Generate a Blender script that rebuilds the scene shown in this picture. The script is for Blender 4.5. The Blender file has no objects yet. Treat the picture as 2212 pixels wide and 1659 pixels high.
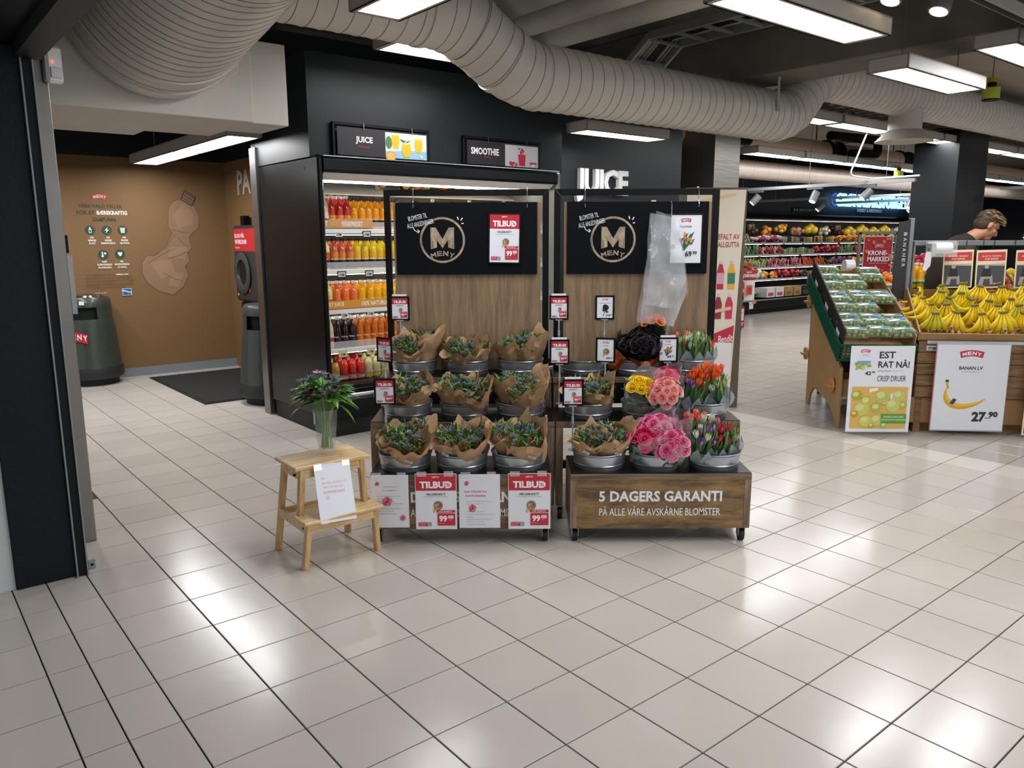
import bpy, bmesh, math, random
from mathutils import Vector, Matrix, noise
C = bpy.context.scene
COL = C.collection
rnd = random.Random(11)
# ------------------------------------------------------------ camera
HCAM = 1.57
pitch = math.radians(10.5); roll = -0.0041
fw = Vector((0, math.cos(pitch), -math.sin(pitch))); up0 = Vector((0, math.sin(pitch), math.cos(pitch))); rt0 = Vector((1, 0, 0))
rt = rt0 * math.cos(roll) + up0 * math.sin(roll)
up = -rt0 * math.sin(roll) + up0 * math.cos(roll)
cd = bpy.data.cameras.new('camera'); cam = bpy.data.objects.new('camera', cd); COL.objects.link(cam)
cd.sensor_width = 36; cd.lens = 1686 / 2212 * 36; cd.clip_start = .05; cd.clip_end = 200
cam.matrix_world = Matrix(((rt.x, up.x, -fw.x, 0), (rt.y, up.y, -fw.y, 0), (rt.z, up.z, -fw.z, HCAM), (0, 0, 0, 1)))
C.camera = cam
# ------------------------------------------------------------ world and exposure
w = bpy.data.worlds.new('world'); C.world = w; w.use_nodes = True
w.node_tree.nodes['Background'].inputs[0].default_value = (.95, .97, 1, 1)
w.node_tree.nodes['Background'].inputs[1].default_value = .7
vs = C.view_settings
vs.view_transform = 'Standard'; vs.look = 'None'; vs.gamma = 1; vs.use_curve_mapping = False; vs.exposure = 0.18
LAMP = 23.5       # emission strength of every fluorescent diffuser
SHELF = 13.0       # emission of the chillers' own tubes
try:
    C.cycles.max_bounces = 8; C.cycles.transparent_max_bounces = 24; C.cycles.caustics_reflective = False; C.cycles.caustics_refractive = False
    C.cycles.sample_clamp_indirect = 4
except Exception: pass
# ------------------------------------------------------------ the building's own axes: u along the juice chiller, v into its depth
ANG = math.radians(39.1)
U = Vector((math.cos(ANG), math.sin(ANG), 0)); V = Vector((-math.sin(ANG), math.cos(ANG), 0)); F0 = Vector((-1.46, 6.09, 0))
def W(a, b, z=0): return F0 + U * a + V * b + Vector((0, 0, z))

# ------------------------------------------------------------ materials
def lin(c): return tuple((x / 12.92 if x <= .04045 else ((x + .055) / 1.055) ** 2.4) for x in c)
def hexc(h): return tuple(int(h[i:i + 2], 16) / 255 for i in (0, 2, 4))
MC = {}
def M(h, rough=.5, metal=0., name=None, emit=0, alpha=1, trans=0, noise_s=0, noise_a=.12, bump=0, bump_s=40, stretch=None, ior=1.45, spec=.5, rand=0, coat=0, sheen=0, sss=0):
    key = (h, rough, metal, name, emit, alpha, trans, noise_s, noise_a, bump, bump_s, stretch, ior, spec, rand, coat, sheen, sss)
    if key in MC: return MC[key]
    m = bpy.data.materials.new(name or ('colour_' + h)); m.use_nodes = True
    nt = m.node_tree; b = nt.nodes['Principled BSDF']; c = lin(hexc(h)); L = nt.links
    b.inputs['Base Color'].default_value = (*c, 1); b.inputs['Roughness'].default_value = rough; b.inputs['Metallic'].default_value = metal
    b.inputs['IOR'].default_value = ior; b.inputs['Alpha'].default_value = alpha; b.inputs['Transmission Weight'].default_value = trans
    b.inputs['Specular IOR Level'].default_value = spec; b.inputs['Coat Weight'].default_value = coat; b.inputs['Sheen Weight'].default_value = sheen
    if sss: b.inputs['Subsurface Weight'].default_value = sss; b.inputs['Subsurface Scale'].default_value = .02
    if emit:
        b.inputs['Emission Color'].default_value = (*c, 1); b.inputs['Emission Strength'].default_value = emit
    if noise_s or bump or rand:
        tc = nt.nodes.new('ShaderNodeTexCoord'); mp = nt.nodes.new('ShaderNodeMapping'); L.new(tc.outputs['Object'], mp.inputs[0])
        if stretch: mp.inputs['Scale'].default_value = stretch
    if noise_s:
        n = nt.nodes.new('ShaderNodeTexNoise'); n.inputs['Scale'].default_value = noise_s; n.inputs['Detail'].default_value = 6; L.new(mp.outputs[0], n.inputs[0])
        mx = nt.nodes.new('ShaderNodeMix'); mx.data_type = 'RGBA'
        mx.inputs[6].default_value = (*[max(0, x * (1 - noise_a * 2.2)) for x in c], 1); mx.inputs[7].default_value = (*[min(1, x * (1 + noise_a * 1.6)) for x in c], 1)
        L.new(n.outputs[0], mx.inputs[0]); L.new(mx.outputs[2], b.inputs['Base Color'])
    if rand:
        oi = nt.nodes.new('ShaderNodeObjectInfo'); hs = nt.nodes.new('ShaderNodeHueSaturation'); mr = nt.nodes.new('ShaderNodeMapRange')
        mr.inputs[3].default_value = 1 - rand; mr.inputs[4].default_value = 1 + rand; L.new(oi.outputs['Random'], mr.inputs[0]); L.new(mr.outputs[0], hs.inputs['Value'])
        src = b.inputs['Base Color'].links[0].from_socket if b.inputs['Base Color'].links else None
        if src: L.new(src, hs.inputs['Color'])
        else: hs.inputs['Color'].default_value = (*c, 1)
        L.new(hs.outputs[0], b.inputs['Base Color'])
    if bump:
        n2 = nt.nodes.new('ShaderNodeTexNoise'); n2.inputs['Scale'].default_value = bump_s; n2.inputs['Detail'].default_value = 5; L.new(mp.outputs[0], n2.inputs[0])
        bp = nt.nodes.new('ShaderNodeBump'); bp.inputs['Strength'].default_value = bump; bp.inputs['Distance'].default_value = .01
        L.new(n2.outputs[0], bp.inputs['Height']); L.new(bp.outputs[0], b.inputs['Normal'])
    MC[key] = m
    return m
def wood(h1, h2, name, scale=(1, 1, 1), rough=.45, s=6):
    m = bpy.data.materials.new(name); m.use_nodes = True; nt = m.node_tree; L = nt.links; b = nt.nodes['Principled BSDF']
    tc = nt.nodes.new('ShaderNodeTexCoord'); mp = nt.nodes.new('ShaderNodeMapping'); mp.inputs['Scale'].default_value = scale; L.new(tc.outputs['Object'], mp.inputs[0])
    n = nt.nodes.new('ShaderNodeTexNoise'); n.inputs['Scale'].default_value = s; n.inputs['Detail'].default_value = 8; n.inputs['Distortion'].default_value = .6; L.new(mp.outputs[0], n.inputs[0])
    n2 = nt.nodes.new('ShaderNodeTexNoise'); n2.inputs['Scale'].default_value = s * 7; n2.inputs['Detail'].default_value = 4; L.new(mp.outputs[0], n2.inputs[0])
    ad = nt.nodes.new('ShaderNodeMath'); ad.operation = 'MULTIPLY_ADD'; ad.inputs[1].default_value = .35; L.new(n2.outputs[0], ad.inputs[0]); L.new(n.outputs[0], ad.inputs[2])
    r = nt.nodes.new('ShaderNodeValToRGB'); r.color_ramp.elements[0].position = .5; r.color_ramp.elements[1].position = .85
    r.color_ramp.elements[0].color = (*lin(hexc(h1)), 1); r.color_ramp.elements[1].color = (*lin(hexc(h2)), 1)
    L.new(ad.outputs[0], r.inputs[0]); L.new(r.outputs[0], b.inputs['Base Color']); b.inputs['Roughness'].default_value = rough
    bp = nt.nodes.new('ShaderNodeBump'); bp.inputs['Strength'].default_value = .15; bp.inputs['Distance'].default_value = .004; L.new(ad.outputs[0], bp.inputs['Height']); L.new(bp.outputs[0], b.inputs['Normal'])
    return m
def tilemat(name, h):
    m = bpy.data.materials.new(name); m.use_nodes = True; nt = m.node_tree; L = nt.links; b = nt.nodes['Principled BSDF']
    g = nt.nodes.new('ShaderNodeNewGeometry')
    mp = nt.nodes.new('ShaderNodeVectorRotate'); mp.inputs['Angle'].default_value = -ANG; L.new(g.outputs['Position'], mp.inputs[0])
    dv = nt.nodes.new('ShaderNodeVectorMath'); dv.operation = 'SCALE'; dv.inputs['Scale'].default_value = 1 / .3; L.new(mp.outputs[0], dv.inputs[0])
    n0 = nt.nodes.new('ShaderNodeTexNoise'); n0.inputs['Scale'].default_value = .9; n0.inputs['Detail'].default_value = 3; L.new(g.outputs['Position'], n0.inputs[0])
    n1 = nt.nodes.new('ShaderNodeTexNoise'); n1.inputs['Scale'].default_value = 240; n1.inputs['Detail'].default_value = 3; L.new(g.outputs['Position'], n1.inputs[0])
    oi = nt.nodes.new('ShaderNodeObjectInfo')
    c = lin(hexc(h))
    mx = nt.nodes.new('ShaderNodeMix'); mx.data_type = 'RGBA'; mx.inputs[6].default_value = (*[x * .84 for x in c], 1); mx.inputs[7].default_value = (*[x * 1.13 for x in c], 1)
    a1 = nt.nodes.new('ShaderNodeMath'); a1.operation = 'MULTIPLY_ADD'; a1.inputs[1].default_value = .45; L.new(n1.outputs[0], a1.inputs[0]); L.new(n0.outputs[0], a1.inputs[2])
    a2 = nt.nodes.new('ShaderNodeMath'); a2.operation = 'MULTIPLY_ADD'; a2.inputs[1].default_value = .3; L.new(oi.outputs['Random'], a2.inputs[0]); L.new(a1.outputs[0], a2.inputs[2])
    a3 = nt.nodes.new('ShaderNodeMath'); a3.operation = 'SUBTRACT'; a3.inputs[1].default_value = .38; L.new(a2.outputs[0], a3.inputs[0])
    L.new(a3.outputs[0], mx.inputs[0]); L.new(mx.outputs[2], b.inputs['Base Color'])
    rr = nt.nodes.new('ShaderNodeMapRange'); rr.inputs[3].default_value = .1; rr.inputs[4].default_value = .26; L.new(n0.outputs[0], rr.inputs[0]); L.new(rr.outputs[0], b.inputs['Roughness'])
    n2 = nt.nodes.new('ShaderNodeTexNoise'); n2.inputs['Scale'].default_value = 14; n2.inputs['Detail'].default_value = 3; L.new(g.outputs['Position'], n2.inputs[0])
    bp = nt.nodes.new('ShaderNodeBump'); bp.inputs['Strength'].default_value = .07; bp.inputs['Distance'].default_value = .005; L.new(n2.outputs[0], bp.inputs['Height']); L.new(bp.outputs[0], b.inputs['Normal'])
    b.inputs['Specular IOR Level'].default_value = .33
    return m
# ------------------------------------------------------------ mesh builder
class G:
    def __init__(s): s.v = []; s.f = []; s.m = []
    def add(s, vs, fs, mi=0, X=None):
        n = len(s.v)
        s.v += [tuple(X @ Vector(p)) for p in vs] if X is not None else [tuple(p) for p in vs]
        for f in fs: s.f.append(tuple(n + i for i in f)); s.m.append(mi)
        return s
    def box(s, x0, y0, z0, x1, y1, z1, mi=0, X=None):
        return s.add([(x0, y0, z0), (x1, y0, z0), (x1, y1, z0), (x0, y1, z0), (x0, y0, z1), (x1, y0, z1), (x1, y1, z1), (x0, y1, z1)],
                     [(0, 3, 2, 1), (4, 5, 6, 7), (0, 1, 5, 4), (1, 2, 6, 5), (2, 3, 7, 6), (3, 0, 4, 7)], mi, X)
    def lathe(s, prof, n=20, mi=0, X=None, a0=0, a1=2 * math.pi):
        full = abs(a1 - a0 - 2 * math.pi) < 1e-6; k = n if full else n + 1; vs = []; fs = []
        for r, z in prof:
            for i in range(k):
                t = a0 + (a1 - a0) * i / n; vs.append((max(r, 1e-5) * math.cos(t), max(r, 1e-5) * math.sin(t), z))
        for j in range(len(prof) - 1):
            for i in range(n):
                a = j * k + i; b = j * k + (i + 1) % k; fs.append((a, b, b + k, a + k))
        return s.add(vs, fs, mi, X)
    def cyl(s, p0, p1, r0, r1=None, n=12, mi=0, caps=True, X=None):
        r1 = r0 if r1 is None else r1; p0 = Vector(p0); p1 = Vector(p1); d = (p1 - p0)
        if d.length < 1e-7: return s
        q = d.to_track_quat('Z', 'Y'); vs = []; fs = []
        for p, r in ((p0, r0), (p1, r1)):
            for i in range(n):
                t = 2 * math.pi * i / n; vs.append(p + q @ Vector((r * math.cos(t), r * math.sin(t), 0)))
        for i in range(n): j = (i + 1) % n; fs.append((i, j, j + n, i + n))
        if caps: fs.append(tuple(range(n))[::-1]); fs.append(tuple(range(n, 2 * n)))
        return s.add(vs, fs, mi, X)
    def tube(s, pts, r, n=8, mi=0, X=None, caps=True, seams=None):
        pts = [Vector(p) for p in pts]; rs = r if isinstance(r, (list, tuple)) else [r] * len(pts); vs = []; fs = []; q = None
        for i, p in enumerate(pts):
            d = (pts[min(i + 1, len(pts) - 1)] - pts[max(i - 1, 0)]).normalized()
            if q is None: q = d.to_track_quat('Z', 'Y'); pd = d
            else: q = pd.rotation_difference(d) @ q; pd = d
            for k in range(n):
                t = 2 * math.pi * k / n; vs.append(p + q @ Vector((rs[i] * math.cos(t), rs[i] * math.sin(t), 0)))
        for i in range(len(pts) - 1):
            for k in range(n): a = i * n + k; b = i * n + (k + 1) % n; fs.append((a, b, b + n, a + n))
        if caps: fs.append(tuple(range(n))[::-1]); fs.append(tuple((len(pts) - 1) * n + k for k in range(n)))
        return s.add(vs, fs, mi, X)
    def ell(s, c, r, nu=10, nv=6, mi=0, X=None, q=None):
        r = r if isinstance(r, (list, tuple)) else (r, r, r); vs = []; fs = []
        for j in range(nv + 1):
            ph = math.pi * j / nv
            for i in range(nu):
                t = 2 * math.pi * i / nu; p = Vector((r[0] * math.sin(ph) * math.cos(t), r[1] * math.sin(ph) * math.sin(t), r[2] * math.cos(ph)))
                if q: p = q @ p
                vs.append(Vector(c) + p)
        for j in range(nv):
            for i in range(nu): a = j * nu + i; b = j * nu + (i + 1) % nu; fs.append((a, a + nu, b + nu, b))
        return s.add(vs, fs, mi, X)
    def prism(s, poly, z0, z1, mi=0, X=None):     # polygon in xy
        n = len(poly); vs = [(x, y, z0) for x, y in poly] + [(x, y, z1) for x, y in poly]
        fs = [tuple(range(n))[::-1], tuple(range(n, 2 * n))] + [(i, (i + 1) % n, (i + 1) % n + n, i + n) for i in range(n)]
        return s.add(vs, fs, mi, X)
    def mesh(s, name, mats, smooth=False, bevel=0, merge=False):
        me = bpy.data.meshes.new(name); me.from_pydata(s.v, [], s.f)
        for m in (mats if isinstance(mats, (list, tuple)) else [mats]): me.materials.append(m)
        if any(s.m): me.polygons.foreach_set('material_index', s.m)
        if bevel or merge:
            b = bmesh.new(); b.from_mesh(me)
            if merge: bmesh.ops.remove_doubles(b, verts=b.verts, dist=1e-5)
            if bevel:
                es = [e for e in b.edges if len(e.link_faces) == 2 and e.calc_face_angle(0) > .6]
                bmesh.ops.bevel(b, geom=es, offset=bevel, segments=1, affect='EDGES', clamp_overlap=True)
            b.to_mesh(me); b.free()
        if smooth:
            me.polygons.foreach_set('use_smooth', [True] * len(me.polygons)); me.set_sharp_from_angle(angle=math.radians(smooth if smooth > 1 else 40))
        me.update(); return me
    def build(s, name, mats, parent=None, smooth=False, bevel=0, loc=None, rot=None, merge=False):
        return put(name, s.mesh(name, mats, smooth, bevel, merge), parent, loc, rot)
def put(name, me, parent=None, loc=None, rot=None):
    o = bpy.data.objects.new(name, me); COL.objects.link(o); o.parent = parent
    if loc is not None: o.location = loc
    if rot is not None: o.rotation_euler = rot
    return o
def box1(name, d, m, parent=None, bevel=0, **k):
    return G().box(*d).build(name, m, parent, bevel=bevel, **k)
def tag(o, label=None, cat=None, group=None, kind=None):
    if label: o['label'] = label
    if cat: o['category'] = cat
    if group: o['group'] = group
    if kind: o['kind'] = kind
    return o
def thing(name, label, cat, loc=(0, 0, 0), rz=0, group=None, rot=None):
    o = bpy.data.objects.new(name, None); COL.objects.link(o); o.location = loc; o.rotation_euler = rot or (0, 0, rz); o.empty_display_size = .05
    return tag(o, label, cat, group)
def struct(o): o['kind'] = 'structure'; return o
def dup(src, loc=None, rz=None, label=None, group=None, scale=None, rot=None):
    r = src.copy(); COL.objects.link(r)
    if loc is not None: r.location = loc
    if rz is not None: r.rotation_euler = (0, 0, rz)
    if rot is not None: r.rotation_euler = rot
    if scale is not None: r.scale = scale if isinstance(scale, (list, tuple)) else (scale,) * 3
    if label: r['label'] = label
    if group: r['group'] = group
    for ch in KIDS(src):
        c = ch.copy(); COL.objects.link(c); c.parent = r
        for g in KIDS(ch): d = g.copy(); COL.objects.link(d); d.parent = c
    return r
def KIDS(o):
    return list(o.children)
ORD = ('first', 'second', 'third', 'fourth', 'fifth', 'sixth', 'seventh', 'eighth', 'ninth', 'tenth', 'eleventh', 'twelfth')
# ------------------------------------------------------------ flat print: coloured shapes and lettering in x (right) and z (up)
TX = {}
def textgeo(body, bold=0, shear=0, spacing=1):
    k = (body, bold, shear, spacing)
    if k not in TX:
        c = bpy.data.curves.new('lettering', 'FONT'); c.body = body; c.offset = bold; c.shear = shear; c.resolution_u = 2; c.space_character = spacing; c.align_x = 'CENTER'; c.space_line = .95
        o = bpy.data.objects.new('lettering', c); me = o.to_mesh()
        vs = [(p.co.x, p.co.y) for p in me.vertices]; fs = [tuple(p.vertices) for p in me.polygons]
        o.to_mesh_clear(); bpy.data.objects.remove(o); bpy.data.curves.remove(c)
        xs = [p[0] for p in vs] or [0, 1]; ys = [p[1] for p in vs] or [0, 1]
        x0, x1, y0, y1 = min(xs), max(xs), min(ys), max(ys)
        TX[k] = ([((x - x0) / max(x1 - x0, 1e-6), (y - y0) / max(y1 - y0, 1e-6)) for x, y in vs], fs)
    return TX[k]
class Sheet:
    def __init__(s, rough=.5, step=.0004): s.g = G(); s.mats = []; s.ix = {}; s.l = 1; s.rough = rough; s.step = step * .3
    def c(s, h):
        if not isinstance(h, str):
            if h not in s.ix: s.ix[h] = len(s.mats); s.mats.append(h)
            return s.ix[h]
        if h not in s.ix: s.ix[h] = len(s.mats); s.mats.append(M(h, s.rough))
        return s.ix[h]
    def poly(s, pts, h):
        y = -s.l * s.step; s.l += 1
        s.g.add([(x, y, z) for x, z in pts], [tuple(range(len(pts)))], s.c(h)); return s
    def rect(s, x0, z0, x1, z1, h): return s.poly([(x0, z0), (x1, z0), (x1, z1), (x0, z1)], h)
    def disc(s, x, z, r, h, rz=None, n=20):
        rz = rz or r; return s.poly([(x + r * math.cos(2 * math.pi * i / n), z + rz * math.sin(2 * math.pi * i / n)) for i in range(n)], h)
    def ring(s, x, z, r0, r1, h, n=48):
        y = -s.l * s.step; s.l += 1; vs = []; fs = []
        for i in range(n):
            t = 2 * math.pi * i / n
            for r in (r0, r1): vs.append((x + r * math.cos(t), y, z + r * math.sin(t)))
        for i in range(n): a = 2 * i; b = 2 * ((i + 1) % n); fs.append((a, b, b + 1, a + 1))
        s.g.add(vs, fs, s.c(h)); return s
    def line(s, pts, w, h):
        for (x0, z0), (x1, z1) in zip(pts, pts[1:]):
            d = math.hypot(x1 - x0, z1 - z0) or 1; nx, nz = -(z1 - z0) / d * w / 2, (x1 - x0) / d * w / 2
            s.poly([(x0 - nx, z0 - nz), (x1 - nx, z1 - nz), (x1 + nx, z1 + nz), (x0 + nx, z0 + nz)], h); s.l -= 1
        s.l += 1; return s
    def text(s, t, x0, z0, x1, z1, h, bold=.0, shear=0, rot=0, spacing=1):
        vs, fs = textgeo(t, bold, shear, spacing); y = -s.l * s.step; s.l += 1; cx, cz = (x0 + x1) / 2, (z0 + z1) / 2; cr, sr = math.cos(rot), math.sin(rot); out = []
        for a, b in vs:
            px, pz = x0 + a * (x1 - x0) - cx, z0 + b * (z1 - z0) - cz; out.append((cx + px * cr - pz * sr, y, cz + px * sr + pz * cr))
        s.g.add(out, fs, s.c(h)); return s
    def arcband(s, x, z, w, h, bow, col, word=None, wcol='f4f4f4', n=12):     # red banner bent upwards with MENY in it
        def top(t): return z + h / 2 + bow * (1 - (2 * t - 1) ** 2)
        def bot(t): return z - h / 2 + bow * (1 - (2 * t - 1) ** 2)
        pts = [(x - w / 2 + w * (.06 + .88 * i / n), bot(i / n)) for i in range(n + 1)] + [(x - w / 2 + w * (1 - i / n), top(1 - i / n)) for i in range(n + 1)]
        if col: s.poly(pts, col)
        if word:
            k = len(word); cw = w * .8 / k
            for i, ch in enumerate(word):
                t = (i + .5) / k; xc = x - w * .4 + (i + .5) * cw; sl = -4 * bow * (2 * t - 1) / w * .8
                zc = (top(t) + bot(t)) / 2; s.text(ch, xc - cw * .42, zc - h * .28, xc + cw * .42, zc + h * .28, wcol, .03, rot=math.atan(sl)); s.l -= 1
            s.l += 1
        return s
    def build(s, name, parent=None, loc=None, rot=None): return s.g.build(name, s.mats, parent, loc=loc, rot=rot)
    def mesh(s, name): return s.g.mesh(name, s.mats)
# ------------------------------------------------------------ shared materials
BLACK = M('030405', .5, spec=.25, name='black_metal'); DARKC = M('101315', .3, name='charcoal_enamel', coat=.3, noise_s=3, noise_a=.06); NAVY = M('04090f', .65, spec=.15, name='navy_board', noise_s=30, noise_a=.05)
WALLD = M('1b2225', .42, spec=.35, name='dark_painted_wall', noise_s=2.5, noise_a=.06, bump=.05, bump_s=60); STEEL = M('8d8a86', .3, .9, name='brushed_steel', bump=.12, bump_s=3, stretch=(1, 1, 4), noise_s=3, noise_a=.06)
STEELD = M('8f8b84', .35, .65, name='steel_sheet', bump=.3, bump_s=2, stretch=(1, 1, 12))
ZINC = M('b7bec5', .3, .8, name='galvanised_zinc', noise_s=9, noise_a=.14); WHITE = M('e8e8e6', .4, name='white_enamel'); LAMPB = M('a9a39b', .45, name='lamp_housing_paint')
DUCT = M('d6d1c8', .5, .1, name='painted_spiral_duct', noise_s=3, noise_a=.05); CONC = M('757068', .85, name='concrete', noise_s=4, noise_a=.14, bump=.3, bump_s=18)
CONCL = M('9d968b', .85, name='pale_concrete', noise_s=4, noise_a=.12, bump=.25, bump_s=18)
CEIL = M('7b766f', .9, name='painted_deck', noise_s=1.5, noise_a=.1); CEILW = M('a79c90', .85, name='pale_deck', noise_s=1.5, noise_a=.08)
KRAFTW = M('7d5f3c', .7, name='kraft_wall_film', noise_s=60, noise_a=.07)
EMIT = M('fdfdff', .5, name='lamp_diffuser', emit=LAMP); EMS = M('fff6e8', .5, name='chiller_tube', emit=SHELF)
GLASS = M('ffffff', .02, name='clear_plastic', alpha=.22, spec=.8); PAPER = M('e9eaee', .55, name='white_paper')
PAPERK = M('c09c76', .72, name='kraft_paper', noise_s=14, noise_a=.16, bump=.6, bump_s=26)
OAK = wood('5f4d3b', '98816a', 'grey_oak_board', (9, 9, .8), .5, 5); OAKH = wood('574533', '86705a', 'grey_oak_rail', (.8, 9, 9), .5, 5)
PLY = wood('54402a', '967649', 'stained_plywood', (.9, 5, 4.5), .5, 4); PINE = wood('c09b68', 'e2c594', 'oiled_pine', (1.2, 9, 9), .42, 5); PINEV = wood('b58d58', 'dcbb86', 'oiled_pine_leg', (9, 9, 1.2), .42, 5)
LOGOW = wood('6e5e49', 'b8a78e', 'logo_wood', (7, 1, 3), .5, 5)
CHROME = M('c9c9c9', .15, 1, name='chrome'); RUBBER = M('1a1b1d', .6, name='black_rubber'); CHARC = M('08090a', .35, spec=.35, name='black_laminate')
# ============================================================ THE SHELL
TILE = tilemat('floor_tile_glaze', 'c2bbb2'); TILEL = tilemat('floor_tile_pale', 'd0cac0'); TILED = tilemat('floor_tile_taupe', 'b0a9a0')
floor = G().box(-9.5, -10, -.3, 34, 14, -.006).build('floor', M('37322d', .85, name='tile_grout'), loc=F0, rot=(0, 0, ANG)); struct(floor)
def tile_xy():
    xs = [(-2.38 - .3 * (k + 1), .3) for k in range(16)][::-1] + [(-2.38, .135), (-2.245, .165)] + [(-2.08 + .3 * k, .3) for k in range(112)]
    return xs
def visible(p, mar=0):
    d = p - Vector((0, 0, HCAM)); z = d.dot(fw)
    if z < .3: return None
    x = d.dot(rt) / z * 1686; y = -d.dot(up) / z * 1686
    return (x, y, z) if abs(x) < 1106 + mar and -330 < y < 829 + mar else None
near = []; rest = []
for x0, wd in tile_xy():
    for k in range(-15, 50):
        y0 = -1.63 + .3 * k
        if y0 > 4.3 or (x0 < -2.0 and y0 > -.6): continue
        c = W(x0 + wd / 2, y0 + .15); q = visible(c, 120)
        mt = 1 if 3.02 < x0 + wd / 2 < 3.3 and y0 < 8 else (2 if x0 > 3.3 else 0)
        (near if q else rest).append((q[2] if q else 99 + x0, x0, y0, wd, mt))
near.sort(); cut = near[:300]; rest += near[300:]
TG = {}
gap = .0027
for z_, x0, y0, wd, mt in cut:
    if (wd, mt) not in TG:
        a, b, hh = wd / 2 - gap, .15 - gap, .0
        TG[(wd, mt)] = G().add([(-a, -b, -.006), (a, -b, -.006), (a, b, -.006), (-a, b, -.006), (-a, -b, -.0012), (a, -b, -.0012), (a, b, -.0012), (-a, b, -.0012), (-a + .0015, -b + .0015, 0), (a - .0015, -b + .0015, 0), (a - .0015, b - .0015, 0), (-a + .0015, b - .0015, 0)],
            [(0, 1, 5, 4), (1, 2, 6, 5), (2, 3, 7, 6), (3, 0, 4, 7), (4, 5, 9, 8), (5, 6, 10, 9), (6, 7, 11, 10), (7, 4, 8, 11), (8, 9, 10, 11)]).mesh('tile', (TILE, TILEL, TILED)[mt])
    put('tile', TG[(wd, mt)], floor, (x0 + wd / 2, y0 + .15, 0))
g = G()
for z_, x0, y0, wd, mt in rest:
    x1, y1 = x0 + wd - gap, y0 + .3 - gap; a, b = x0 + gap, y0 + gap
    g.add([(a, b, -.006), (x1, b, -.006), (x1, y1, -.006), (a, y1, -.006), (a, b, 0), (x1, b, 0), (x1, y1, 0), (a, y1, 0)], [(0, 1, 5, 4), (1, 2, 6, 5), (2, 3, 7, 6), (3, 0, 4, 7), (4, 5, 6, 7)], mt)
o = g.build('tile', (TILE, TILEL, TILED), floor); o['kind'] = 'stuff'
def AB(name, d, m, parent=None, bevel=0, st=True):
    o = box1(name, d, m, parent, bevel, loc=F0 if parent is None else None, rot=(0, 0, ANG) if parent is None else None)
    return struct(o) if st and parent is None else o
AB('ceiling', (-9.5, -10, 3.72, 34, 14, 3.85), CEIL)
AB('ceiling_pale', (6.2, -2.5, 3.60, 34, 5.2, 3.70), CEILW)
AB('ceiling_dark', (-2.0, 1.9, 3.0, 1.6, 4.35, 3.1), M('0b1016', .8, name='black_soffit'))
# recycling room
wb = AB('wall_recycling_back', (-4.5, 4.22, 0, 1.0, 4.36, 2.5), KRAFTW)
AB('wall_recycling_upper', (-4.5, 4.2, 2.5, 1.6, 4.36, 3.72), M('10161c', .6, name='black_upper_wall'))
AB('baseboard_back', (-4.5, 4.195, 0, .78, 4.218, .1), M('7d8489', .5, name='grey_skirting'))
AB('wall_recycling_side', (.78, 1.3, 0, .9, 4.22, 2.5), KRAFTW)
AB('wall_recycling_side_upper', (.78, 1.3, 2.5, .9, 4.2, 3.72), M('10161c', .6, name='black_upper_wall'))
AB('wall_recycling_left', (-4.6, -.4, 0, -2.02, -.3, 3.72), M('2a2f33', .5, name='lobby_wall'))
# stainless wall end and the jamb of the shutter opening
AB('pillar_steel', (-2.3, -1.19, 0, -1.94, -.3, 3.0), STEEL, bevel=.004)
AB('wall_jamb', (-2.36, -1.63, 0, -2.12, -1.25, 2.38), M('0b121b', .5, spec=.3, name='navy_gloss_paint', bump=.25, bump_s=30), bevel=.004)
AB('wall_plaster', (-3.6, -1.61, 0, -2.362, -1.3, 2.9), M('c9cdcf', .8, name='chipped_plaster', bump=.3, bump_s=22))
AB('wall_header', (-3.6, -6.5, 2.385, -2.07, -1.2, 3.72), M('090c10', .5, spec=.3, name='black_header'))
sh = thing('shutter_rail', 'dark roller shutter guide channel with two pale edges on the navy jamb', 'shutter rail', W(-2.095, -1.64), ANG)
G().box(-.02, 0, 0, .02, .05, 2.38).build('channel', M('0d1116', .5, spec=.3, name='dark_channel'), sh)
for x in (-.024, .02): G().box(x, -.012, 0, x + .006, .03, 2.38).build('flange', M('8f9494', .45, .4, name='worn_flange'), sh)
G().box(.028, -.0, .02, .06, .006, .07).cyl((.045, -.001, .045), (.045, .007, .045), .009, mi=1).build('lock_plate', [M('8f9494', .45, .4, name='worn_flange'), BLACK], sh, bevel=.002)
AB('trim_header_track', (-2.14, -6.5, 2.33, -2.04, -1.63, 2.39), M('0c0f13', .5, name='black_track'))
# dark housing over the juice chiller, wall with raised letters, steel column
AB('wall_over_chiller', (0, .13, 2.2, 2.62, 1.25, 2.97), WALLD)
AB('wall_juice', (2.62, .82, 0, 5.28, .95, 3.3), WALLD)
AB('wall_behind_chiller', (0, 1.2, 0, 5.28, 1.3, 3.6), WALLD)
AB('trim_housing_beam', (-.3, -.1, 3.05, 5.2, .02, 3.12), M('34332f', .6, name='grey_steel_section'))
AB('trim_chiller_end', (-.02, 1.17, 0, .04, 1.3, 2.36), STEEL, bevel=.003)
col = AB('pillar_steel_column', (6.12, .95, 0, 6.68, 1.75, 3.7), STEELD, bevel=.003)
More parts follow.
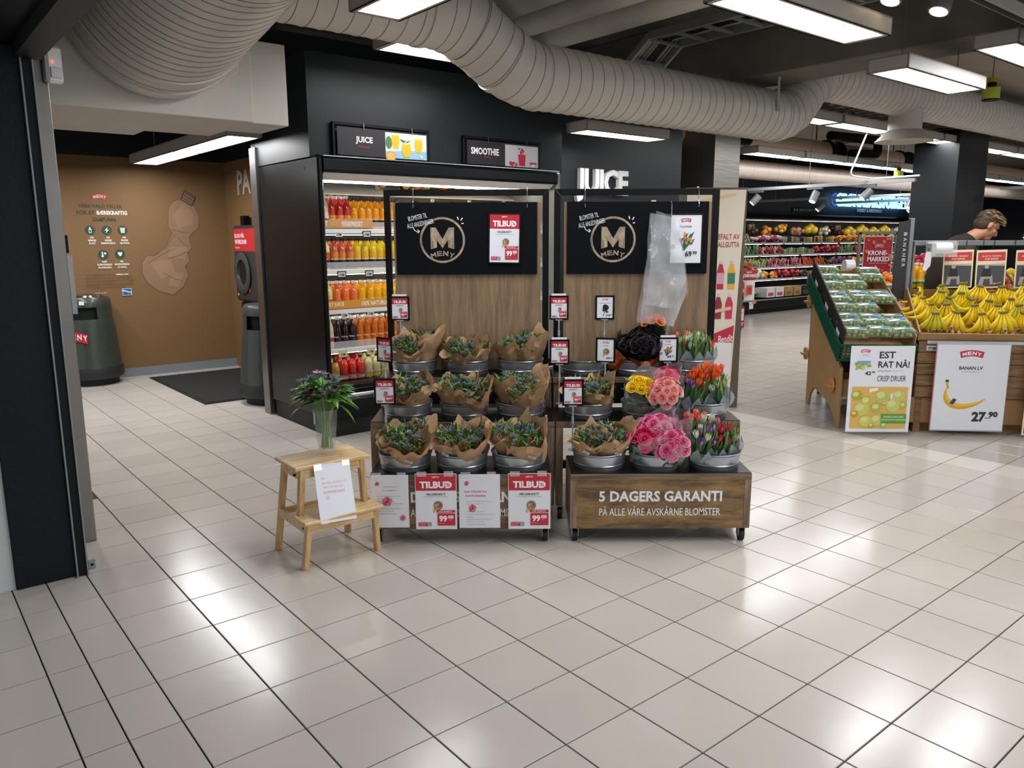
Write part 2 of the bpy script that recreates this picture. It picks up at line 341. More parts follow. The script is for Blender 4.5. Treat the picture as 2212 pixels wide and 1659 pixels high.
# far vegetable hall walls
AB('wall_vegetable', (4.6, 5.3, 0, 34, 5.4, 3.72), M('28313a', .5, name='slate_wall'))
AB('wall_vegetable_header', (8, 4.32, 2.06, 23, 5.3, 2.98), M('28313a', .5, name='slate_wall'))
AB('wall_far_end', (24.5, -10, 0, 24.7, 5.3, 3.72), M('16202e', .5, name='navy_wall'))
AB('wall_middle_partition', (5.28, 1.2, 0, 5.4, 5.3, 3.7), WALLD)
cn = AB('pillar_navy', (9.95, -.55, 0, 11.0, .1, 3.7), M('0f1418', .45, name='navy_pillar'))
cn2 = AB('pillar_navy_return', (11.0, -.45, 0, 11.3, .1, 3.7), M('35383c', .5, name='navy_pillar_lighter'))  # narrow face of the same navy column, coloured lighter than the rest
# lettering on the walls
def on_u(b, name, label, sheet, cat='lettering', x=0, z=0, parent=None, th=0):
    pass
def raised(word, a0, z0, a1, z1, b, mat, name, label, cat='sign', depth=.03, bold=.03, parent=None, spacing=1):
    t = thing(name, label, cat, W(a0, b, z0), ANG) if parent is None else parent; n = len(word.replace(' ', ''))
    vs, fs = textgeo(word, bold, 0, spacing); g = G(); sx, sz = a1 - a0, z1 - z0; k = len(vs)
    P = [(x * sx, -depth, y * sz) for x, y in vs]; Q = [(x * sx, 0, y * sz) for x, y in vs]
    from collections import Counter
    ed = Counter(); dr = {}
    for f in fs:
        for i in range(len(f)):
            e = (f[i], f[(i + 1) % len(f)]); ed[tuple(sorted(e))] += 1; dr[tuple(sorted(e))] = e
    fl = [tuple(f) for f in fs] + [(dr[e][1], dr[e][0], dr[e][0] + k, dr[e][1] + k) for e, c in ed.items() if c == 1]
    g.add(P + Q, fl); g.build('lettering', mat, t); return t
raised('JUICE', 3.44, 1.98, 4.27, 2.345, .818, M('e6e6e4', .45, name='white_letter'), 'juice_sign', 'large raised white JUICE letters on the dark wall beside the chiller', depth=.05, bold=.035, spacing=.95)

# ------------------------------------------------------------ lamps
def lamp(a, b, z, n, L, along, label, pane=.16, group='fluorescent ceiling lamps', cord=True):
    ln = n * L; t = thing('ceiling_lamp', label, 'lamp', W(a, b, z), ANG + (math.pi / 2 if along == 'v' else 0), group)
    g = G()
    wd = .15; h = .1
    g.box(0, -wd, .0, ln, -wd + .012, h).box(0, wd - .012, 0, ln, wd, h).box(0, -wd, 0, .012, wd, h).box(ln - .012, -wd, 0, ln, wd, h).box(0, -wd, h - .01, ln, wd, h)
    g.box(0, -wd, 0, ln, -wd + .03, .006).box(0, wd - .03, 0, ln, wd, .006)
    for i in range(n + 1): x = max(0, min(ln - .04, i * L - .02)); g.box(x, -wd, .0005, x + .04, wd, .0065)
    g.build('housing', LAMPB, t)
    for i in range(n): G().add([(i * L + .045, -wd + .032, .012), (i * L + .045, wd - .032, .012), ((i + 1) * L - .045, wd - .032, .012), ((i + 1) * L - .045, -wd + .032, .012)], [(0, 1, 2, 3)]).build('diffuser', EMIT, t)
    if cord:
        for x in (ln * .15, ln * .85): G().cyl((x, 0, h), (x, 0, 3.72 - z), .004, n=5).build('hanger', M('70706e', .4, .6, name='hanger_wire'), t)
    return t
lamp(-.22, .85, 2.4, 2, 1.5, 'v', 'double fluorescent lamp hung low in front of the deposit room', group=None)
lamp(-1.75, .9, 2.4, 2, 1.5, 'v', 'fluorescent lamp in the deposit room half hidden by the steel wall end', group=None)
lamp(.25, -.6, 2.9, 1, 1.3, 'u', 'fluorescent lamp above the juice chiller tucked behind the duct', group=None, cord=False)
lamp(2.78, .1, 2.6, 1, 1.22, 'u', 'fluorescent lamp under the big duct in front of the raised JUICE letters', group=None, cord=False)
lamp(3.12, -2.76, 2.75, 1, 1.36, 'u', 'short fluorescent lamp hanging over the passage with its end plate showing', group=None)
lamp(.75, -3.1, 2.75, 1, 1.4, 'u', 'fluorescent lamp crossing the top edge above the cable ladder', group=None, cord=False)
lamp(-.5, -3.3, 2.72, 1, 1.5, 'v', 'fluorescent lamp between the two ducts at the top of the picture', group=None, cord=False)
for k in range(6): lamp(5.3 + 1.42 * k, -.35, 2.95, 1, 1.36, 'u', ORD[k] + ' lamp from the diffuser side in the nearer row of hall lamps', cord=False, group='nearer row of hall lamps')
for k in range(9): lamp(7.1 + 1.24 * k, 1.1, 2.75, 1, 1.2, 'u', ORD[k] + ' lamp from the steel column in the far low row of hall lamps', cord=False, group='far row of hall lamps')
for k in range(4): lamp(3.65 + 3.2 * k, -3.26, 2.9, 1, 1.36, 'u', ORD[k] + ' lamp from the shutter in the row above the banana stand', cord=False, group='lamp row above the fruit stands')
# added lamps out of view behind and beside the camera, brightening the foreground
for a, b in ((1.2, -8.6), (4.2, -8.6), (.3, -6.2), (.9, -7.3), (-.2, -5.0), (-.9, -6.3)):
    lamp(a, b, 3.1, 1, 1.5, 'u', 'added fluorescent lamp out of view behind the viewer, brightening the foreground', cord=False, group='added lamps behind the viewer')
# ============================================================ CEILING SERVICES
def PL(pts): return [Vector((p[0], p[1], p[2])) for p in pts]
def smoothpath(pts, step=.05, rad=.25):
    pts = PL(pts); out = [pts[0]]
    for i in range(1, len(pts) - 1):
        p = pts[i]; d0 = (pts[i - 1] - p); d1 = (pts[i + 1] - p); r = min(rad, d0.length * .49, d1.length * .49)
        A = p + d0.normalized() * r; B = p + d1.normalized() * r
        for k in range(7): t = k / 6; out.append(A * (1 - t) ** 2 + p * 2 * t * (1 - t) + B * t * t)
    out.append(pts[-1]); res = [out[0]]
    for q in out[1:]:
        L = (q - res[-1]).length; n = max(1, int(L / step)); s = res[-1]
        for k in range(1, n + 1): res.append(s.lerp(q, k / n))
    return res
def duct(name, label, pts, r, seam=.12, rad=.3, collars=(), mat=None, rib=.004, n=40, step=.03, local=True):
    t = thing(name, label, 'duct', F0 if local else (0, 0, 0), ANG if local else 0)
    P = smoothpath(pts, step, rad); acc = 0; nxt = seam; rs = []; seams = []
    for i, p in enumerate(P):
        if i: acc += (p - P[i - 1]).length
        if acc >= nxt: nxt += seam; rs.append(r + rib); seams.append(i)
        else: rs.append(r)
    G().tube(P, rs, n).build('duct_pipe', mat or DUCT, t, smooth=50)
    for c in collars:
        i = min(range(len(P)), key=lambda k: (P[k] - Vector(c)).length); d = (P[min(i + 1, len(P) - 1)] - P[max(i - 1, 0)]).normalized() * .022
        G().tube([P[i] - d, P[i] + d], r + .011, n, caps=True).build('collar', mat or DUCT, t, smooth=50)
    g = G()
    for i in seams[::1]:
        d = (P[min(i + 1, len(P) - 1)] - P[max(i - 1, 0)]).normalized() * .0022; g.tube([P[i] - d, P[i] + d], r + rib + .0012, n, caps=False)
    if seams: o = g.build('spiral_seam', M('77706b', .6, name='duct_sealant'), t); 
    return t
duct('spiral_duct', 'long spiral duct dipping under the concrete beam above the flower stands', [(-1.0, -1, 3.07), (.58, -1, 3.07), (1.12, -1, 2.76), (4.62, -1, 2.76), (5.15, -1, 3.24), (24.3, -1, 3.24)], .235, .118, .22,
     collars=[(.3, -1, 3.07), (.72, -1, 3.0), (1.0, -1, 2.84), (1.3, -1, 2.76), (4.45, -1, 2.76), (4.72, -1, 2.85), (5.05, -1, 3.15), (5.3, -1, 3.24)])
duct('large_duct', 'huge pale ribbed duct filling the upper corner beside the shutter', [(-1.26, -.52, 2.885), (-1.26, -.75, 2.92), (-1.27, -2.15, 3.16), (-1.13, -4.3, 3.1)], .495, .075, .5, collars=[(-1.26, -.6, 2.9), (-1.26, -.8, 2.93), (-1.27, -2.12, 3.15)], rib=.003, n=56, step=.025)
t = thing('duct_plenum', 'pale sheet metal box that the huge duct enters', 'duct', F0, ANG)
X = Matrix(((1, 0, 0, 0), (0, 0, 1, 0), (0, 1, 0, 0), (0, 0, 0, 1)))
G().prism([(-1.93, 2.32), (-1.12, 2.32), (-.76, 2.62), (-.74, 3.4), (-1.93, 3.4)], -.52, .62, X=X).build('plenum_box', DUCT, t, bevel=.004)
G().box(-1.13, -.38, 2.34, -.62, .5, 3.4).build('side_box', DUCT, t, bevel=.004)
G().box(-.62, -.2, 2.36, -.3, .3, 2.9).build('branch_box', DUCT, t, bevel=.004)
duct('supply_duct', 'low pale duct running along the far vegetable wall under the lamp row', [(6.9, 1.75, 2.62), (24, 1.75, 2.62)], .14, .35, rib=.003, mat=M('b9ab9f', .5, .2, name='warm_duct_paint'), n=24, step=.1)
tan = M('d9bfa6', .5, .15, name='tan_duct_paint')
t = thing('tan_pipeline', 'fat tan insulated pipe with black rubber joints hanging in the hall', 'pipe', F0, ANG)
for a0, a1 in ((5.6, 6.95), (7.35, 10.0), (10.35, 12.6), (12.95, 15.2), (15.3, 24)): G().cyl((a0, 1.6, 3.0), (a1, 1.6, 3.0), .16, n=24).build('pipe_length', tan, t, smooth=50)
for a0 in (6.9, 9.95, 12.55): G().lathe([(.165, 0), (.19, .02), (.19, .06), (.15, .1), (.14, .3), (.17, .38), (.19, .42), (.165, .45)], 24, X=Matrix.Translation((a0, 1.6, 3.0)) @ Matrix.Rotation(math.pi / 2, 4, 'Y')).build('rubber_joint', BLACK, t, smooth=50)
for a in (6.85, 9.7, 12.4, 14.5): G().tube([(a, 1.6, 3.17), (a, 1.6, 3.7)], .008, 6).build('pipe_hanger', BLACK, t)
t = thing('black_pipe_loop', 'black insulated pipe loop beside the fat tan pipe', 'pipe', F0, ANG)
G().tube(smoothpath([(6.95, 1.38, 3.05), (6.95, 1.38, 2.95), (7.5, 1.38, 2.95), (7.5, 1.38, 3.1)], .05, .1), .06, 10).build('pipe_bend', BLACK, t, smooth=50)
t = thing('black_bent_pipe', 'black square bent pipe hanging behind the round diffuser', 'pipe', F0, ANG)
G().tube(smoothpath([(9.6, 1.3, 3.2), (11.2, 1.3, 3.24), (11.2, 1.3, 3.0), (10.3, 1.3, 2.96)], .05, .1), .075, 10).build('pipe_bend', BLACK, t, smooth=50)
# round diffuser under the duct
t = thing('round_diffuser', 'round white ceiling diffuser on a short neck under the duct', 'diffuser', W(7.22, -1, 2.72), ANG)
G().cyl((0, 0, .12), (0, 0, .36), .19, n=32).build('neck', DUCT, t, smooth=50)
G().lathe([(.19, .13), (.21, .12), (.31, .02), (.33, .0), (.31, -.005), (.26, .02), (.25, .03), (.2, .035), (.19, .03), (.1, .035), (0, .035)], 40).build('diffuser_cone', M('c4bcb2', .5, name='diffuser_paint'), t, smooth=50)
# concrete beams
AB('beam_front', (3.95, -9, 3.06, 4.5, 2.2, 3.72), CONC, bevel=.01)
AB('beam_far', (13.5, -9, 3.52, 14.0, 4.2, 3.72), CONCL)
AB('beam_left', (-.5, -9, 3.45, -.1, .1, 3.72), CONC)
# white pipes with clamps
for i, (a, r, z) in enumerate(((1.42, .17, 3.45), (1.92, .13, 3.42), (2.35, .15, 3.42))):
    t = thing('drain_pipe', ('thickest white pipe under the ceiling, farthest from the cable ladder', 'slim white pipe between its two thicker neighbours under the ceiling', 'white pipe under the ceiling, nearest the cable ladder')[i], 'pipe', F0, ANG)
    G().cyl((a, -5.5, z), (a, .1, z), r, n=28).build('pipe_length', M('c9c5bd', .35, name='white_pipe'), t, smooth=50)
    for b in (-2.25 + .16 * i, -1.9 + .12 * i)[:1 + (i == 0)]: G().tube([(a, b, z), (a, b + .05, z)], r + .008, 28).build('pipe_clamp', M('4a4b50', .4, .5, name='pipe_clamp_grey'), t, smooth=50)
# cable ladder with cables
t = thing('cable_ladder', 'steel cable ladder full of grey cables bending down behind the duct', 'cable ladder', F0, ANG)
LM = M('8a8f90', .5, .3, name='ladder_steel'); pth = [(-4.5, 3.34), (-.62, 3.34), (-.12, 2.98)]
for a in (2.98, 3.44):
    g = G()
    for (b0, z0), (b1, z1) in zip(pth, pth[1:]): g.add([(a, b0, z0), (a + .03, b0, z0), (a + .03, b1, z1), (a, b1, z1), (a, b0, z0 + .07), (a + .03, b0, z0 + .07), (a + .03, b1, z1 + .07), (a, b1, z1 + .07)], [(0, 3, 2, 1), (4, 5, 6, 7), (0, 1, 5, 4), (1, 2, 6, 5), (2, 3, 7, 6), (3, 0, 4, 7)])
    g.build('side_rail', LM, t)
for k in range(13): b = -4.2 + .3 * k; G().box(3.01, b, 3.345, 3.44, b + .035, 3.365).build('rung', LM, t)
G().box(3.01, -.42, 3.2, 3.44, -.38, 3.22).build('rung', LM, t)
for k in range(34):
    a = 3.03 + .4 * rnd.random(); z = 3.385 + .03 * rnd.random(); w1 = rnd.uniform(-.02, .02)
    G().tube([(a, -4.4, z), (a + w1, -3.2, z + .004), (a - w1, -2.2, z), (a + w1, -1.2, z + .01), (a, -.6, z), (a - w1 * .5, -.15, z - .33)], rnd.choice((.005, .007, .009)), 5).build('cable', M(rnd.choice(('8d877c', 'a59e90', '6e6a62', '2b2a2a', 'b5ae9f')), .6), t)
# second tray of cables along the hall lamps
t = thing('cable_tray', 'tray of loose cables beneath the duct along the hall lamps', 'cable tray', F0, ANG)
for b in (-.62, -.2): G().box(5.3, b, 3.14, 16, b + .02, 3.19).build('side_rail', LM, t)
for k in range(40): a = 5.3 + .27 * k; G().box(a, -.6, 3.14, a + .05, -.2, 3.155).build('rung', M('8b8378', .6, name='tray_slat'), t)
for k in range(10):
    b = -.55 + .035 * k; G().tube([(5.3 + 1.1 * j, b + rnd.uniform(-.02, .02), 3.175 + rnd.uniform(0, .03)) for j in range(10)], .008, 5).build('cable', M(rnd.choice(('cfc6b6', '9b9284', '3a3632')), .6), t)
# track rails with spotlights
RAIL = M('a9abab', .4, name='grey_rail'); SPOT = M('76787a', .35, name='grey_spotlight')
def rail(name, label, a, b0, b1, z, spots, hang=True, mat=None):
    t = thing(name, label, 'track rail', F0, ANG); G().box(a, b0, z, a + .05, b1, z + .045).build('rail_profile', mat or RAIL, t)
    for b in (b0 + .4, (b0 + b1) / 2, b1 - .4): G().cyl((a + .025, b, z + .045), (a + .025, b, 3.6), .004, n=5).build('hanger', SPOT, t)
    for i, b in enumerate(spots):
        s = thing('track_spotlight', f'grey track spotlight hanging from the {label.split(" holding")[0]}', 'spotlight', W(a + .025, b, z), ANG, group='track spotlights'); q = (-.5, .35 + .3 * (i % 3), 0)
        G().box(-.02, -.12, -.03, .02, .12, 0).cyl((0, 0, -.03), (0, 0, -.07), .012, n=8).build('mount', SPOT, s)
        X = Matrix.Translation((0, 0, -.13)) @ Matrix.Rotation(.6 - .5 * (i % 2), 4, 'X') @ Matrix.Rotation(.5, 4, 'Y')
        G().cyl((0, 0, -.09), (0, 0, .07), .055, n=20, X=X).build('spot_can', SPOT, s, smooth=50)
        G().cyl((0, 0, -.093), (0, 0, -.089), .045, n=20, X=X).build('spot_lens', M('fff3dd', .4, name='spot_glow', emit=3), s)
rail('track_rail', 'pale rail crossing in front of the lit letters holding spotlights', 8.27, -.7, 2.4, 2.31, (1.75, .75, -.05))
rail('track_rail', 'middle grey rail left of the navy pillar holding spotlights', 11.7, -.2, 4.0, 2.3, (2.6, .9, .2))
rail('track_rail', 'rear rail painted with the blue letter glow holding spotlights', 12.9, .3, 3.0, 2.26, (1.4, .6), mat=M('8fb0e8', .4, name='rail_painted_blue_glow'))  # the letters' blue light is put into this rail's colour
rail('track_rail', 'rail right of the navy pillar holding spotlights', 11.5, -3.2, -.6, 2.32, (-1.1, -1.9))
t = thing('conduit', 'white cable conduit dropping from the lamps to the pale track rail', 'conduit', F0, ANG)
G().tube(smoothpath([(7.9, -.2, 3.0), (7.95, .05, 2.42), (8.3, -.1, 2.385), (8.3, -.75, 2.385)], .04, .09), .012, 8).build('conduit_tube', WHITE, t, smooth=50)
# spotlights at the top edge
for i, (a, b) in enumerate(((1.98, -3.32), (2.42, -3.4))):
    s = thing('ceiling_spotlight', ('grey ceiling spotlight at the top edge, glowing warm, beside the lamp end', 'darker grey ceiling spotlight at the top edge, further from the lamp end')[i], 'spotlight', W(a, b, 2.93), ANG)
    X = Matrix.Rotation(.35, 4, 'Y') @ Matrix.Rotation(.1, 4, 'X')
    G().cyl((0, 0, -.04), (0, 0, .12), .06, n=24, X=X).build('spot_can', SPOT, s, smooth=50)
    G().cyl((0, 0, -.043), (0, 0, -.039), .05, n=24, X=X).build('spot_lens', M('ffe0b0', .4, name='warm_glow', emit=4), s)
    G().tube([(0, 0, .12), (0, 0, .25), (-.05, 0, .78)], .008, 6).build('spot_arm', SPOT, s)
t = thing('ceiling_rail', 'long grey rail along the top corner above the banana stand', 'track rail', F0, ANG); G().box(2.2, -3.62, 2.93, 7.5, -3.55, 3.0).build('rail_profile', LAMPB, t); G().box(2.2, -3.6, 2.92, 7.5, -3.57, 2.93).build('rail_slot', BLACK, t)
for i, (p, l) in enumerate(((W(5.61, -2.53, 2.84), 'yellow and black hanging lamp battery tag at the end of the short lamp'), (W(11.2, .9, 2.6), 'small yellow and black tag hanging beside the navy pillar'))):
    t = thing('hanging_tag', l, 'tag', p, .2)
    G().cyl((0, 0, .0), (0, 0, .1), .075, n=16).build('label_drum', M('b8c23c', .5, name='yellow_label'), t); G().cyl((0, 0, -.012), (0, 0, 0), .076, n=16).cyl((0, 0, .1), (0, 0, .15), .04, n=12).build('black_cap', BLACK, t); G().cyl((0, 0, .15), (0, 0, .19), .055, .03, n=12).build('yellow_top', M('e2c81a', .5, name='yellow_cap'), t); G().cyl((0, 0, .19), (0, 0, .9), .003, n=5).build('wire', BLACK, t)
t = thing('duct_strap', 'pale hanger strap holding the dipped duct under the beam', 'strap', F0, ANG); G().box(4.1, -1.25, 2.75, 4.13, -1.24, 3.1).build('strap_band', LAMPB, t)
# motion sensor, leaflet holder
t = thing('motion_sensor', 'white motion sensor with a red light on the steel wall end', 'sensor', W(-1.93, -1.2, 2.31), ANG + .3)
G().box(-.04, -.05, 0, .04, 0, .17).build('sensor_case', WHITE, t, bevel=.012); G().box(-.026, -.056, .02, .026, -.049, .07).build('sensor_window', M('b9bcc2', .3, name='sensor_lens'), t, bevel=.004); G().cyl((-.012, -.054, .095), (-.012, -.05, .095), .004, n=8).build('led', M('ff3030', .4, emit=6, name='red_led'), t)
t = thing('leaflet_holder', 'clear acrylic leaflet holder on the edge of the steel wall end', 'leaflet holder', W(-1.945, -1.0, 1.2), ANG)
G().box(0, -.1, 0, .003, .06, .3).box(.04, -.1, 0, .043, .06, .3).box(0, -.1, 0, .043, -.097, .3).build('acrylic_pocket', M('d5dde0', .1, alpha=.35, name='acrylic'), t); G().box(0, -.08, .31, .035, .04, .4).build('dark_bracket', BLACK, t)
# ============================================================ JUICE CHILLER
ch = thing('juice_chiller', 'long black open chiller full of juice bottles under the JUICE and SMOOTHIE signs', 'chiller', W(0, 0), ANG)
PAN = M('0b0f11', .25, name='glossy_charcoal_panel', coat=0, spec=.25, noise_s=2, noise_a=.05)
G().box(0, 0, .14, .045, 1.15, 2.2).build('side_panel', PAN, ch, bevel=.012)
G().box(2.44, 0, .14, 2.49, 1.15, 2.19).build('side_panel', M('8f918f', .4, name='grey_end_panel'), ch, bevel=.012)
G().cyl((-.002, .25, 2.12), (.001, .25, 2.12), .012, n=14).build('panel_button', BLACK, ch)
G().box(.02, .03, 0, 2.47, 1.12, .14).build('kick_plate', M('0f1113', .5, name='kick_black'), ch)
BK = M('a39b8c', .6, name='chiller_back', noise_s=20, noise_a=.05)
G().box(.045, 1.05, .3, 2.44, 1.1, 2.1).build('back_panel', BK, ch)
g = G()
for k in range(26): g.box(.3 + k * .03, 1.04, 1.78, .318 + k * .03, 1.052, 2.04)
g.build('vent_grid', M('8d8676', .6, name='vent_grid_beige'), ch)
prof = [(.0, 2.08), (-.012, 2.1), (-.012, 2.17), (.01, 2.205), (.1, 2.215), (1.1, 2.215), (1.1, 2.18), (.1, 2.12)]
Xc = Matrix(((0, 0, 1, 0), (1, 0, 0, 0), (0, 1, 0, 0), (0, 0, 0, 1)))
G().prism(prof, .045, 2.44, X=Xc).build('canopy', PAN, ch, smooth=30)
G().box(.045, -.015, 2.196, 2.46, 0, 2.203).build('canopy_trim', CHROME, ch)
G().prism([(.02, 2.08), (.1, 2.1), (.3, 2.09), (.3, 2.045), (.1, 2.03)], .06, 2.42, X=Xc).build('light_valance', WHITE, ch)
G().box(.07, .32, 2.03, 2.4, .36, 2.05).build('tube_light', EMS, ch)
for z in (1.62, 1.3, .98, .65): G().box(.07, .26, z - .012, 2.4, .28, z - .006).build('tube_light', M('fff6e8', .5, emit=5, name='shelf_tube'), ch)
for z in (1.655, 1.335, 1.01, .69):
    G().box(.05, .2, z - .022, 2.44, 1.05, z).build('shelf', M('c9c9c6', .35, name='shelf_white'), ch)
    G().box(.05, .178, z - .035, 2.44, .2, z + .002).build('shelf_lip', WHITE, ch, bevel=.004)
    G().box(.06, .184, z + .002, 2.43, .187, z + .06).build('shelf_guard', GLASS, ch)
G().box(.045, .06, .14, 2.44, 1.05, .4).build('deck', BLACK, ch)
G().prism([(-.01, .14), (-.03, .2), (-.03, .3), (.02, .345), (.14, .36), (.14, .3), (.1, .14)], .045, 2.44, X=Xc).build('front_apron', PAN, ch, smooth=30)
G().box(.05, -.012, .315, 2.44, .02, .345).build('bumper_rail', M('c4c6c6', .25, .7, name='bumper_metal'), ch, bevel=.006)
for k in range(5):
    G().cyl((.06, .05 + .02 * k, .37 + .026 * k), (2.43, .05 + .02 * k, .37 + .026 * k), .003, n=6).build('wire_rail', CHROME, ch)
for a in (.1, .45, .9, 1.4, 2.0): G().cyl((a, .045, .36), (a, .14, .5), .003, n=6).build('wire_post', CHROME, ch)
# strips and price tags
def strip(a0, a1, z0, z1, words, bg, fg, lbl):
    s = Sheet(); s.rect(0, 0, a1 - a0, z1 - z0, bg); h = z1 - z0
    for wd, x0, x1, c in words: s.text(wd, x0, h * .2, x1, h * .8, c, .02)
    t = thing('shelf_banner', lbl, 'label', W(a0, .176, z0), ANG); s.build('printed_strip', t); return t
strip(.06, .55, 1.665, 1.73, [('SSET', .0, .09, 'f4efe6'), ('JUICE', .1, .18, 'e8a51e'), ('FERSKPRESSET', .21, .4, 'f4efe6'), ('JUICE', .41, .475, 'e8a51e')], 'c59568', None, 'brown FERSKPRESSET JUICE strip on the top chiller shelf')
strip(.06, 1.2, 1.02, 1.085, [('ESSET JUICE', .02, .2, 'fbf3e4'), ('100% NATURLIG', .36, .62, 'fbf3e4')], 'd9962c', None, 'orange strip reading 100% NATURLIG along the third chiller shelf')
for i, (a, z, c) in enumerate(((.24, 1.62, 0), (.49, 1.62, 1), (.25, 1.3, 1), (.5, 1.3, 1), (.26, .97, 0), (.5, .97, 0), (.23, .65, 2), (.49, .65, 2), (.42, .315, 0))):
    t = thing('price_tag', ('white electronic price tag on the chiller shelf edge', 'black framed electronic price tag on the chiller shelf edge', 'yellow backed price tag on the fourth chiller shelf')[c], 'price tag', W(a, .172 if z > .4 else -.03, z - .01), ANG, group=('plain chiller price tags', 'black framed chiller price tags', 'yellow chiller price tags')[c])
    s = Sheet(step=.0008)
    if c: s.rect(-.04, -.035 if c == 1 else -.02, .04, .032, '17181a' if c == 1 else 'd9c22a')
    s.rect(-.031, -.014, .031, .024, 'd9d9d4').rect(-.024, -.008, .024, .018, 'b8bab2').rect(.0, -.004, .02, .008, '2b2b2b').rect(-.02, .006, .012, .01, '555555').rect(-.02, -.004, -.004, 0, '666666')
    s.build('tag_face', t)
# bottles
def bottle_meshes(h, r, neck, liquid, capc, lab0, lab1, labc, labc2=None, squat=False):
    LQ = M(liquid, .12, name='juice_' + liquid, spec=.7, coat=.6); k = h
    if squat: prof = [(0, 0), (r * .9, 0), (r, .008), (r, k * .28), (r * 1.0, k * .45), (r * 1.05, k * .6), (r * .75, k * .78), (neck, k * .86), (neck, k * .95)]
    else: prof = [(0, 0), (r * .92, 0), (r, .008), (r, k * .3), (r * .97, k * .5), (r * .99, k * .62), (r * .8, k * .76), (neck * 1.15, k * .86), (neck, k * .9), (neck, k * .95)]
    b = G().lathe(prof, 16).mesh('body', LQ, 50)
    c = G().lathe([(neck * 1.25, k * .92), (neck * 1.25, k * 1.0), (0, k * 1.0)], 14).mesh('cap', M(capc, .4, name='bottle_cap_' + capc), 40)
    l = G(); l.lathe([(r * 1.012, k * lab0), (r * 1.012, k * ((lab0 + lab1) / 2))], 16).lathe([(r * 1.012, k * ((lab0 + lab1) / 2)), (r * 1.012, k * lab1)], 16, 1)
    for i in range(5): l.ell((0 + r * 1.01 * math.cos(-2.3 + .35 * i), r * 1.01 * math.sin(-2.3 + .35 * i), k * (lab0 * .45 + lab1 * .55)), (.004, .004, .007), 6, 4, 2)
    return (b, c, l.mesh('label', [M(labc, .5), M(labc2 or labc, .5), M('f2ece0', .5)], 50))
def put_bottle(ms, loc, label, group, cat='bottle', rz=0):
    t = thing('juice_bottle', label, cat, loc, rz, group)
    for m in ms: put(m.name.split('.')[0], m, t)
    return t
K = {}
def kind(n):
    D = dict(
        lemon1=(.265, .034, .013, 'd8d2a0', 'f2f2ee', .12, .5, '1a1a1c', 'e8ddc8'), red1=(.265, .034, .013, 'c42a22', 'f0f0ec', .12, .42, 'b8473a', 'e8933a'), orange1=(.25, .034, .014, 'f5a800', '2e2c2b', .1, .5, '18181a', 'ec9a1e'),
        lemon2=(.25, .033, .012, 'd6d49c', '1e1e1e', .05, .55, '202022', 'd04a3a'), pink2=(.25, .033, .012, 'c9603a', '1e1e1e', .05, .55, '1c1c1e', 'd68a3a'), yellow2=(.25, .033, .012, 'e2c312', '1e1e1e', .05, .55, '1c1c1e', 'e0b030'),
        lemon3=(.225, .036, .013, 'e0d588', 'f0f0ec', .15, .38, 'c2355a', 'd84a4a'), pink3=(.225, .036, .013, 'ee7a3a', 'f0f0ec', .15, .38, 'd63f52', 'e8853a'), orange3=(.225, .036, .013, 'f6b300', 'f0f0ec', .15, .38, '3e8a3c', 'f0c84a'),
        lemon4=(.255, .032, .013, 'd3cfa6', 'e8e8e4', .25, .5, 'c2355a', 'd3cfa6'), dark4=(.255, .032, .013, '2a1420', 'e8e8e4', .2, .5, '3a2030', '2a1420'), orange4=(.255, .032, .013, 'cf6a10', 'e8e8e4', .2, .5, 'd8761c', 'cf6a10'),
        amber5=(.18, .034, .017, 'c39440', '3a3836', .15, .4, 'b98a38', 'c39440'), red5=(.2, .036, .012, 'd22a1e', '1e1e1e', .06, .32, 'd8a8a0', 'b52a2a'), pale5=(.2, .036, .012, 'd6cf9a', '1e1e1e', .06, .32, 'e8c81e', 'd6cf9a'))
    if n not in K: K[n] = bottle_meshes(*D[n], squat=n.endswith('5'))
    return K[n]
rows = [('top', 1.655, ['lemon1'] + ['red1'] * 3 + ['orange1'] * 7, .066), ('second', 1.335, ['lemon2'] + ['pink2'] * 3 + ['yellow2'] * 6, .07), ('third', 1.01, ['lemon3'] + ['pink3'] * 3 + ['orange3'] * 6, .076),
        ('fourth', .69, ['lemon4'] + ['dark4'] * 3 + ['orange4'] * 6, .068), ('lowest', .4, ['amber5'] * 2 + ['red5'] * 3 + ['pale5'] * 3, .078)]
CN = dict(lemon='pale lemon', red='bright red', orange='orange', pink='salmon', yellow='yellow', dark='dark purple', amber='amber', pale='pale cloudy')
for nm, z, seq, sp in rows:
    for i, kd in enumerate(seq):
        for d in range(3 if i < 8 else 2):
            b = .235 + .078 * d + (.08 if nm == 'lowest' else 0)
            c = CN[kd[:-1]]
            put_bottle(kind(kd), W(.15 + sp * i + rnd.uniform(-.004, .004), b, z + .0005 + (.02 * d if nm == 'lowest' else 0)), f'{c} juice bottle, {ORD[i]} from the side panel on the {nm} chiller shelf' if d == 0 else f'{c} juice bottle behind the front row on the {nm} chiller shelf', f'{c} bottles on the {nm} chiller shelf' + ('' if d == 0 else ', rear rows'), rz=rnd.uniform(-.4, .4))
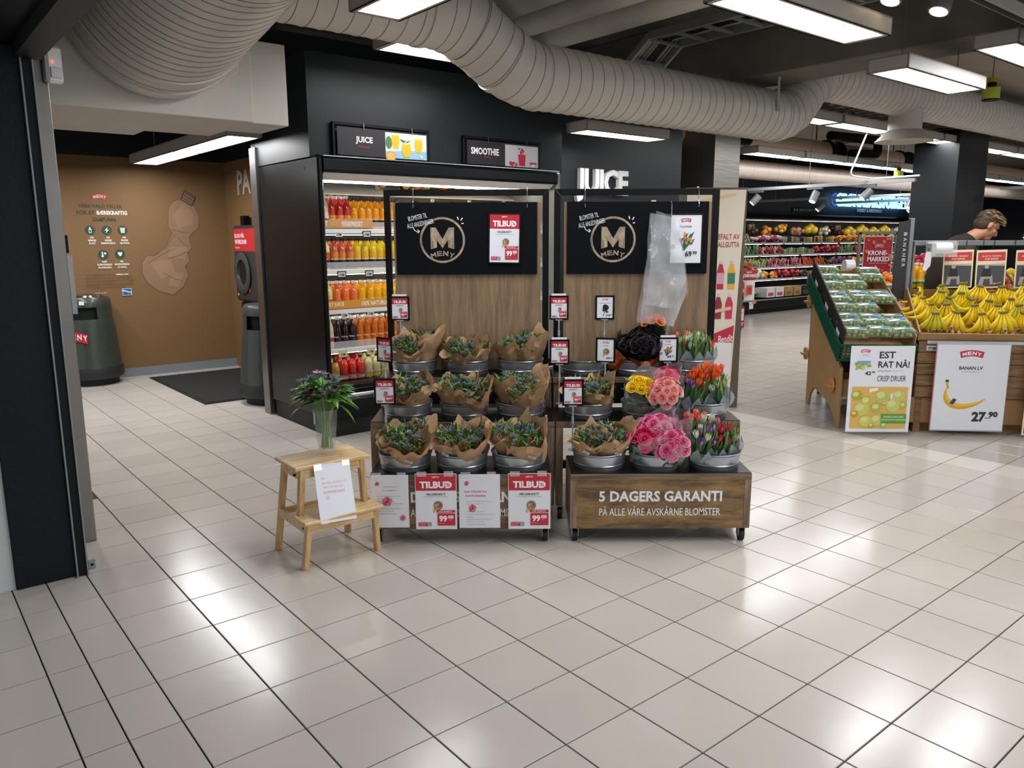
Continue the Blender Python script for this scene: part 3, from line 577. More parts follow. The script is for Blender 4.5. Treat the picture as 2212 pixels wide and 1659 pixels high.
# tilted bottles on the sloping top rack
rack = thing('tilted_rack', 'sloping wire rack above the top chiller shelf holding lying bottles', 'rack', W(.06, .62, 1.95), ANG)
G().box(0, 0, 0, 2.36, .35, .01, X=Matrix.Rotation(.35, 4, 'X')).build('rack_board', M('d8d6cf', .4, name='rack_white'), rack)
lay = [(.12, 'red1'), (.2, 'red1'), (.95, 'lemon4'), (1.2, 'orange1'), (1.32, 'amber5'), (1.42, 'amber5'), (1.62, 'orange4'), (1.78, 'orange1'), (1.86, 'lemon1'), (1.98, 'dark4'), (2.08, 'amber5'), (2.2, 'lemon3')]
for i, (a, kd) in enumerate(lay):
    t = thing('juice_bottle', f'{ORD[i]} lying bottle on the sloping chiller rack, {CN[kd[:-1]]}', 'bottle', W(a, .78, 2.045), 0, 'bottles lying on the sloping rack', rot=(math.radians(78), 0, ANG))
    for m in kind(kd): put(m.name.split('.')[0], m, t)
for i in range(14):
    put_bottle(kind(('orange1', 'yellow2', 'lemon1', 'pink2')[i % 4]), W(1.0 + .1 * i, .26 + .1 * (i % 2), 1.6555), 'white capped bottle standing behind the top edge of the flower stand board', 'bottles glimpsed above the flower boards')
# signs on the chiller roof
def roof_sign(a0, a1, z0, z1, word, pic, lbl):
    t = thing('category_sign', lbl, 'sign', W(a0, .1, z0), ANG); w_, h_ = a1 - a0, z1 - z0; fr = .022
    g = G(); g.box(0, -.01, h_ - fr, w_, .02, h_).box(0, -.01, 0, fr, .02, h_).box(w_ - fr, -.01, 0, w_, .02, h_).box(0, -.01, 0, w_, .02, .01); g.build('frame', BLACK, t, bevel=.003)
    s = Sheet(step=.0012); s.rect(fr + .015, .01, w_ - fr, h_ - fr - .01, '2a262b'); m = w_ * .52; zz = h_ * .5
    s.text(word, w_ * (.22 if len(word) < 6 else .09), zz - .028, w_ * (.39 if len(word) < 6 else .44), zz + .032, 'f2f0ee', .03)
    pts = [(w_ * .25 + .012 * i, zz - .045 + .005 * (i % 2) - .001 * i) for i in range(9)]; s.line(pts, .004, 'c03838')
    x0, x1 = m, w_ - fr - .012; s.rect(x0, .01, x1, h_ - fr - .022, 'cfd6da' if pic == 'juice' else 'c9c7cb')
    X_ = lambda f: x0 + (x1 - x0) * f
    if pic == 'juice':
        s.poly([(X_(0), .01), (X_(1), .01), (X_(1), .08), (X_(.5), .075), (X_(0), .06)], '8fbcd0').disc(X_(.08), .13, .03, '4c7a4a', .05).disc(X_(.12), .02, .045, 'e08a28').disc(X_(.12), .02, .036, 'f2b45a')
        for fx, z_, rr in ((.24, .14, .038), (.8, .12, .04), (.5, .08, .045)):
            s.poly([(X_(fx) - rr * .8, z_ + .055), (X_(fx) + rr * .8, z_ + .055), (X_(fx) + rr, z_), (X_(fx) + rr * .6, z_ - .055), (X_(fx) - rr * .6, z_ - .055), (X_(fx) - rr, z_)], 'e0b51c').disc(X_(fx), z_ + .05, rr * .7, 'f0cf4e', .008)
        s.poly([(X_(.42), .14), (X_(.34), .165), (X_(.5), .15)], '3f7a3c').poly([(X_(.5), .135), (X_(.62), .16), (X_(.5), .15)], '4b8a45').disc(X_(.86), .035, .012, 'dfe9ee')
    else:
        s.poly([(X_(.38), .12), (X_(.62), .12), (X_(.6), .02), (X_(.42), .02)], 'c22344').disc(X_(.5), .122, .026, 'd8405a', .008).disc(X_(.47), .14, .014, 'c02038').disc(X_(.54), .15, .014, 'd02a44').disc(X_(.5), .165, .012, 'b31f35').poly([(X_(.42), .16), (X_(.36), .18), (X_(.46), .175)], '2f6a34')
        for k in range(12): s.disc(X_(.12 + .22 * rnd.random()), .02 + .03 * rnd.random(), .011, 'c8283c')
        s.disc(X_(.84), .03, .024, 'e8e6e6', .016)
        for k in range(4): s.disc(X_(.76 + .05 * k), .048, .01, 'b52238')
    s.build('picture_panel', t, (0, -.012, 0))
    for fx in (.3, .8): G().tube([(w_ * fx, -.02, h_ + .004), (w_ * fx, -.024, h_ - .05)], .0025, 6).build('hook', CHROME, t)
roof_sign(.18, 1.07, 2.216, 2.47, 'JUICE', 'juice', 'black framed JUICE picture sign standing on the chiller roof')
roof_sign(1.42, 2.31, 2.216, 2.46, 'SMOOTHIE', 'smoothie', 'black framed SMOOTHIE picture sign standing on the chiller roof')
t = thing('wall_socket', 'white socket box on the dark wall right of the JUICE letters', 'socket', W(4.75, .81, 1.98), ANG); G().box(-.04, -.03, -.05, .04, 0, .05).build('socket_box', WHITE, t, bevel=.008); G().tube([(0, -.02, -.05), (.01, -.02, -.2), (0, -.02, -.4)], .008, 6).build('cable', WHITE, t)
# ============================================================ RECYCLING ROOM
s = Sheet(step=.0008)
DG = '33402f'; GR = '2c4a36'
s.arcband(-.625, 2.045, .17, .06, .018, 'a83a34', 'MENY', 'e0c8c0')
s.text('VÅRE VALG TELLER', -.85, 1.935, -.4, 1.985, DG, .02); s.text('FOR ET', -.87, 1.86, -.69, 1.905, DG, .02); s.text('BÆREKRAFTIG', -.67, 1.86, -.355, 1.905, 'e9e4dc', .04); s.text('SAMFUNN.', -.72, 1.785, -.47, 1.83, DG, .02)
for x, z, ic in ((-.755, 1.69, 0), (-.585, 1.69, 1), (-.42, 1.69, 2), (-.645, 1.42, 3), (-.47, 1.425, 4)):
    s.disc(x, z, .052, GR, n=28)
    if ic == 0: s.poly([(x - .014, z - .03), (x + .014, z - .03), (x + .014, z + .008), (x + .006, z + .02), (x + .006, z + .034), (x - .006, z + .034), (x - .006, z + .02), (x - .014, z + .008)], 'e6e6e0').rect(x - .009, z - .024, x + .009, z + .002, GR)
    elif ic == 1: s.poly([(x + .012, z + .034), (x - .024, z - .004), (x - .002, z - .002), (x - .012, z - .034), (x + .024, z + .006), (x + .002, z + .004)], 'e6e6e0')
    elif ic == 2: s.poly([(x - .018, z - .03), (x + .018, z - .03), (x + .024, z + .018), (x - .024, z + .018)], 'e6e6e0').rect(x - .028, z + .02, x + .028, z + .027, 'e6e6e0').rect(x - .008, z - .024, x - .004, z + .01, GR).rect(x + .004, z - .024, x + .008, z + .01, GR)
    elif ic == 3: s.rect(x - .014, z - .01, x - .002, z + .03, 'e6e6e0').disc(x - .008, z - .018, .013, 'e6e6e0').rect(x + .008, z + .0, x + .03, z + .022, 'e6e6e0')
    else:
        for q in range(3): a = q * 2.094 + .5; s.poly([(x + .012 * math.cos(a) + .016 * math.cos(a + t_), z + .012 * math.sin(a) + .016 * math.sin(a + t_)) for t_ in (0, 1.2, 2.4, 3.6, 4.8)], 'e6e6e0')
def lines(s, rows_, cx, z, w, h, gap_, col, bold=.02):
    for r_ in rows_:
        k = len(r_) / max(len(q) for q in rows_); s.text(r_, cx - w * k / 2, z - h, cx + w * k / 2, z, col, bold); z -= gap_
for rows_, cx, w in ((('20%', 'MINDRE', 'PLAST'), -.745, .08),): lines(s, rows_, cx, 1.62, w, .022, .032, 'e8e2d6', .04)
lines(s, ('15%', 'MINDRE', 'ENERGIFORBRUK'), -.58, 1.62, .15, .022, .032, 'e8e2d6', .04); lines(s, ('50%', 'MINDRE', 'MATSVINN'), -.41, 1.62, .1, .022, .032, 'e8e2d6', .04)
lines(s, ('100%', 'KLIMAVENNLIG', 'KULDEANLEGG'), -.64, 1.35, .15, .022, .032, 'e8e2d6', .04); lines(s, ('90%', 'KILDESORTERING', 'AV AVFALL'), -.46, 1.35, .155, .022, .032, 'e8e2d6', .04)
z = 1.205
for r_, c_ in (('Vi er godt på vei mot å nå', 'målene over'), ('men erkjenner at det er et stykke igjen.', ''), ('Vi forventer ikke applaus for det vi gjør.', ''), ('Derimot sier vi TAKK til alle som støtter', ''), ('oss, hjelper oss og utfordrer oss.', '')):
    k = min(1, (len(r_) + len(c_)) / 42); w = .51 * max(k, .8); x1 = -.85 + w * (len(r_) / (len(r_) + len(c_) + .01)); s.text(r_, -.85, z - .02, x1 - (.01 if c_ else 0), z, '5d4a33', .01)
    if c_: s.text(c_, x1, z - .02, -.85 + w, z, 'efe8dc', .03)
    z -= .035
s.text('Les mer om våre', -.77, .985, -.65, 1.0, 'e8e2d6', .01); s.rect(-.485, .95, -.385, 1.03, 'e4e8ea').rect(-.48, .955, -.39, 1.025, '1f56a8').poly([(-.48, 1.0), (-.41, .985), (-.39, .975), (-.39, .99), (-.48, 1.015)], 'dfeaf5').disc(-.415, .98, .018, '6aa83a', .01)
wallprint = thing('wall_print', 'printed sustainability message with green round icons on the kraft wall', 'poster', W(0, 4.218, 0), ANG); s.build('print', wallprint)
# crushed bottle drawing
s = Sheet(step=.0008); OUT = '6a5444'; BC = ['8d7056', '7f634c', '9a7b5e']
body = [(.26, 2.06), (.4, 1.98), (.45, 1.86), (.43, 1.72), (.33, 1.64), (.31, 1.6), (.33, 1.48), (.28, 1.42), (.3, 1.33), (.24, 1.27), (.27, 1.16), (.2, 1.02), (.08, .93), (-.08, .98), (-.2, 1.08), (-.25, 1.2), (-.24, 1.32), (-.18, 1.4), (-.1, 1.4), (.05, 1.52), (.12, 1.66), (.08, 1.74), (.1, 1.95), (.16, 2.03)]
s.poly(body, BC[0]); s.line(body + [body[0]], .008, OUT)
for pl in ([(.26, 2.0), (.38, 1.9), (.36, 1.76), (.2, 1.72), (.14, 1.86)], [(.1, 1.5), (.28, 1.5), (.25, 1.35), (.05, 1.38)], [(-.15, 1.32), (.08, 1.36), (.12, 1.2), (-.05, 1.12)], [(.1, 1.2), (.22, 1.18), (.14, 1.02), (.02, 1.05)]): s.poly(pl, BC[2])
for ln in ([(-.12, 1.38), (.05, 1.5), (.16, 1.66)], [(-.2, 1.3), (.0, 1.42), (.14, 1.48)], [(.12, 1.7), (.3, 1.66)], [(-.02, 1.2), (.1, 1.12), (.18, 1.1)], [(.18, 1.6), (.28, 1.5)], [(.05, 1.36), (.18, 1.4), (.28, 1.44)]): s.line(ln, .005, OUT)
neck = [(.25, 2.05), (.37, 1.98), (.42, 2.08), (.3, 2.16)]; s.poly(neck, BC[1]); s.line(neck + [neck[0]], .01, '3a3028')
for k in range(3): s.line([(.265 + .02 * k, 2.075 + .028 * k), (.385 + .015 * k, 2.005 + .03 * k)], .008, '3a3028')
t = thing('bottle_drawing', 'large drawing of a crushed plastic bottle on the kraft wall', 'picture', W(0, 4.218, 0), ANG); s.build('print', t)
s = Sheet(step=.0012); s.text('PA', 0, 0, .42, .28, 'b9b4ac', .03); t = thing('deposit_sign', 'large pale PA lettering high on the side wall of the deposit room', 'sign', W(.775, 3.78, 2.1), ANG - math.pi / 2); s.build('lettering', t)
# deposit machine
dm = thing('deposit_machine', 'charcoal bottle deposit machine with a round hole and red panel', 'machine', W(.78, 3.6, .0), ANG - math.pi / 2)
MC1 = M('2d3030', .4, name='machine_grey')
G().box(0, -.12, .02, .75, -.001, .86).build('lower_cabinet', M('23201e', .4, name='machine_brown'), dm, bevel=.02); G().box(-.02, -.16, .87, .77, -.001, 1.74).build('upper_cabinet', MC1, dm, bevel=.03)
G().lathe([(.22, 0), (.24, .012), (.2, .03), (.15, .02), (.13, -.05), (0, -.06)], 32, X=Matrix.Translation((.26, -.165, 1.2)) @ Matrix.Rotation(math.pi / 2, 4, 'X')).build('intake_ring', M('3b3e40', .3, name='ring_grey'), dm, smooth=50)
s = Sheet(step=.001); s.disc(.26, 1.2, .12, '050505', n=28).rect(.03, 1.45, .72, 1.7, 'b8242a').text('BLI DU VÅR', .06, 1.6, .35, 1.66, 'f0e6e6', .02).text('PANTEMILLIONÆR', .06, 1.53, .42, 1.58, 'f0e6e6', .02).text('Svaneskilten', .06, 1.48, .2, 1.5, 'f0e6e6').disc(.42, 1.02, .03, 'c8302a').rect(.05, .94, .09, .96, 'c8c8c8'); s.build('front_print', dm, (0, -.162, 0))
G().box(.1, -.1, 1.74, .2, -.03, 1.85).build('machine_antenna', BLACK, dm)
# bins
def bin_(loc, rz, label, mat_cap=True, logo=True):
    t = thing('litter_bin', label, 'bin', loc, rz); g = G(); BG = M('363c35', .38, name='bin_green_grey', noise_s=30, noise_a=.1, coat=.2)
    n = 40; prof = [(.30, .2), (.295, .22), (.262, .62), (.245, .73)]
    G().lathe(prof, n).build('bin_body', BG, t, smooth=50)
    g = G(); g.lathe([(.245, .73), (.238, .86)], 26, a0=math.radians(-35), a1=math.radians(215)); g.lathe([(.238, .86), (.236, .93), (.21, .965), (.12, .97), (0, .97)], n)
    g.build('bin_hood', BG, t, smooth=50); G().lathe([(.0, .6), (.2, .6), (.2, .93)], 24).build('bin_liner', M('0a0a0a', .8), t)
    G().lathe([(.303, .2), (.31, .17), (.312, .1), (.3, .075), (0, .075)], n).build('bin_skirt', M('26282a', .5, name='bin_skirt_black'), t, smooth=40); G().cyl((0, 0, 0), (0, 0, .078), .25, n=n).build('bin_foot', RUBBER, t)
    if logo: G().lathe([(.19, .968), (.185, .985), (.1, .992), (.09, .985), (0, .985)], 32).build('ashtray_lid', CHROME, t, smooth=40)
    if logo:
        g = G(); nn = 12
        for i in range(nn):
            a0, a1 = math.radians(-112 + 50 * i / nn), math.radians(-112 + 50 * (i + 1) / nn); q = lambda a_: .03 * (1 - ((math.degrees(a_) + 87) / 25) ** 2)
            r0, r1 = .287, .278; z0, z1 = .47, .57
            g.add([(r0 * math.cos(a0), r0 * math.sin(a0), z0 + q(a0)), (r0 * math.cos(a1), r0 * math.sin(a1), z0 + q(a1)), (r1 * math.cos(a1), r1 * math.sin(a1), z1 + q(a1)), (r1 * math.cos(a0), r1 * math.sin(a0), z1 + q(a0))], [(0, 1, 2, 3)])
        g.build('logo_band', M('c3282d', .4), t)
        for i, c_ in enumerate('MENY'):
            vs, fs = textgeo(c_, .03); a_ = math.radians(-104 + 11.3 * i); g = G(); zc = .49 + .03 * (1 - ((math.degrees(a_) + 87) / 25) ** 2)
            g.add([(.289 * math.cos(a_ + (x) * .15), .289 * math.sin(a_ + x * .15), zc + z * .06) for x, z in vs], fs); g.build('logo_letter', M('f2f0ee', .5), t)
    G().box(-.02, -.242, .89, .03, -.236, .93, X=Matrix.Rotation(.35, 4, 'Z')).build('white_sticker', WHITE, t)
    return t
bin_((-4.7, 8.66, 0), -.1, 'dark green litter bin with red logo and steel ashtray top', logo=True)
bin_((-2.38, 7.62, 0), .3, 'plain dark grey litter bin beside the chiller end by the mat', logo=False)
t = thing('door_mat', 'dark charcoal bristle door mat on the floor of the deposit room', 'mat', W(-.34, 2.0, 0), ANG)
G().box(0, 0, .0005, 1.1, 1.96, .008).build('mat_border', M('1a1a1b', .8, name='mat_rubber'), t); G().box(.03, .03, .008, 1.07, 1.93, .013).build('mat_pile', M('2e2c2c', .95, name='mat_pile_charcoal', noise_s=60, noise_a=.5, bump=1, bump_s=250), t)
# ============================================================ FLOWER STANDS
def caster(parent, x, y, steel=True):
    w_ = G(); w_.cyl((x - .012, y, .032), (x + .012, y, .032), .032, n=20); o = w_.build('caster', RUBBER, parent, smooth=40)
    G().cyl((x - .0135, y, .032), (x + .0135, y, .032), .014, n=14).build('hub', M('8a8c8e', .35, .6, name='wheel_hub'), o)
    G().box(x - .018, y - .02, .03, x - .014, y + .02, .078).box(x + .014, y - .02, .03, x + .018, y + .02, .078).box(x - .022, y - .025, .074, x + .022, y + .035, .083).build('fork', M('9b9da0', .3, .8, name='caster_steel'), o)
def front_box(x0, label, printed):
    t = thing('rolling_flower_box', label, 'display stand', (x0 + .055, 3.87, 0)); w_ = .937; d = .345
    G().box(0, 0, .345, w_, d, .378).build('top_edge_board', OAKH, t, bevel=.0015); G().box(.002, .004, .378, w_ - .002, d, .3822).build('top_laminate', CHARC, t)
    G().box(0, 0, .083, .034, d, .3448).build('side_board', OAK, t, bevel=.0015); G().box(w_ - .034, 0, .083, w_, d, .3448).build('side_board', OAK, t, bevel=.0015)
    G().box(.0342, .003, .083, w_ - .0342, .02, .3448).build('front_panel', PLY, t); G().box(.034, d - .012, .083, w_ - .034, d, .3448).build('rear_panel', OAK, t); G().box(.034, .02, .083, w_ - .034, d - .012, .095).build('bottom_board', BLACK, t)
    for x in (.03, w_ - .03):
        for y in (.05, d - .05): caster(t, x, y)
    s = Sheet(step=.0006); s.text('5 DAGERS GARANTI', .15, .228, .788, .286, 'e4e8ee', .032, spacing=1.02); s.text('PÅ ALLE VÅRE AVSKÅRNE BLOMSTER', .152, .152, .782, .205, 'e4e8ee', .004)
    s.build('lettering', t, (0, .003, 0)); return t
front_box(-.79, 'brown flower box on casters with taped paper price sheets hiding its lettering', True)
front_box(.244, 'brown flower box on casters lettered 5 DAGERS GARANTI', True)
def back_unit(x0, label):
    t = thing('flower_rack', label, 'display stand', (x0, 4.23, 0)); w_ = 1.026
    for z, y0, y1 in ((.575, 0, .36), (.766, .35, .71)):
        G().box(0, y0, z - .04, w_, y1, z - .004).build('shelf_board', OAKH, t, bevel=.0015); G().box(.002, y0 + .003, z - .004, w_ - .002, y1, z).build('shelf_laminate', CHARC, t)
    for x in (0, w_ - .04):
        G().box(x, 0, .09, x + .04, .04, .535).build('leg', OAK, t, bevel=.001); G().box(x + .005, .36, .09, x + .035, .71, .726).build('side_board', OAK, t, bevel=.001); G().box(x + .004, .05, .12, x + .03, .36, .15).build('side_rail', OAKH, t)
    G().box(.04, .05, .3, w_ - .04, .07, .33).build('cross_rail', BLACK, t); G().box(.04, .34, .2, w_ - .04, .36, .25).build('cross_rail', BLACK, t); G().box(.04, .355, .6, w_ - .04, .37, .725).build('riser_board', CHARC, t)
    for x in (.025, w_ - .025):
        for y in (.03, .66): caster(t, x, y)
    # steel frame, hanging board
    h = 1.868; y0, y1 = .615, .655; f = .037; a, b = .017, 1.018
    G().box(a, y0, .767, a + f, y1, h).build('frame_post', BLACK, t, bevel=.002); G().box(b - f, y0, .767, b, y1, h).build('frame_post', BLACK, t, bevel=.002); G().box(a + f, y0, h - f, b - f, y1, h).build('frame_rail', BLACK, t, bevel=.002)
    for xx, sg in ((a, 1), (b, -1)): G().tube([(xx, y0 - .0005, h), (xx + sg * f, y0 - .0005, h - f)], .0012, 4).build('mitre_line', CHROME, t)
    G().box(a + f + .022, .598, .767, b - f - .014, .612, 1.79).build('wood_board', OAKV, t, bevel=.001)
    G().box(a + f + .038, .578, 1.36, b - f - .035, .597, 1.79).build('header_board', NAVY, t, bevel=.001)
    for fx in (.2, .885):
        g = G(); g.tube([(fx, .64, h + .006), (fx, .6, h + .008), (fx, .59, h - .02), (fx, .59, h - .07), (fx, .576, h - .09), (fx, .576, h - .11)], .0022, 6); g.build('hook', CHROME, t)
    # logo
    s = Sheet(step=.0006); cx, cz, r = .372, 1.567, .137
    s.ring(cx, cz, r - .013, r, LOGOW)
    k = .0715; s.poly([(cx - k, cz + .075), (cx - k * .55, cz + .075), (cx, cz + .008), (cx, cz - .048), (cx - .034, cz - .0), (cx - .034, cz - .044), (cx - k, cz - .055)], LOGOW); s.l -= 1
    s.poly([(cx + k * .55, cz + .075), (cx + k, cz + .075), (cx + k, cz - .055), (cx + .034, cz - .044), (cx + .034, cz - .0), (cx, cz - .048), (cx, cz + .008)], LOGOW)
    for i, c_ in enumerate('MENY'):
        u_ = (i - 1.5) / 1.5; xx = cx + u_ * .055; zz = cz - .079 - .012 * u_ * u_; s.text(c_, xx - .016, zz - .015, xx + .016, zz + .015, LOGOW, .04, rot=-.3 * u_); s.l -= 1
    s.l += 1
    s.text('BLOMSTER TIL', cx - .205, cz + .123, cx - .09, cz + .151, 'eceff2', -.006, rot=.2); s.text('ALLE ANLEDNINGER', cx - .212, cz + .084, cx - .05, cz + .112, 'eceff2', -.006, rot=.2)
    s.line([(cx - .176, cz + .078), (cx - .168, cz + .06), (cx - .152, cz + .05), (cx - .138, cz + .052)], .004, 'eceff2').line([(cx - .15, cz + .062), (cx - .137, cz + .053), (cx - .148, cz + .042)], .004, 'eceff2')
    for p, q in (((.093, .138), (.098, .12)), ((.124, .132), (.113, .116)), ((.13, .1), (.117, .097))): s.line([(cx + p[0], cz + p[1]), (cx + q[0], cz + q[1])], .006, 'eceff2')
    s.build('logo', t, (0, .578, 0)); return t
OAKV = wood('6d5a44', '93795a', 'light_oak_board', (9, 9, .7), .45, 4)
back_unit(-.79, 'two step oak flower rack with navy header board left of its twin'); back_unit(.244, 'two step oak flower rack with navy header board and hanging plastic bags')
# ---- price signs
def bouquet_pic(s, cx, cz, k):
    s.poly([(cx - .5 * k, cz + .1 * k), (cx + .1 * k, cz - .1 * k), (cx - .55 * k, cz - .9 * k), (cx - .7 * k, cz - .75 * k)], 'd9a868').disc(cx, cz + .15 * k, .62 * k, '6f8a5c', n=14)
    r = random.Random(3)
    for _ in range(13): a = r.uniform(0, 6.28); q = r.uniform(0, .42) * k; s.disc(cx + q * math.cos(a), cz + .15 * k + q * math.sin(a), .15 * k, r.choice(('c23a48', 'd85a60', 'b02a3c', 'e2a0a0', '4f7a4a')), n=8); s.l -= .8
    s.l += 1; return s
def tulip_pic(s, cx, cz, k):
    for dx, dz, a in ((-.5, .1, .5), (-.1, .5, .2), (.2, .0, -.3), (.45, .6, -.6), (.0, .2, 0), (.5, -.05, -.8)):
        x1, z1 = cx + dx * k, cz + dz * k; s.line([(cx - .25 * k, cz - .95 * k), (x1, z1)], .16 * k, '2f5f48'); s.poly([(x1, z1), (x1 - .1 * k, z1 - .4 * k), (x1 + .12 * k, z1 - .3 * k), (x1 + .35 * k, z1 + .25 * k)], '3c7356')
    for dx, dz, c_ in ((-.55, .05, 'd94a34'), (-.12, .62, 'e8964a'), (-.1, .22, 'e0703a'), (.22, .14, 'e88a4a'), (.05, -.2, 'e07a4a'), (.5, -.02, 'd9a04a')): s.disc(cx + dx * k, cz + dz * k, .12 * k, c_, .19 * k, n=10)
    return s
def rose_pic(s, cx, cz, k, c_='14171c'):
    s.line([(cx - .35 * k, cz - .8 * k), (cx + .05 * k, cz)], .07 * k, c_); s.poly([(cx + .4 * k * math.cos(a) * (1 + .12 * math.cos(5 * a)), cz + .3 * k + .42 * k * math.sin(a) * (1 + .1 * math.sin(4 * a))) for a in [i * .42 for i in range(15)]], c_)
    s.poly([(cx - .1 * k, cz - .1 * k), (cx - .5 * k, cz + .1 * k), (cx - .2 * k, cz - .3 * k)], c_).poly([(cx, cz - .1 * k), (cx + .45 * k, cz - .2 * k), (cx + .1 * k, cz - .4 * k)], c_); return s
def offer(w_, h_, kind_, small=False, step=.0005):
    s = Sheet(step=step, rough=.35); s.rect(0, 0, w_, h_, 'e6e8f0')
    if kind_ == 'offer':
        RD = 'bf2b3c'; s.rect(0, h_ * .7, w_, h_, RD); s.arcband(w_ * .5, h_ * .94, w_ * .24, h_ * .05, h_ * .012, None, 'MENY', 'f4f0f2') if not small else s.rect(w_ * .42, h_ * .92, w_ * .6, h_ * .935, 'e8a8b0')
        s.text('TILBU', w_ * .1, h_ * .745, w_ * .72, h_ * .87, 'f7f4f6', .045); s.poly([(w_ * .735, h_ * .745), (w_ * .8, h_ * .745)] + [(w_ * (.8 + .1 * math.sin(a)), h_ * (.8075 - .0625 * math.cos(a))) for a in (.5, 1.0, 1.57, 2.1, 2.6)] + [(w_ * .8, h_ * .87), (w_ * .735, h_ * .87)], 'f7f4f6').text('%', w_ * .755, h_ * .775, w_ * .86, h_ * .84, RD, .02)
        s.text('HELGEBUKETT', w_ * .26, h_ * .615, w_ * .74, h_ * .655, '2e3038', .02).text('ALSTROMERIA EUKALYPTUS ERY', w_ * .19, h_ * .58, w_ * .81, h_ * .598, '9fa3ab', 0)
        bouquet_pic(s, w_ * .55, h_ * .41, w_ * .19); s.rect(w_ * .51, h_ * .3, w_ * .97, h_ * .345, RD).text('-33% RABATT', w_ * .56, h_ * .31, w_ * .9, h_ * .335, 'f7dfe2', .02)
        s.rect(w_ * .53, h_ * .06, w_ * .97, h_ * .285, RD).text('99', w_ * .57, h_ * .13, w_ * .77, h_ * .245, 'f7f4f6', .04).text('00', w_ * .79, h_ * .185, w_ * .93, h_ * .25, 'f7f4f6', .04).text('/STK', w_ * .8, h_ * .155, w_ * .88, h_ * .17, 'f7dfe2').text('NORGE 2 STK', w_ * .56, h_ * .095, w_ * .72, h_ * .108, 'f7dfe2')
        s.rect(w_ * .05, h_ * .05, w_ * .27, h_ * .12, RD).text('PLUSS TILBUD', w_ * .065, h_ * .09, w_ * .25, h_ * .108, 'f7dfe2').text('PÅ MENY.NO', w_ * .065, h_ * .063, w_ * .23, h_ * .08, 'f7dfe2').rect(w_ * .28, h_ * .05, w_ * .38, h_ * .12, '9a9ea6')
    elif kind_ == 'tulip':
        s.arcband(w_ * .49, h_ * .88, w_ * .34, h_ * .07, h_ * .018, 'b23a48', 'MENY'); s.text('TULIPANER', w_ * .29, h_ * .735, w_ * .68, h_ * .78, '33353c', .01); tulip_pic(s, w_ * .5, h_ * .47, w_ * .34)
        s.disc(w_ * .09, h_ * .34, w_ * .08, 'b8283a').rect(w_ * .01, h_ * .325, w_ * .17, h_ * .355, 'f0f2f6').rect(w_ * .065, h_ * .285, w_ * .105, h_ * .395, 'f0f2f6').rect(w_ * .01, h_ * .334, w_ * .17, h_ * .346, '24407a').rect(w_ * .077, h_ * .285, w_ * .093, h_ * .395, '24407a')
        s.text('69', w_ * .48, h_ * .13, w_ * .7, h_ * .25, '33353c', .03).text('90', w_ * .73, h_ * .18, w_ * .87, h_ * .25, '33353c', .03)
    elif kind_ == 'black':
        s.arcband(w_ * .52, h_ * .87, w_ * .38, h_ * .07, h_ * .02, 'b23a48', 'MENY'); s.text('HALLOWEEN ROSER', w_ * .14, h_ * .69, w_ * .88, h_ * .73, '50545c', .01); rose_pic(s, w_ * .55, h_ * .38, w_ * .5); s.text('139', w_ * .58, h_ * .08, w_ * .86, h_ * .17, '33353c', .03).text('00', w_ * .88, h_ * .13, w_ * .97, h_ * .17, '33353c', .02)
    elif kind_ == 'rose':
        s.arcband(w_ * .52, h_ * .84, w_ * .38, h_ * .07, h_ * .02, 'b23a48', 'MENY'); s.text('ROSER', w_ * .38, h_ * .69, w_ * .66, h_ * .73, '33353c', .01); bouquet_pic(s, w_ * .55, h_ * .4, w_ * .32); s.text('99', w_ * .56, h_ * .09, w_ * .78, h_ * .18, '33353c', .03).text('00', w_ * .82, h_ * .13, w_ * .94, h_ * .18, '33353c', .02)
    return s
def framed(name, loc, w_, h_, kind_, label, rod=None, rz=0, lean=0, extra=False, flap=False):
    t = thing(name, label, 'price sign', loc, rz); f = .0105 if w_ < .15 else .011
    g = G(); g.box(-w_ / 2 - f, 0, -f, -w_ / 2, .008, h_ + f).box(w_ / 2, 0, -f, w_ / 2 + f, .008, h_ + f).box(-w_ / 2, 0, -f, w_ / 2, .008, 0).box(-w_ / 2, 0, h_, w_ / 2, .008, h_ + f).box(-w_ / 2, .004, 0, w_ / 2, .007, h_)
    fr = g.build('sign_frame', BLACK, t, bevel=.0015)
    if lean: fr.rotation_euler = (0, lean, 0)
    s = offer(w_, h_, kind_, w_ < .15); o = s.build('price_sheet', fr, (-w_ / 2, .0035, 0))
    if flap: G().box(-w_ / 2 + .003, .003, h_ + f, w_ / 2 - .006, .006, h_ + f + .012).build('paper_edge', PAPER, fr)
    if rod:
        CP = M('b9bec2', .15, alpha=.75, name='clear_rod'); G().cyl((0, .006, -rod), (0, .006, -.03), .0045, n=10).build('rod', CP, t, smooth=50); G().cyl((0, .006, -.075), (0, .006, -.11), .0075, n=12).cyl((0, .006, -.03), (0, .006, -.012), .006, n=10).box(-.022, -.001, -.014, .022, .012, -.008).build('rod_clip', CP, t)
        G().cyl((0, .006, -rod), (0, .006, -rod + .006), .022, n=18).build('rod_foot', CP, t)
    return t
framed('price_sign', (-.045, 4.795, 1.433), .178, .285, 'offer', 'large red TILBUD sign in a black frame on the navy header board', lean=.02)
framed('price_sign', (1.055, 4.795, 1.425), .185, .285, 'tulip', 'large framed TULIPANER sign reading 69 90 beside the hanging bags')
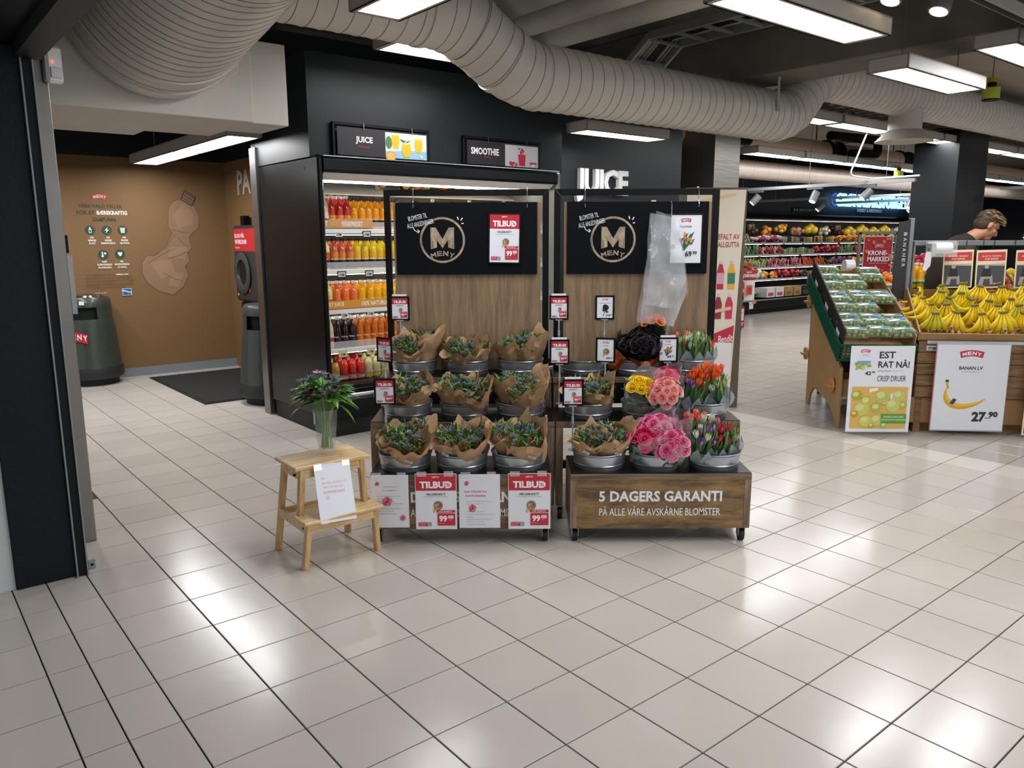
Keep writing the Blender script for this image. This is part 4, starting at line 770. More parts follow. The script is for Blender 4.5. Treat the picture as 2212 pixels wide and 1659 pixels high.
SG = [((-.69, 4.82, 1.09), 'offer', 'small TILBUD sign on a clear rod, topmost at the outer end of the thistle rack', .29, 0, 1), ((-.755, 4.57, .867), 'offer', 'small TILBUD sign turned sideways, middle one at the outer end of the thistle rack', .265, -.55, 0), ((-.7, 4.21, .685), 'offer', 'small TILBUD sign, lowest at the outer end of the thistle rack above the paper sheets', .27, 0, 0),
      ((.292, 4.82, 1.09), 'offer', 'small TILBUD sign on a rod, topmost between the two racks', .29, 0, 1), ((.282, 4.57, .85), 'offer', 'small TILBUD sign on a rod, middle one between the two racks', .25, 0, 1), ((.335, 4.2, .678), 'offer', 'small TILBUD sign, lowest one, on a tall rod in the lettered box', .262, 0, 1),
      ((.575, 4.82, 1.09), 'black', 'small framed sign with a black rose reading 139', .29, 0, 0), ((.55, 4.55, .862), 'rose', 'small framed rose sign reading 99 turned slightly', .26, -.35, 0), ((.923, 4.57, .86), 'tulip', 'small framed tulip sign reading 69 90 in front of the tulips', .262, 0, 1)]
for loc, kd, lb, rod, rz, fl in SG: framed('rod_price_sign', loc, .097, .128, kd, lb, rod=rod, rz=rz, flap=fl)
# ---- taped sheets on the left box
def sheet_on(x0, x1, z0, z1, kd, lab, y=3.858, tilt=0):
    w_, h_ = x1 - x0, z1 - z0; t = thing('taped_sheet', lab, 'paper', (x0, y, z0), 0, rot=(0, tilt, 0)); G().box(0, 0, 0, w_, .0015, h_).build('sheet', PAPER, t)
    if kd == 'offer': s = offer(w_ - .006, h_ - .006, 'offer')
    else:
        s = Sheet(step=.0005); s.rect(0, 0, w_ - .006, h_ - .006, 'e3e5ee'); w_ -= .006; h_ -= .006; pk = 'c8506a'
        def fl(x, z, k):
            for i in range(5): a = i * 1.256 + .3; s.disc(x + .5 * k * math.cos(a), z + .5 * k * math.sin(a), .52 * k, ('d87a8c', 'c9566e')[i % 2], n=9)
            s.disc(x, z, .3 * k, '9c2f48', n=8)
        fl(w_ * .18, h_ * .84, w_ * .065)
        if kd == 'care': s.text('SLIK STELLER DU', w_ * .12, h_ * .67, w_ * .68, h_ * .7, 'c0444a', .015).text('ALSTROENERIA', w_ * .14, h_ * .59, w_ * .66, h_ * .62, 'c0444a', .015)
        else: s.text('SLIK STELLER DU', w_ * .34, h_ * .77, w_ * .74, h_ * .795, 'dcaeae', .01).text('ALSTROMERIA', w_ * .32, h_ * .7, w_ * .7, h_ * .725, 'dcaeae', .01)
        z = .5 if kd == 'care' else .6
        for i, q in enumerate(('• Sørg for at blomstervasen er helt ren', '• Fyll vasen med kaldt vann', '• Bruk tidlig blomsternæring', '• Rens stilkene slik at ingen blader havner', '   i vannet', '• Sett stilkene på skrått med skarp kniv', '• Bytt vann hver tredje dag', '• Sett blomstene kaldt om natta')):
            k = len(q) / 43; s.text(q, w_ * .16, h_ * (z - .008), w_ * (.16 + .7 * k), h_ * (z + .008), '3a3c44', .0); z -= .048 if kd != 'care' or i != 1 else .15
            if kd == 'care' and i == 1: fl(w_ * .32, h_ * .37, w_ * .1)
        if kd != 'care': fl(w_ * .44, h_ * .5, w_ * .13); fl(w_ * .85, h_ * .18, w_ * .08)
    s.build('sheet_print', t, (.003, -.0004, .003))
    G().box(.01, -.0035, (z1 - z0) - .015, .06, -.003, (z1 - z0) + .012).box((z1 - z0) * .5, -.0035, (z1 - z0) - .015, (z1 - z0) * .66, -.003, (z1 - z0) + .014).build('clear_tape', GLASS, t)
sheet_on(-.735, -.536, .098, .382, 'care2', 'flower care sheet with three pink flowers taped behind the step stool')
sheet_on(-.502, -.288, .088, .388, 'offer', 'red and white TILBUD sheet taped between two flower care sheets'); sheet_on(-.276, -.064, .094, .384, 'care', 'flower care sheet headed in red between two TILBUD sheets')
sheet_on(-.022, .196, .088, .388, 'offer', 'TILBUD sheet taped at the box corner next to the gap')
# ---- roll of clear bags hanging from the hook
t = thing('hanging_bags', 'bundle of clear plastic flower sleeves hanging from a hook', 'plastic bags', (.95, 4.74, 1.79))
BAG = M('dfe4ea', .12, name='cellophane', alpha=.22, spec=1.0, bump=.9, bump_s=9)
G().tube([(0, .06, .0), (0, .02, .0), (0, -.01, -.02), (0, -.012, -.08), (0, .005, -.1)], .003, 6).build('steel_hook', CHROME, t)
outline = [(-.125, -.07), (.02, -.1), (.05, -.13), (.1, -.37), (.085, -.42), (.115, -.54), (.06, -.69), (-.0, -.755), (-.19, -.72), (-.165, -.45)]
for k, (sc, yo) in enumerate(((1, 0), (.93, -.012), (.8, -.022))):
    vs = []; fs = []; nn = 18
    L_ = [(-.125, -.07), (-.135, -.25), (-.155, -.45), (-.19, -.72)]; R_ = [(.03, -.1), (.085, -.32), (.118, -.54), (.03, -.745)]
    def ip(P, t_): i = min(int(t_ * 3), 2); f = t_ * 3 - i; return (P[i][0] * (1 - f) + P[i + 1][0] * f, P[i][1] * (1 - f) + P[i + 1][1] * f)
    for j in range(nn + 1):
        a, b = ip(L_, j / nn), ip(R_, j / nn)
        for i in range(11):
            f = i / 10; x = a[0] * (1 - f) + b[0] * f; z = a[1] * (1 - f) + b[1] * f; y = .022 * math.sin(f * 7 + k * 2 + j * .5) + .016 * noise.noise(Vector((x * 14, z * 11, k * 5))) * 2; vs.append((x * sc + .0, y + yo, z * (1 if k == 0 else sc + .05)))
    for j in range(nn):
        for i in range(10): a = j * 11 + i; fs.append((a, a + 1, a + 12, a + 11))
    G().add(vs, fs).build('plastic_sleeve', BAG, t, smooth=60)
# ============================================================ BUCKETS
bm = G().lathe([(0, .003), (.126, .003), (.129, 0), (.132, .018), (.1355, .022), (.133, .026), (.139, .066), (.139, .072), (.143, .076), (.1445, .08), (.143, .084), (.139, .083), (.136, .078), (.124, .008), (0, .008)], 40).mesh('bucket_shell', ZINC, 35)
wm = G().lathe([(0, .05), (.13, .05)], 24).mesh('bucket_water', M('2e3a40', .05, name='dark_water'))
BK_ = {}
rackn = ('thistle rack', 'mixed flower rack'); tiers = ('bottom step', 'middle step', 'top step'); cols = ('first', 'centre', 'third')
POS = {0: {0: (-.57, -.27, .03), 1: (-.6, -.275, .047), 2: (-.6, -.275, .052)}, 1: {0: (.464, .764, 1.075), 1: (.44, .77, 1.1), 2: (.447, .77, 1.1)}}
YT = (4.035, 4.4, 4.755); ZT = (.3824, .5752, .7662)
for r_ in (0, 1):
    for tr in range(3):
        for c_ in range(3):
            x = POS[r_][tr][c_]; lb = f'galvanised bucket, {cols[c_]} from the {"stool side" if r_ == 0 else "thistle side"}, {tiers[tr]} of the {rackn[r_]}'
            if (r_, tr, c_) == (1, 2, 0): lb = 'empty galvanised bucket on the top step of the mixed flower rack'
            t = thing('zinc_bucket', lb, 'bucket', (x, YT[tr], ZT[tr]), rnd.uniform(0, 3), group='galvanised flower buckets'); put('bucket_shell', bm, t)
            if (r_, tr, c_) == (1, 2, 0): put('bucket_water', wm, t)
            BK_[(r_, tr, c_)] = (x, YT[tr], ZT[tr])
# ============================================================ CUT FLOWERS
GRN = [M('2c5026', .5, name='leaf_dark', rand=.15), M('4c7d34', .5, name='leaf_mid', rand=.15), M('6b8276', .55, name='leaf_eucalyptus', rand=.1), M('8fa04e', .5, name='leaf_lime', rand=.1)]
def leaf(g, p, d, n, L, w_, mi, bend=.2, seg=3):
    d = d.normalized(); s_ = d.cross(n)
    if s_.length < 1e-4: s_ = d.cross(Vector((1, 0, 0)))
    s_.normalize(); nn = s_.cross(d); vs = []; fs = []
    for i in range(seg + 1):
        t_ = i / seg; c = p + d * (L * t_) - nn * (bend * L * t_ * t_); ww = w_ * math.sin(math.pi * (.12 + .88 * t_)) * .5 if i < seg else 0.0005
        vs += [c - s_ * ww + nn * ww * .35, c, c + s_ * ww + nn * ww * .35]
    for i in range(seg):
        a = 3 * i; fs += [(a, a + 1, a + 4, a + 3), (a + 1, a + 2, a + 5, a + 4)]
    g.add(vs, fs, mi)
def rv(r, z0=-1, z1=1):
    z = r.uniform(z0, z1); a = r.uniform(0, 6.283); q = math.sqrt(max(0, 1 - z * z)); return Vector((q * math.cos(a), q * math.sin(a), z))
def foliage_mesh(seed, R=.095, n=190, mix=(0, 1, 1, 2, 2, 3), buds=True):
    r = random.Random(seed); g = G()
    for i in range(n):
        a = r.uniform(0, 6.283); q = R * math.sqrt(r.random()); c = Vector((q * math.cos(a), q * math.sin(a), r.uniform(-.05, .01) + .026 * (1 - (q / R) ** 2))); d = (rv(r, .1, 1) + Vector((c.x, c.y, 0)) * 7).normalized(); mi = r.choice(mix)
        if mi == 2: leaf(g, c, d, rv(r), r.uniform(.018, .03), r.uniform(.016, .024), mi, .1)
        else: leaf(g, c, d, rv(r), r.uniform(.035, .065), r.uniform(.008, .013), mi, .25)
    if buds:
        for i in range(14):
            a = r.uniform(0, 6.283); q = R * .9 * math.sqrt(r.random()); d = rv(r, .5, 1); c = Vector((q * math.cos(a), q * math.sin(a), r.uniform(.0, .03))); g.ell(c, (.004, .004, .011), 6, 4, r.choice((3, 3, 4, 5)), q=d.to_track_quat('Z', 'Y'))
    return g.mesh('foliage', GRN + [M('b98a94', .5, name='bud_pink'), M('8c3038', .5, name='berry_red')], 60)
def thistle_mesh(seed):
    r = random.Random(seed); g = G(); g.ell((0, 0, .008), (.0085, .0085, .012), 8, 6, 0)
    for i in range(11): a = i * .571; d = Vector((math.cos(a), math.sin(a), .25 + .35 * (i % 2))); leaf(g, Vector((0, 0, .001)), d, Vector((0, 0, 1)), .024, .0035, 1, -.15, 2)
    for i in range(12): d = rv(r, .1, 1); g.cyl(Vector((0, 0, .008)) + d * .007, Vector((0, 0, .008)) + d * .014, .0008, .0002, 3, 2, False)
    g.cyl((0, 0, 0), (0, 0, -.05), .0014, n=4, mi=3)
    return g.mesh('thistle', [M('586470', .6, name='thistle_blue'), M('85928f', .6, name='thistle_bract'), M('8b979e', .6, name='thistle_spine'), GRN[0]], 60)
FOL = [foliage_mesh(s) for s in (1, 2, 3, 4)] + [foliage_mesh(9, mix=(0, 1, 1, 3), n=120)]
THI = [thistle_mesh(s) for s in (1, 2)]
def wrapper_mesh(seed, H=.2, R=.128, open_=1.0, mat=None, n=44, m=9, rim=.05, name='paper_wrap', lobes=5, r0=.03):
    r = random.Random(seed); vs = []; fs = []; ph = [r.uniform(0, 6.28) for _ in range(6)]; off = Vector((seed * 3.1, seed * 1.7, 0))
    for j in range(m + 1):
        t_ = j / m
        for i in range(n):
            a = 2 * math.pi * i / n
            pl = .5 + .5 * math.sin(lobes * a + ph[0] + .6 * math.sin(2 * a + ph[1]))
            rr = r0 + (R - r0) * (t_ ** .85) * (1 + .16 * t_ * math.sin(2 * a + ph[2]) + .12 * t_ * (pl - .5)); p = Vector((rr * math.cos(a), rr * math.sin(a), H * t_))
            cr = noise.noise(p * 18 + off) * .02 + noise.noise(p * 48 + off) * .009; rr += cr * (.4 + t_) + (.006 * t_ * (1 if (i % 4 < 2) else -1) * abs(noise.noise(Vector((i * .7, seed, 0)))))
            z = H * t_ + t_ ** 3 * rim * (1.0 * math.sin(a - math.pi / 2 + math.pi) * .9 + math.sin(3 * a + ph[3]) * .55 + 1.1 * noise.noise(Vector((math.cos(a) * 2.2, math.sin(a) * 2.2, seed)))) + cr * .6
            vs.append((rr * math.cos(a), rr * math.sin(a), z))
    for j in range(m):
        for i in range(n): a = j * n + i; b = j * n + (i + 1) % n; fs.append((a, b, b + n, a + n))
    return G().add(vs, fs).mesh(name, mat or PAPERK, 25)
WR = [wrapper_mesh(s) for s in (1, 2, 3, 4, 5, 6)]
STK = Sheet(); STK.rect(-.02, -.009, .02, .009, 'dfe3ee').rect(-.015, -.004, .01, .004, '8a8e98'); STKM = STK.mesh('white_sticker')
def kraft(loc, tilt, az, s, seed, label, group=None, sticker=False, fol=None, col=None):
    r = random.Random(seed)
    t = thing('thistle_bouquet', label, 'bouquet', loc, 0, group or 'kraft wrapped thistle bouquets')
    q = Matrix.Rotation(az, 4, 'Z') @ Matrix.Rotation(tilt, 4, 'X') @ Matrix.Rotation(-az, 4, 'Z')
    t.rotation_euler = q.to_euler(); t.scale = (s, s, s)
    put('paper_wrap', WR[seed % 6], t, rot=(0, 0, r.uniform(-.7, .7)))
    f = put('foliage', FOL[fol if fol is not None else seed % 4], t, (0, 0, .178), (0, 0, r.uniform(0, 6))); f['kind'] = 'stuff'; f.scale = (.92, .92, 1.0)
    for i in range(r.randint(8, 11)):
        a = r.uniform(0, 6.283); qd = .082 * math.sqrt(r.random()); o = put('thistle', THI[i % 2], t, (qd * math.cos(a), qd * math.sin(a), .196 + .02 * r.random() - qd * .12)); o.rotation_euler = (r.uniform(-.6, .6), r.uniform(-.6, .6), r.uniform(0, 6)); k = r.uniform(.8, 1.2); o.scale = (k, k, k)
    if sticker: put('white_sticker', STKM, t, (.03 * r.choice((-1, 1)), -.104, .12), (.35, .4, 0))
    return t
# bucket -> bouquets: dx, dy, tilt, azimuth of the lean, size
BQ = {(0, 2, 0): [(-.05, -.03, .30, .45, 1), (.055, .03, .14, -2.6, 1.12)], (0, 2, 1): [(-.05, .04, .1, 2.4, .95), (-.03, -.045, .42, .1, .95), (.07, .0, .2, -.9, .85)], (0, 2, 2): [(-.06, .0, .25, .8, .95), (.055, -.01, .22, -.5, 1.08)],
      (0, 1, 0): [(-.05, .02, .3, 1.4, .98), (.05, -.02, .38, -.3, 1.02)], (0, 1, 1): [(-.06, -.01, .25, .7, 1.05), (.06, -.03, .45, -.1, 1.0)], (0, 1, 2): [(-.06, .03, .2, 1.2, 1.08), (.03, -.045, .42, -.1, 1.0), (.085, .03, .3, -1.5, .98)],
      (0, 0, 0): [(-.08, .02, .5, 1.0, 1.02), (-.0, -.05, .5, .25, 1.08), (.075, .02, .15, -1.0, 1.08)], (0, 0, 1): [(-.06, -.01, .38, .6, .98), (.0, .06, .1, 3.0, .95), (.04, -.045, .42, -.2, .95), (.09, .04, .25, -1.5, .95)], (0, 0, 2): [(-.05, .02, .15, .8, 1.05), (.04, -.04, .38, -.1, 1.05), (.11, .0, .45, -1.3, .85)],
      (1, 0, 0): [(-.06, -.02, .25, .6, .92), (.06, -.02, .3, -.4, .95), (.02, .07, .05, 0, .95)], (1, 1, 0): [(-.05, .04, .15, .8, .9), (.06, -.02, .35, -.5, .98)]}
sd = 1
for key, lst in BQ.items():
    bx, by, bz = BK_[key]
    for i, (dx, dy, tl, az, s) in enumerate(lst):
        sd += 1; pos = ('left', 'right')[dx > .01] if dy < .045 else 'rear'
        if len(lst) > 2 and i == 1 and dy < .04: pos = 'front'
        if len(lst) > 3 and i == 3: pos = 'outermost'
        lab = f'{pos} kraft thistle bouquet, {cols[key[2]]} bucket, {tiers[key[1]]}, {rackn[key[0]]}'
        lush = key == (0, 1, 2) and i == 0
        kraft((bx + dx * 1.12, by + dy * .85, bz + .01), tl * .9, az, s * .95, sd, lab, sticker=key[1] == 0 and i in (0, 1), fol=4 if lush or sd % 7 == 0 else None)
# ---- roses
def rose_mesh(h1, h2, h3=None):
    g = G(); r = random.Random(5)
    rings = [(3, .006, .020, .9, 0), (4, .010, .021, .8, 0), (5, .0155, .020, .62, 1), (6, .021, .017, .42, 1), (6, .026, .012, .2, 2)]
    g.ell((0, 0, .008), (.012, .012, .012), 8, 5, 0)
    for k, (n, R, H, cup, mi) in enumerate(rings):
        for i in range(n):
            a0 = 2 * math.pi * i / n + k * .7; w_ = 2 * math.pi / n * .72; vs = []; fs = []
            for j in range(4):
                t_ = j / 3
                for q in range(4):
                    u_ = q / 3 * 2 - 1; a = a0 + u_ * w_; rr = R * (.55 + .5 * t_ + (.28 * (1 - cup)) * t_ * t_); z = .001 + H * (t_ - .18 * (1 - cup) * t_ * t_) - .004 * u_ * u_ * t_; rr *= 1 - .1 * u_ * u_ * (1 - t_) + (.06 if abs(u_) > .9 else 0); vs.append((rr * math.cos(a), rr * math.sin(a), z + .0006 * q))
            for j in range(3):
                for q in range(3): b = j * 4 + q; fs.append((b, b + 1, b + 5, b + 4))
            g.add(vs, fs, mi)
    g.cyl((0, 0, .003), (0, 0, -.09), .002, n=5, mi=3)
    for i in range(5): a = i * 1.256; leaf(g, Vector((0, 0, 0)), Vector((math.cos(a), math.sin(a), -.2)), Vector((0, 0, 1)), .022, .006, 3, .2, 2)
    return g.mesh('rose_bloom', [M(h1, .5, name='petal_' + h1, sss=.1), M(h2, .5, name='petal_' + h2, sss=.1), M(h3 or h2, .5, name='petal_' + (h3 or h2), sss=.1), GRN[1]], 70)
CEL = M('e8eef2', .1, name='clear_cellophane', alpha=.2, spec=1.0); CELB = M('a9b6ba', .4, name='frosted_sleeve', alpha=.75)
RO = dict(yellow=rose_mesh('e0b400', 'f2cd12'), peach=rose_mesh('e07a80', 'eda49c', 'f0bdb0'), hot=rose_mesh('b8154a', 'd8366a', 'e04a7c'), pink=rose_mesh('d0457c', 'e577a2', 'ee92b4'), crimson=rose_mesh('7c0f24', 'a11a34'), black=rose_mesh('120c12', '1a1219', '21161f'), orange=rose_mesh('e8641c', 'f08a3c', 'f2a04a'))
CELM = [wrapper_mesh(20 + i, H=.2, R=.1, mat=CEL, rim=.05, name='clear_sleeve', n=30, m=6) for i in range(2)]; GRS = wrapper_mesh(31, H=.12, R=.075, mat=M('8b979b', .5, name='grey_sleeve', bump=.5, bump_s=20), rim=.01, name='grey_wrap', n=28, m=5)
ORW = wrapper_mesh(33, H=.12, R=.1, mat=M('b9541c', .5, name='orange_wrap', bump=.6, bump_s=20, noise_s=12, noise_a=.15), rim=.012, name='orange_wrap', n=30, m=5, r0=.06); BLW = wrapper_mesh(35, H=.2, R=.125, mat=M('15141a', .15, alpha=.75, name='black_cellophane', bump=.8, bump_s=15), rim=.04, name='black_wrap', n=36, m=7)
def roses(loc, tilt, az, col, n, Rd, label, s=1, wrap='clear', H=.13):
    r = random.Random(hash(label) % 1000 if False else len(label) * 7 + n)
    t = thing('rose_bouquet', label, 'bouquet', loc); q = Matrix.Rotation(az, 4, 'Z') @ Matrix.Rotation(tilt, 4, 'X') @ Matrix.Rotation(-az, 4, 'Z'); t.rotation_euler = q.to_euler(); t.scale = (s, s, s)
    ga = 2.39996
    for i in range(n):
        f = math.sqrt((i + .5) / n); a = i * ga; d = Vector((f * math.cos(a) * .8, f * math.sin(a) * .8, math.sqrt(max(.05, 1 - (f * .8) ** 2))))
        p = Vector((0, 0, H - Rd * .75)) + d * Rd * 1.25; o = put('rose_bloom', RO[col], t, p + rv(r) * .004); o.rotation_euler = d.to_track_quat('Z', 'Y').to_euler(); k = r.uniform(.88, 1.12); o.scale = (k, k, k)
    g = G()
    for i in range(26):
        a = r.uniform(0, 6.28); d = Vector((math.cos(a), math.sin(a), r.uniform(0, .8))); leaf(g, Vector((0, 0, H - .06)) + d * Rd * .6, d, Vector((0, 0, 1)), .05, .02, r.choice((0, 1)), .2)
    for i in range(7): a = i * .9; g.cyl((.01 * math.cos(a), .01 * math.sin(a), .0), (.03 * math.cos(a), .03 * math.sin(a), H - .03), .0025, n=5, mi=1)
    o = g.build('foliage', GRN, t, smooth=60); o['kind'] = 'stuff'
    if wrap == 'clear': put('clear_sleeve', CELM[n % 2], t, scale_(.0)) if False else put('clear_sleeve', CELM[n % 2], t); put('grey_wrap', GRS, t)
    elif wrap == 'black': b = put('black_wrap', BLW, t); put('orange_wrap', ORW, t)
    return t
def at(key, dx, dy, dz=.03): x, y, z = BK_[key]; return (x + dx, y + dy, z + dz)
roses(at((1, 1, 1), -.1, -.03), .6, .75, 'yellow', 15, .066, 'bright yellow rose bouquet on the middle step', s=1.18, H=.14)
roses(at((1, 1, 1), .115, -.05), .8, -.3, 'peach', 17, .07, 'pale pink rose bouquet leaning forward over the middle step', s=1.1, H=.17)
roses(at((1, 1, 1), .13, .05), .3, -.3, 'hot', 12, .06, 'hot pink rose bouquet behind the pale pink one on the middle step', s=1.05, H=.19)
roses(at((1, 0, 1), -.11, -.01), .5, .7, 'hot', 18, .07, 'deep pink rose bouquet beside the kraft thistles in the lettered box', s=1.05)
roses(at((1, 0, 1), .02, .06), .15, -.2, 'pink', 18, .08, 'tall pale pink rose bouquet standing behind its neighbours in the lettered box', s=1.1, H=.155)
roses(at((1, 0, 1), .11, -.045), .75, -.6, 'pink', 20, .074, 'pink rose bouquet drooping over the bucket rim in the lettered box', s=1.08)
roses(at((1, 0, 1), .16, .07), .3, -1.0, 'crimson', 12, .055, 'dark red rose bouquet half hidden beside the mixed tulips', s=1.05, H=.15)
roses(at((1, 2, 1), -.13, .01), .65, 1.1, 'black', 26, .095, 'black rose bouquet in black cellophane leaning toward the empty bucket', s=1.0, wrap='black', H=.15)
roses(at((1, 2, 1), .03, -.045), .45, -.1, 'black', 26, .095, 'black rose bouquet at the front in orange paper on the top step', s=1.0, wrap='black', H=.17)
roses(at((1, 2, 1), .045, .05), .08, -.4, 'black', 16, .07, 'black rose bouquet at the back beneath the orange roses', s=1.0, wrap='black', H=.19)
roses(at((1, 2, 1), .12, .07), .1, -.5, 'orange', 13, .062, 'orange rose bouquet rising behind the black roses', s=1.0, H=.27)
# ---- tulips
def tulip_mesh(h1, h2):
    g = G()
    for k in range(6):
        a0 = k * math.pi / 3; inner = k % 2; R = .0125 if inner else .0145; vs = []; fs = []
        for j in range(6):
            t_ = j / 5
            for q in range(3):
                u_ = q - 1; ww = .62 * math.sin(math.pi * min(.97, .14 + .8 * t_)) ; a = a0 + u_ * ww; rr = R * math.sin(math.pi * (.1 + .62 * t_)) * (1.0) + .0005; vs.append((rr * math.cos(a), rr * math.sin(a), .046 * t_ - (.002 if u_ else 0)))
        for j in range(5):
            for q in range(2): b = j * 3 + q; fs.append((b, b + 1, b + 4, b + 3))
        g.add(vs, fs, inner)
    g.cyl((0, 0, .002), (0, 0, -.12), .0028, n=5, mi=2)
    return g.mesh('tulip_bloom', [M(h1, .45, name='tulip_' + h1, sss=.1), M(h2, .45, name='tulip_' + h2, sss=.1), M('7d9a56', .5, name='tulip_stem')], 70)
TU = dict(orange=tulip_mesh('e8551c', 'f07a34'), purple=tulip_mesh('7a4a9c', 'b79ac4'), white=tulip_mesh('dfe3d4', 'cdd8b0'), red=tulip_mesh('c01f38', 'd84a55'), green=tulip_mesh('a8b878', 'c9d3a0'), salmon=tulip_mesh('e0604a', 'ea8a6a'), pink=tulip_mesh('d0608a', 'dd8fac'))
TL = [M('5c8448', .42, name='tulip_leaf', rand=.15), M('7fa45f', .42, name='tulip_leaf_pale', rand=.15), M('466e42', .42, name='tulip_leaf_dark')]
def tulips(loc, tilt, az, cols_, n, label, s=1, H=.15, spread=.06, leaves=26, sleeve=True):
    r = random.Random(len(label) * 3 + n); t = thing('tulip_bouquet', label, 'bouquet', loc); q = Matrix.Rotation(az, 4, 'Z') @ Matrix.Rotation(tilt, 4, 'X') @ Matrix.Rotation(-az, 4, 'Z'); t.rotation_euler = q.to_euler(); t.scale = (s, s, s)
    for i in range(n):
        f = math.sqrt((i + .5) / n); a = i * 2.4; d = Vector((f * math.cos(a) * .45, f * math.sin(a) * .45, 1)).normalized(); p = Vector((f * spread * math.cos(a), f * spread * math.sin(a), H + r.uniform(-.03, .025) - f * .02)); o = put('tulip_bloom', TU[cols_[i % len(cols_)]], t, p); o.rotation_euler = d.to_track_quat('Z', 'Y').to_euler(); k = r.uniform(.85, 1.15); o.scale = (k, k, k)
    g = G()
    for i in range(leaves):
        a = r.uniform(0, 6.28); f = r.uniform(.2, 1); p = Vector((f * spread * .8 * math.cos(a), f * spread * .8 * math.sin(a), r.uniform(.03, .06))); d = Vector((math.cos(a) * .45 * f, math.sin(a) * .45 * f, 1)); leaf(g, p, d, Vector((math.cos(a), math.sin(a), 0)), r.uniform(.1, .165), r.uniform(.018, .028), r.randrange(3), r.uniform(-.1, .35), 5)
    o = g.build('leaves', TL, t, smooth=60); o['kind'] = 'stuff'
    if sleeve:
        g = G()
        for i in range(9): a = i * .698; leaf(g, Vector((.055 * math.cos(a), .055 * math.sin(a), .02)), Vector((math.cos(a) * .5, math.sin(a) * .5, 1)), Vector((math.cos(a), math.sin(a), 0)), .095, .062, 0, .2, 4)
        g.build('grey_sleeve', CELB, t, smooth=60)
    return t
tulips(at((1, 1, 2), -.085, -.03), .25, .6, ('purple', 'purple', 'orange'), 9, 'purple striped tulips on the middle step', H=.155)
tulips(at((1, 1, 2), .0, .02), .15, 0, ('orange',), 13, 'large orange tulips on the middle step', s=1.22, H=.165, spread=.07)
tulips(at((1, 1, 2), .055, .05), .2, -.5, ('orange', 'salmon'), 9, 'salmon tulips standing behind the orange ones on the middle step', s=1.15, H=.19)
tulips(at((1, 1, 2), .095, -.01), .35, -.9, ('white', 'white', 'green'), 9, 'white tulips at the outer end of the middle step', s=1.1, H=.13)
tulips(at((1, 0, 2), -.09, -.04), .35, .35, ('white', 'purple'), 8, 'white and lilac tulips next to the pink roses in the lettered box', H=.15)
tulips(at((1, 0, 2), -.08, .06), .1, .9, ('salmon', 'salmon', 'white'), 10, 'salmon tulips behind the white ones in the lettered box', s=1.1, H=.19)
tulips(at((1, 0, 2), .0, -.02), .3, 0, ('red', 'purple', 'red'), 10, 'red and purple tulips in the centre of the lettered box bucket', s=1.05, H=.15)
tulips(at((1, 0, 2), .08, .03), .3, -.7, ('pink', 'red', 'green'), 9, 'pink tulips with many leaves at the outer end of the lettered box', s=1.08, H=.14, leaves=40)
tulips(at((1, 2, 2), -.07, .0), .12, .6, ('salmon', 'green'), 9, 'closed orange tipped tulips beside the small tulip sign', s=1.1, H=.15, leaves=40)
tulips(at((1, 2, 2), .01, -.01), .18, 0, ('white', 'white', 'green'), 10, 'white tulip buds in the middle of the top step bucket', s=1.12, H=.15, leaves=40)
tulips(at((1, 2, 2), .08, .02), .2, -.7, ('green', 'salmon'), 8, 'green tulip buds at the outer end of the top step', s=1.1, H=.14, leaves=40)
# extra cellophane sheet between the rose bouquets
t = thing('cellophane_sleeve', 'tall clear printed flower sleeve standing between yellow and pink roses', 'plastic sleeve', at((1, 1, 1), .055, .0, .02), .2)
G().add([(-.02, 0, 0), (.045, .0, 0), (.075, .01, .24), (.035, .015, .25), (-.01, .01, .12)], [(0, 1, 2, 3, 4)]).add([(-.03, -.02, 0), (.02, -.02, 0), (.03, -.01, .12), (-.02, -.01, .13)], [(0, 1, 2, 3)]).build('clear_sheet', M('cfdadc', .15, alpha=.45, name='printed_cellophane', bump=.4, bump_s=12), t)
# ============================================================ STEP STOOL WITH VASE AND NOTE
st = thing('step_stool', 'small pine step stool holding a glass vase and a taped note', 'stool', (-1.028, 3.601, 0), math.atan2(.615, .788))
G().box(-.015, -.005, .48, .385, .255, .5).build('seat_board', PINE, st, bevel=.004)
G().box(-.02, -.1, .232, .405, .095, .25).build('step_board', PINE, st, bevel=.004)
def leg(p0, p1, w_=.033, d=.022, name='leg'):
    vs = [(p0[0] + a, p0[1] + b, p0[2]) for a, b in ((-w_ / 2, -d / 2), (w_ / 2, -d / 2), (w_ / 2, d / 2), (-w_ / 2, d / 2))] + [(p1[0] + a, p1[1] + b, p1[2]) for a, b in ((-w_ / 2, -d / 2), (w_ / 2, -d / 2), (w_ / 2, d / 2), (-w_ / 2, d / 2))]
    G().add(vs, [(0, 3, 2, 1), (4, 5, 6, 7), (0, 1, 5, 4), (1, 2, 6, 5), (2, 3, 7, 6), (3, 0, 4, 7)]).build(name, PINEV, st, bevel=.002)
for sx in (0, 1):
    q = lambda x: (.37 - x) if sx else x
    leg((q(-.012), -.05, 0), (q(.01), -.075, .232), .026, .034); leg((q(-.012), .285, 0), (q(.028), .225, .48), .026, .036); leg((q(.012), .03, .25), (q(.028), .02, .48), .026, .034, 'upper_leg')
    x = q(.018); G().box(x - .009, .03, .43, x + .009, .225, .478).build('side_rail', PINE, st, bevel=.002); G().box(q(.0) - .009, -.07, .185, q(.0) + .009, .255, .23).build('side_rail', PINE, st, bevel=.002)
G().box(.03, .008, .435, .34, .026, .48).build('front_rail', PINE, st, bevel=.002); G().box(.005, -.088, .19, .37, -.07, .232).build('front_rail', PINE, st, bevel=.002); G().box(.02, .24, .19, .36, .256, .23).build('back_rail', PINE, st, bevel=.002)
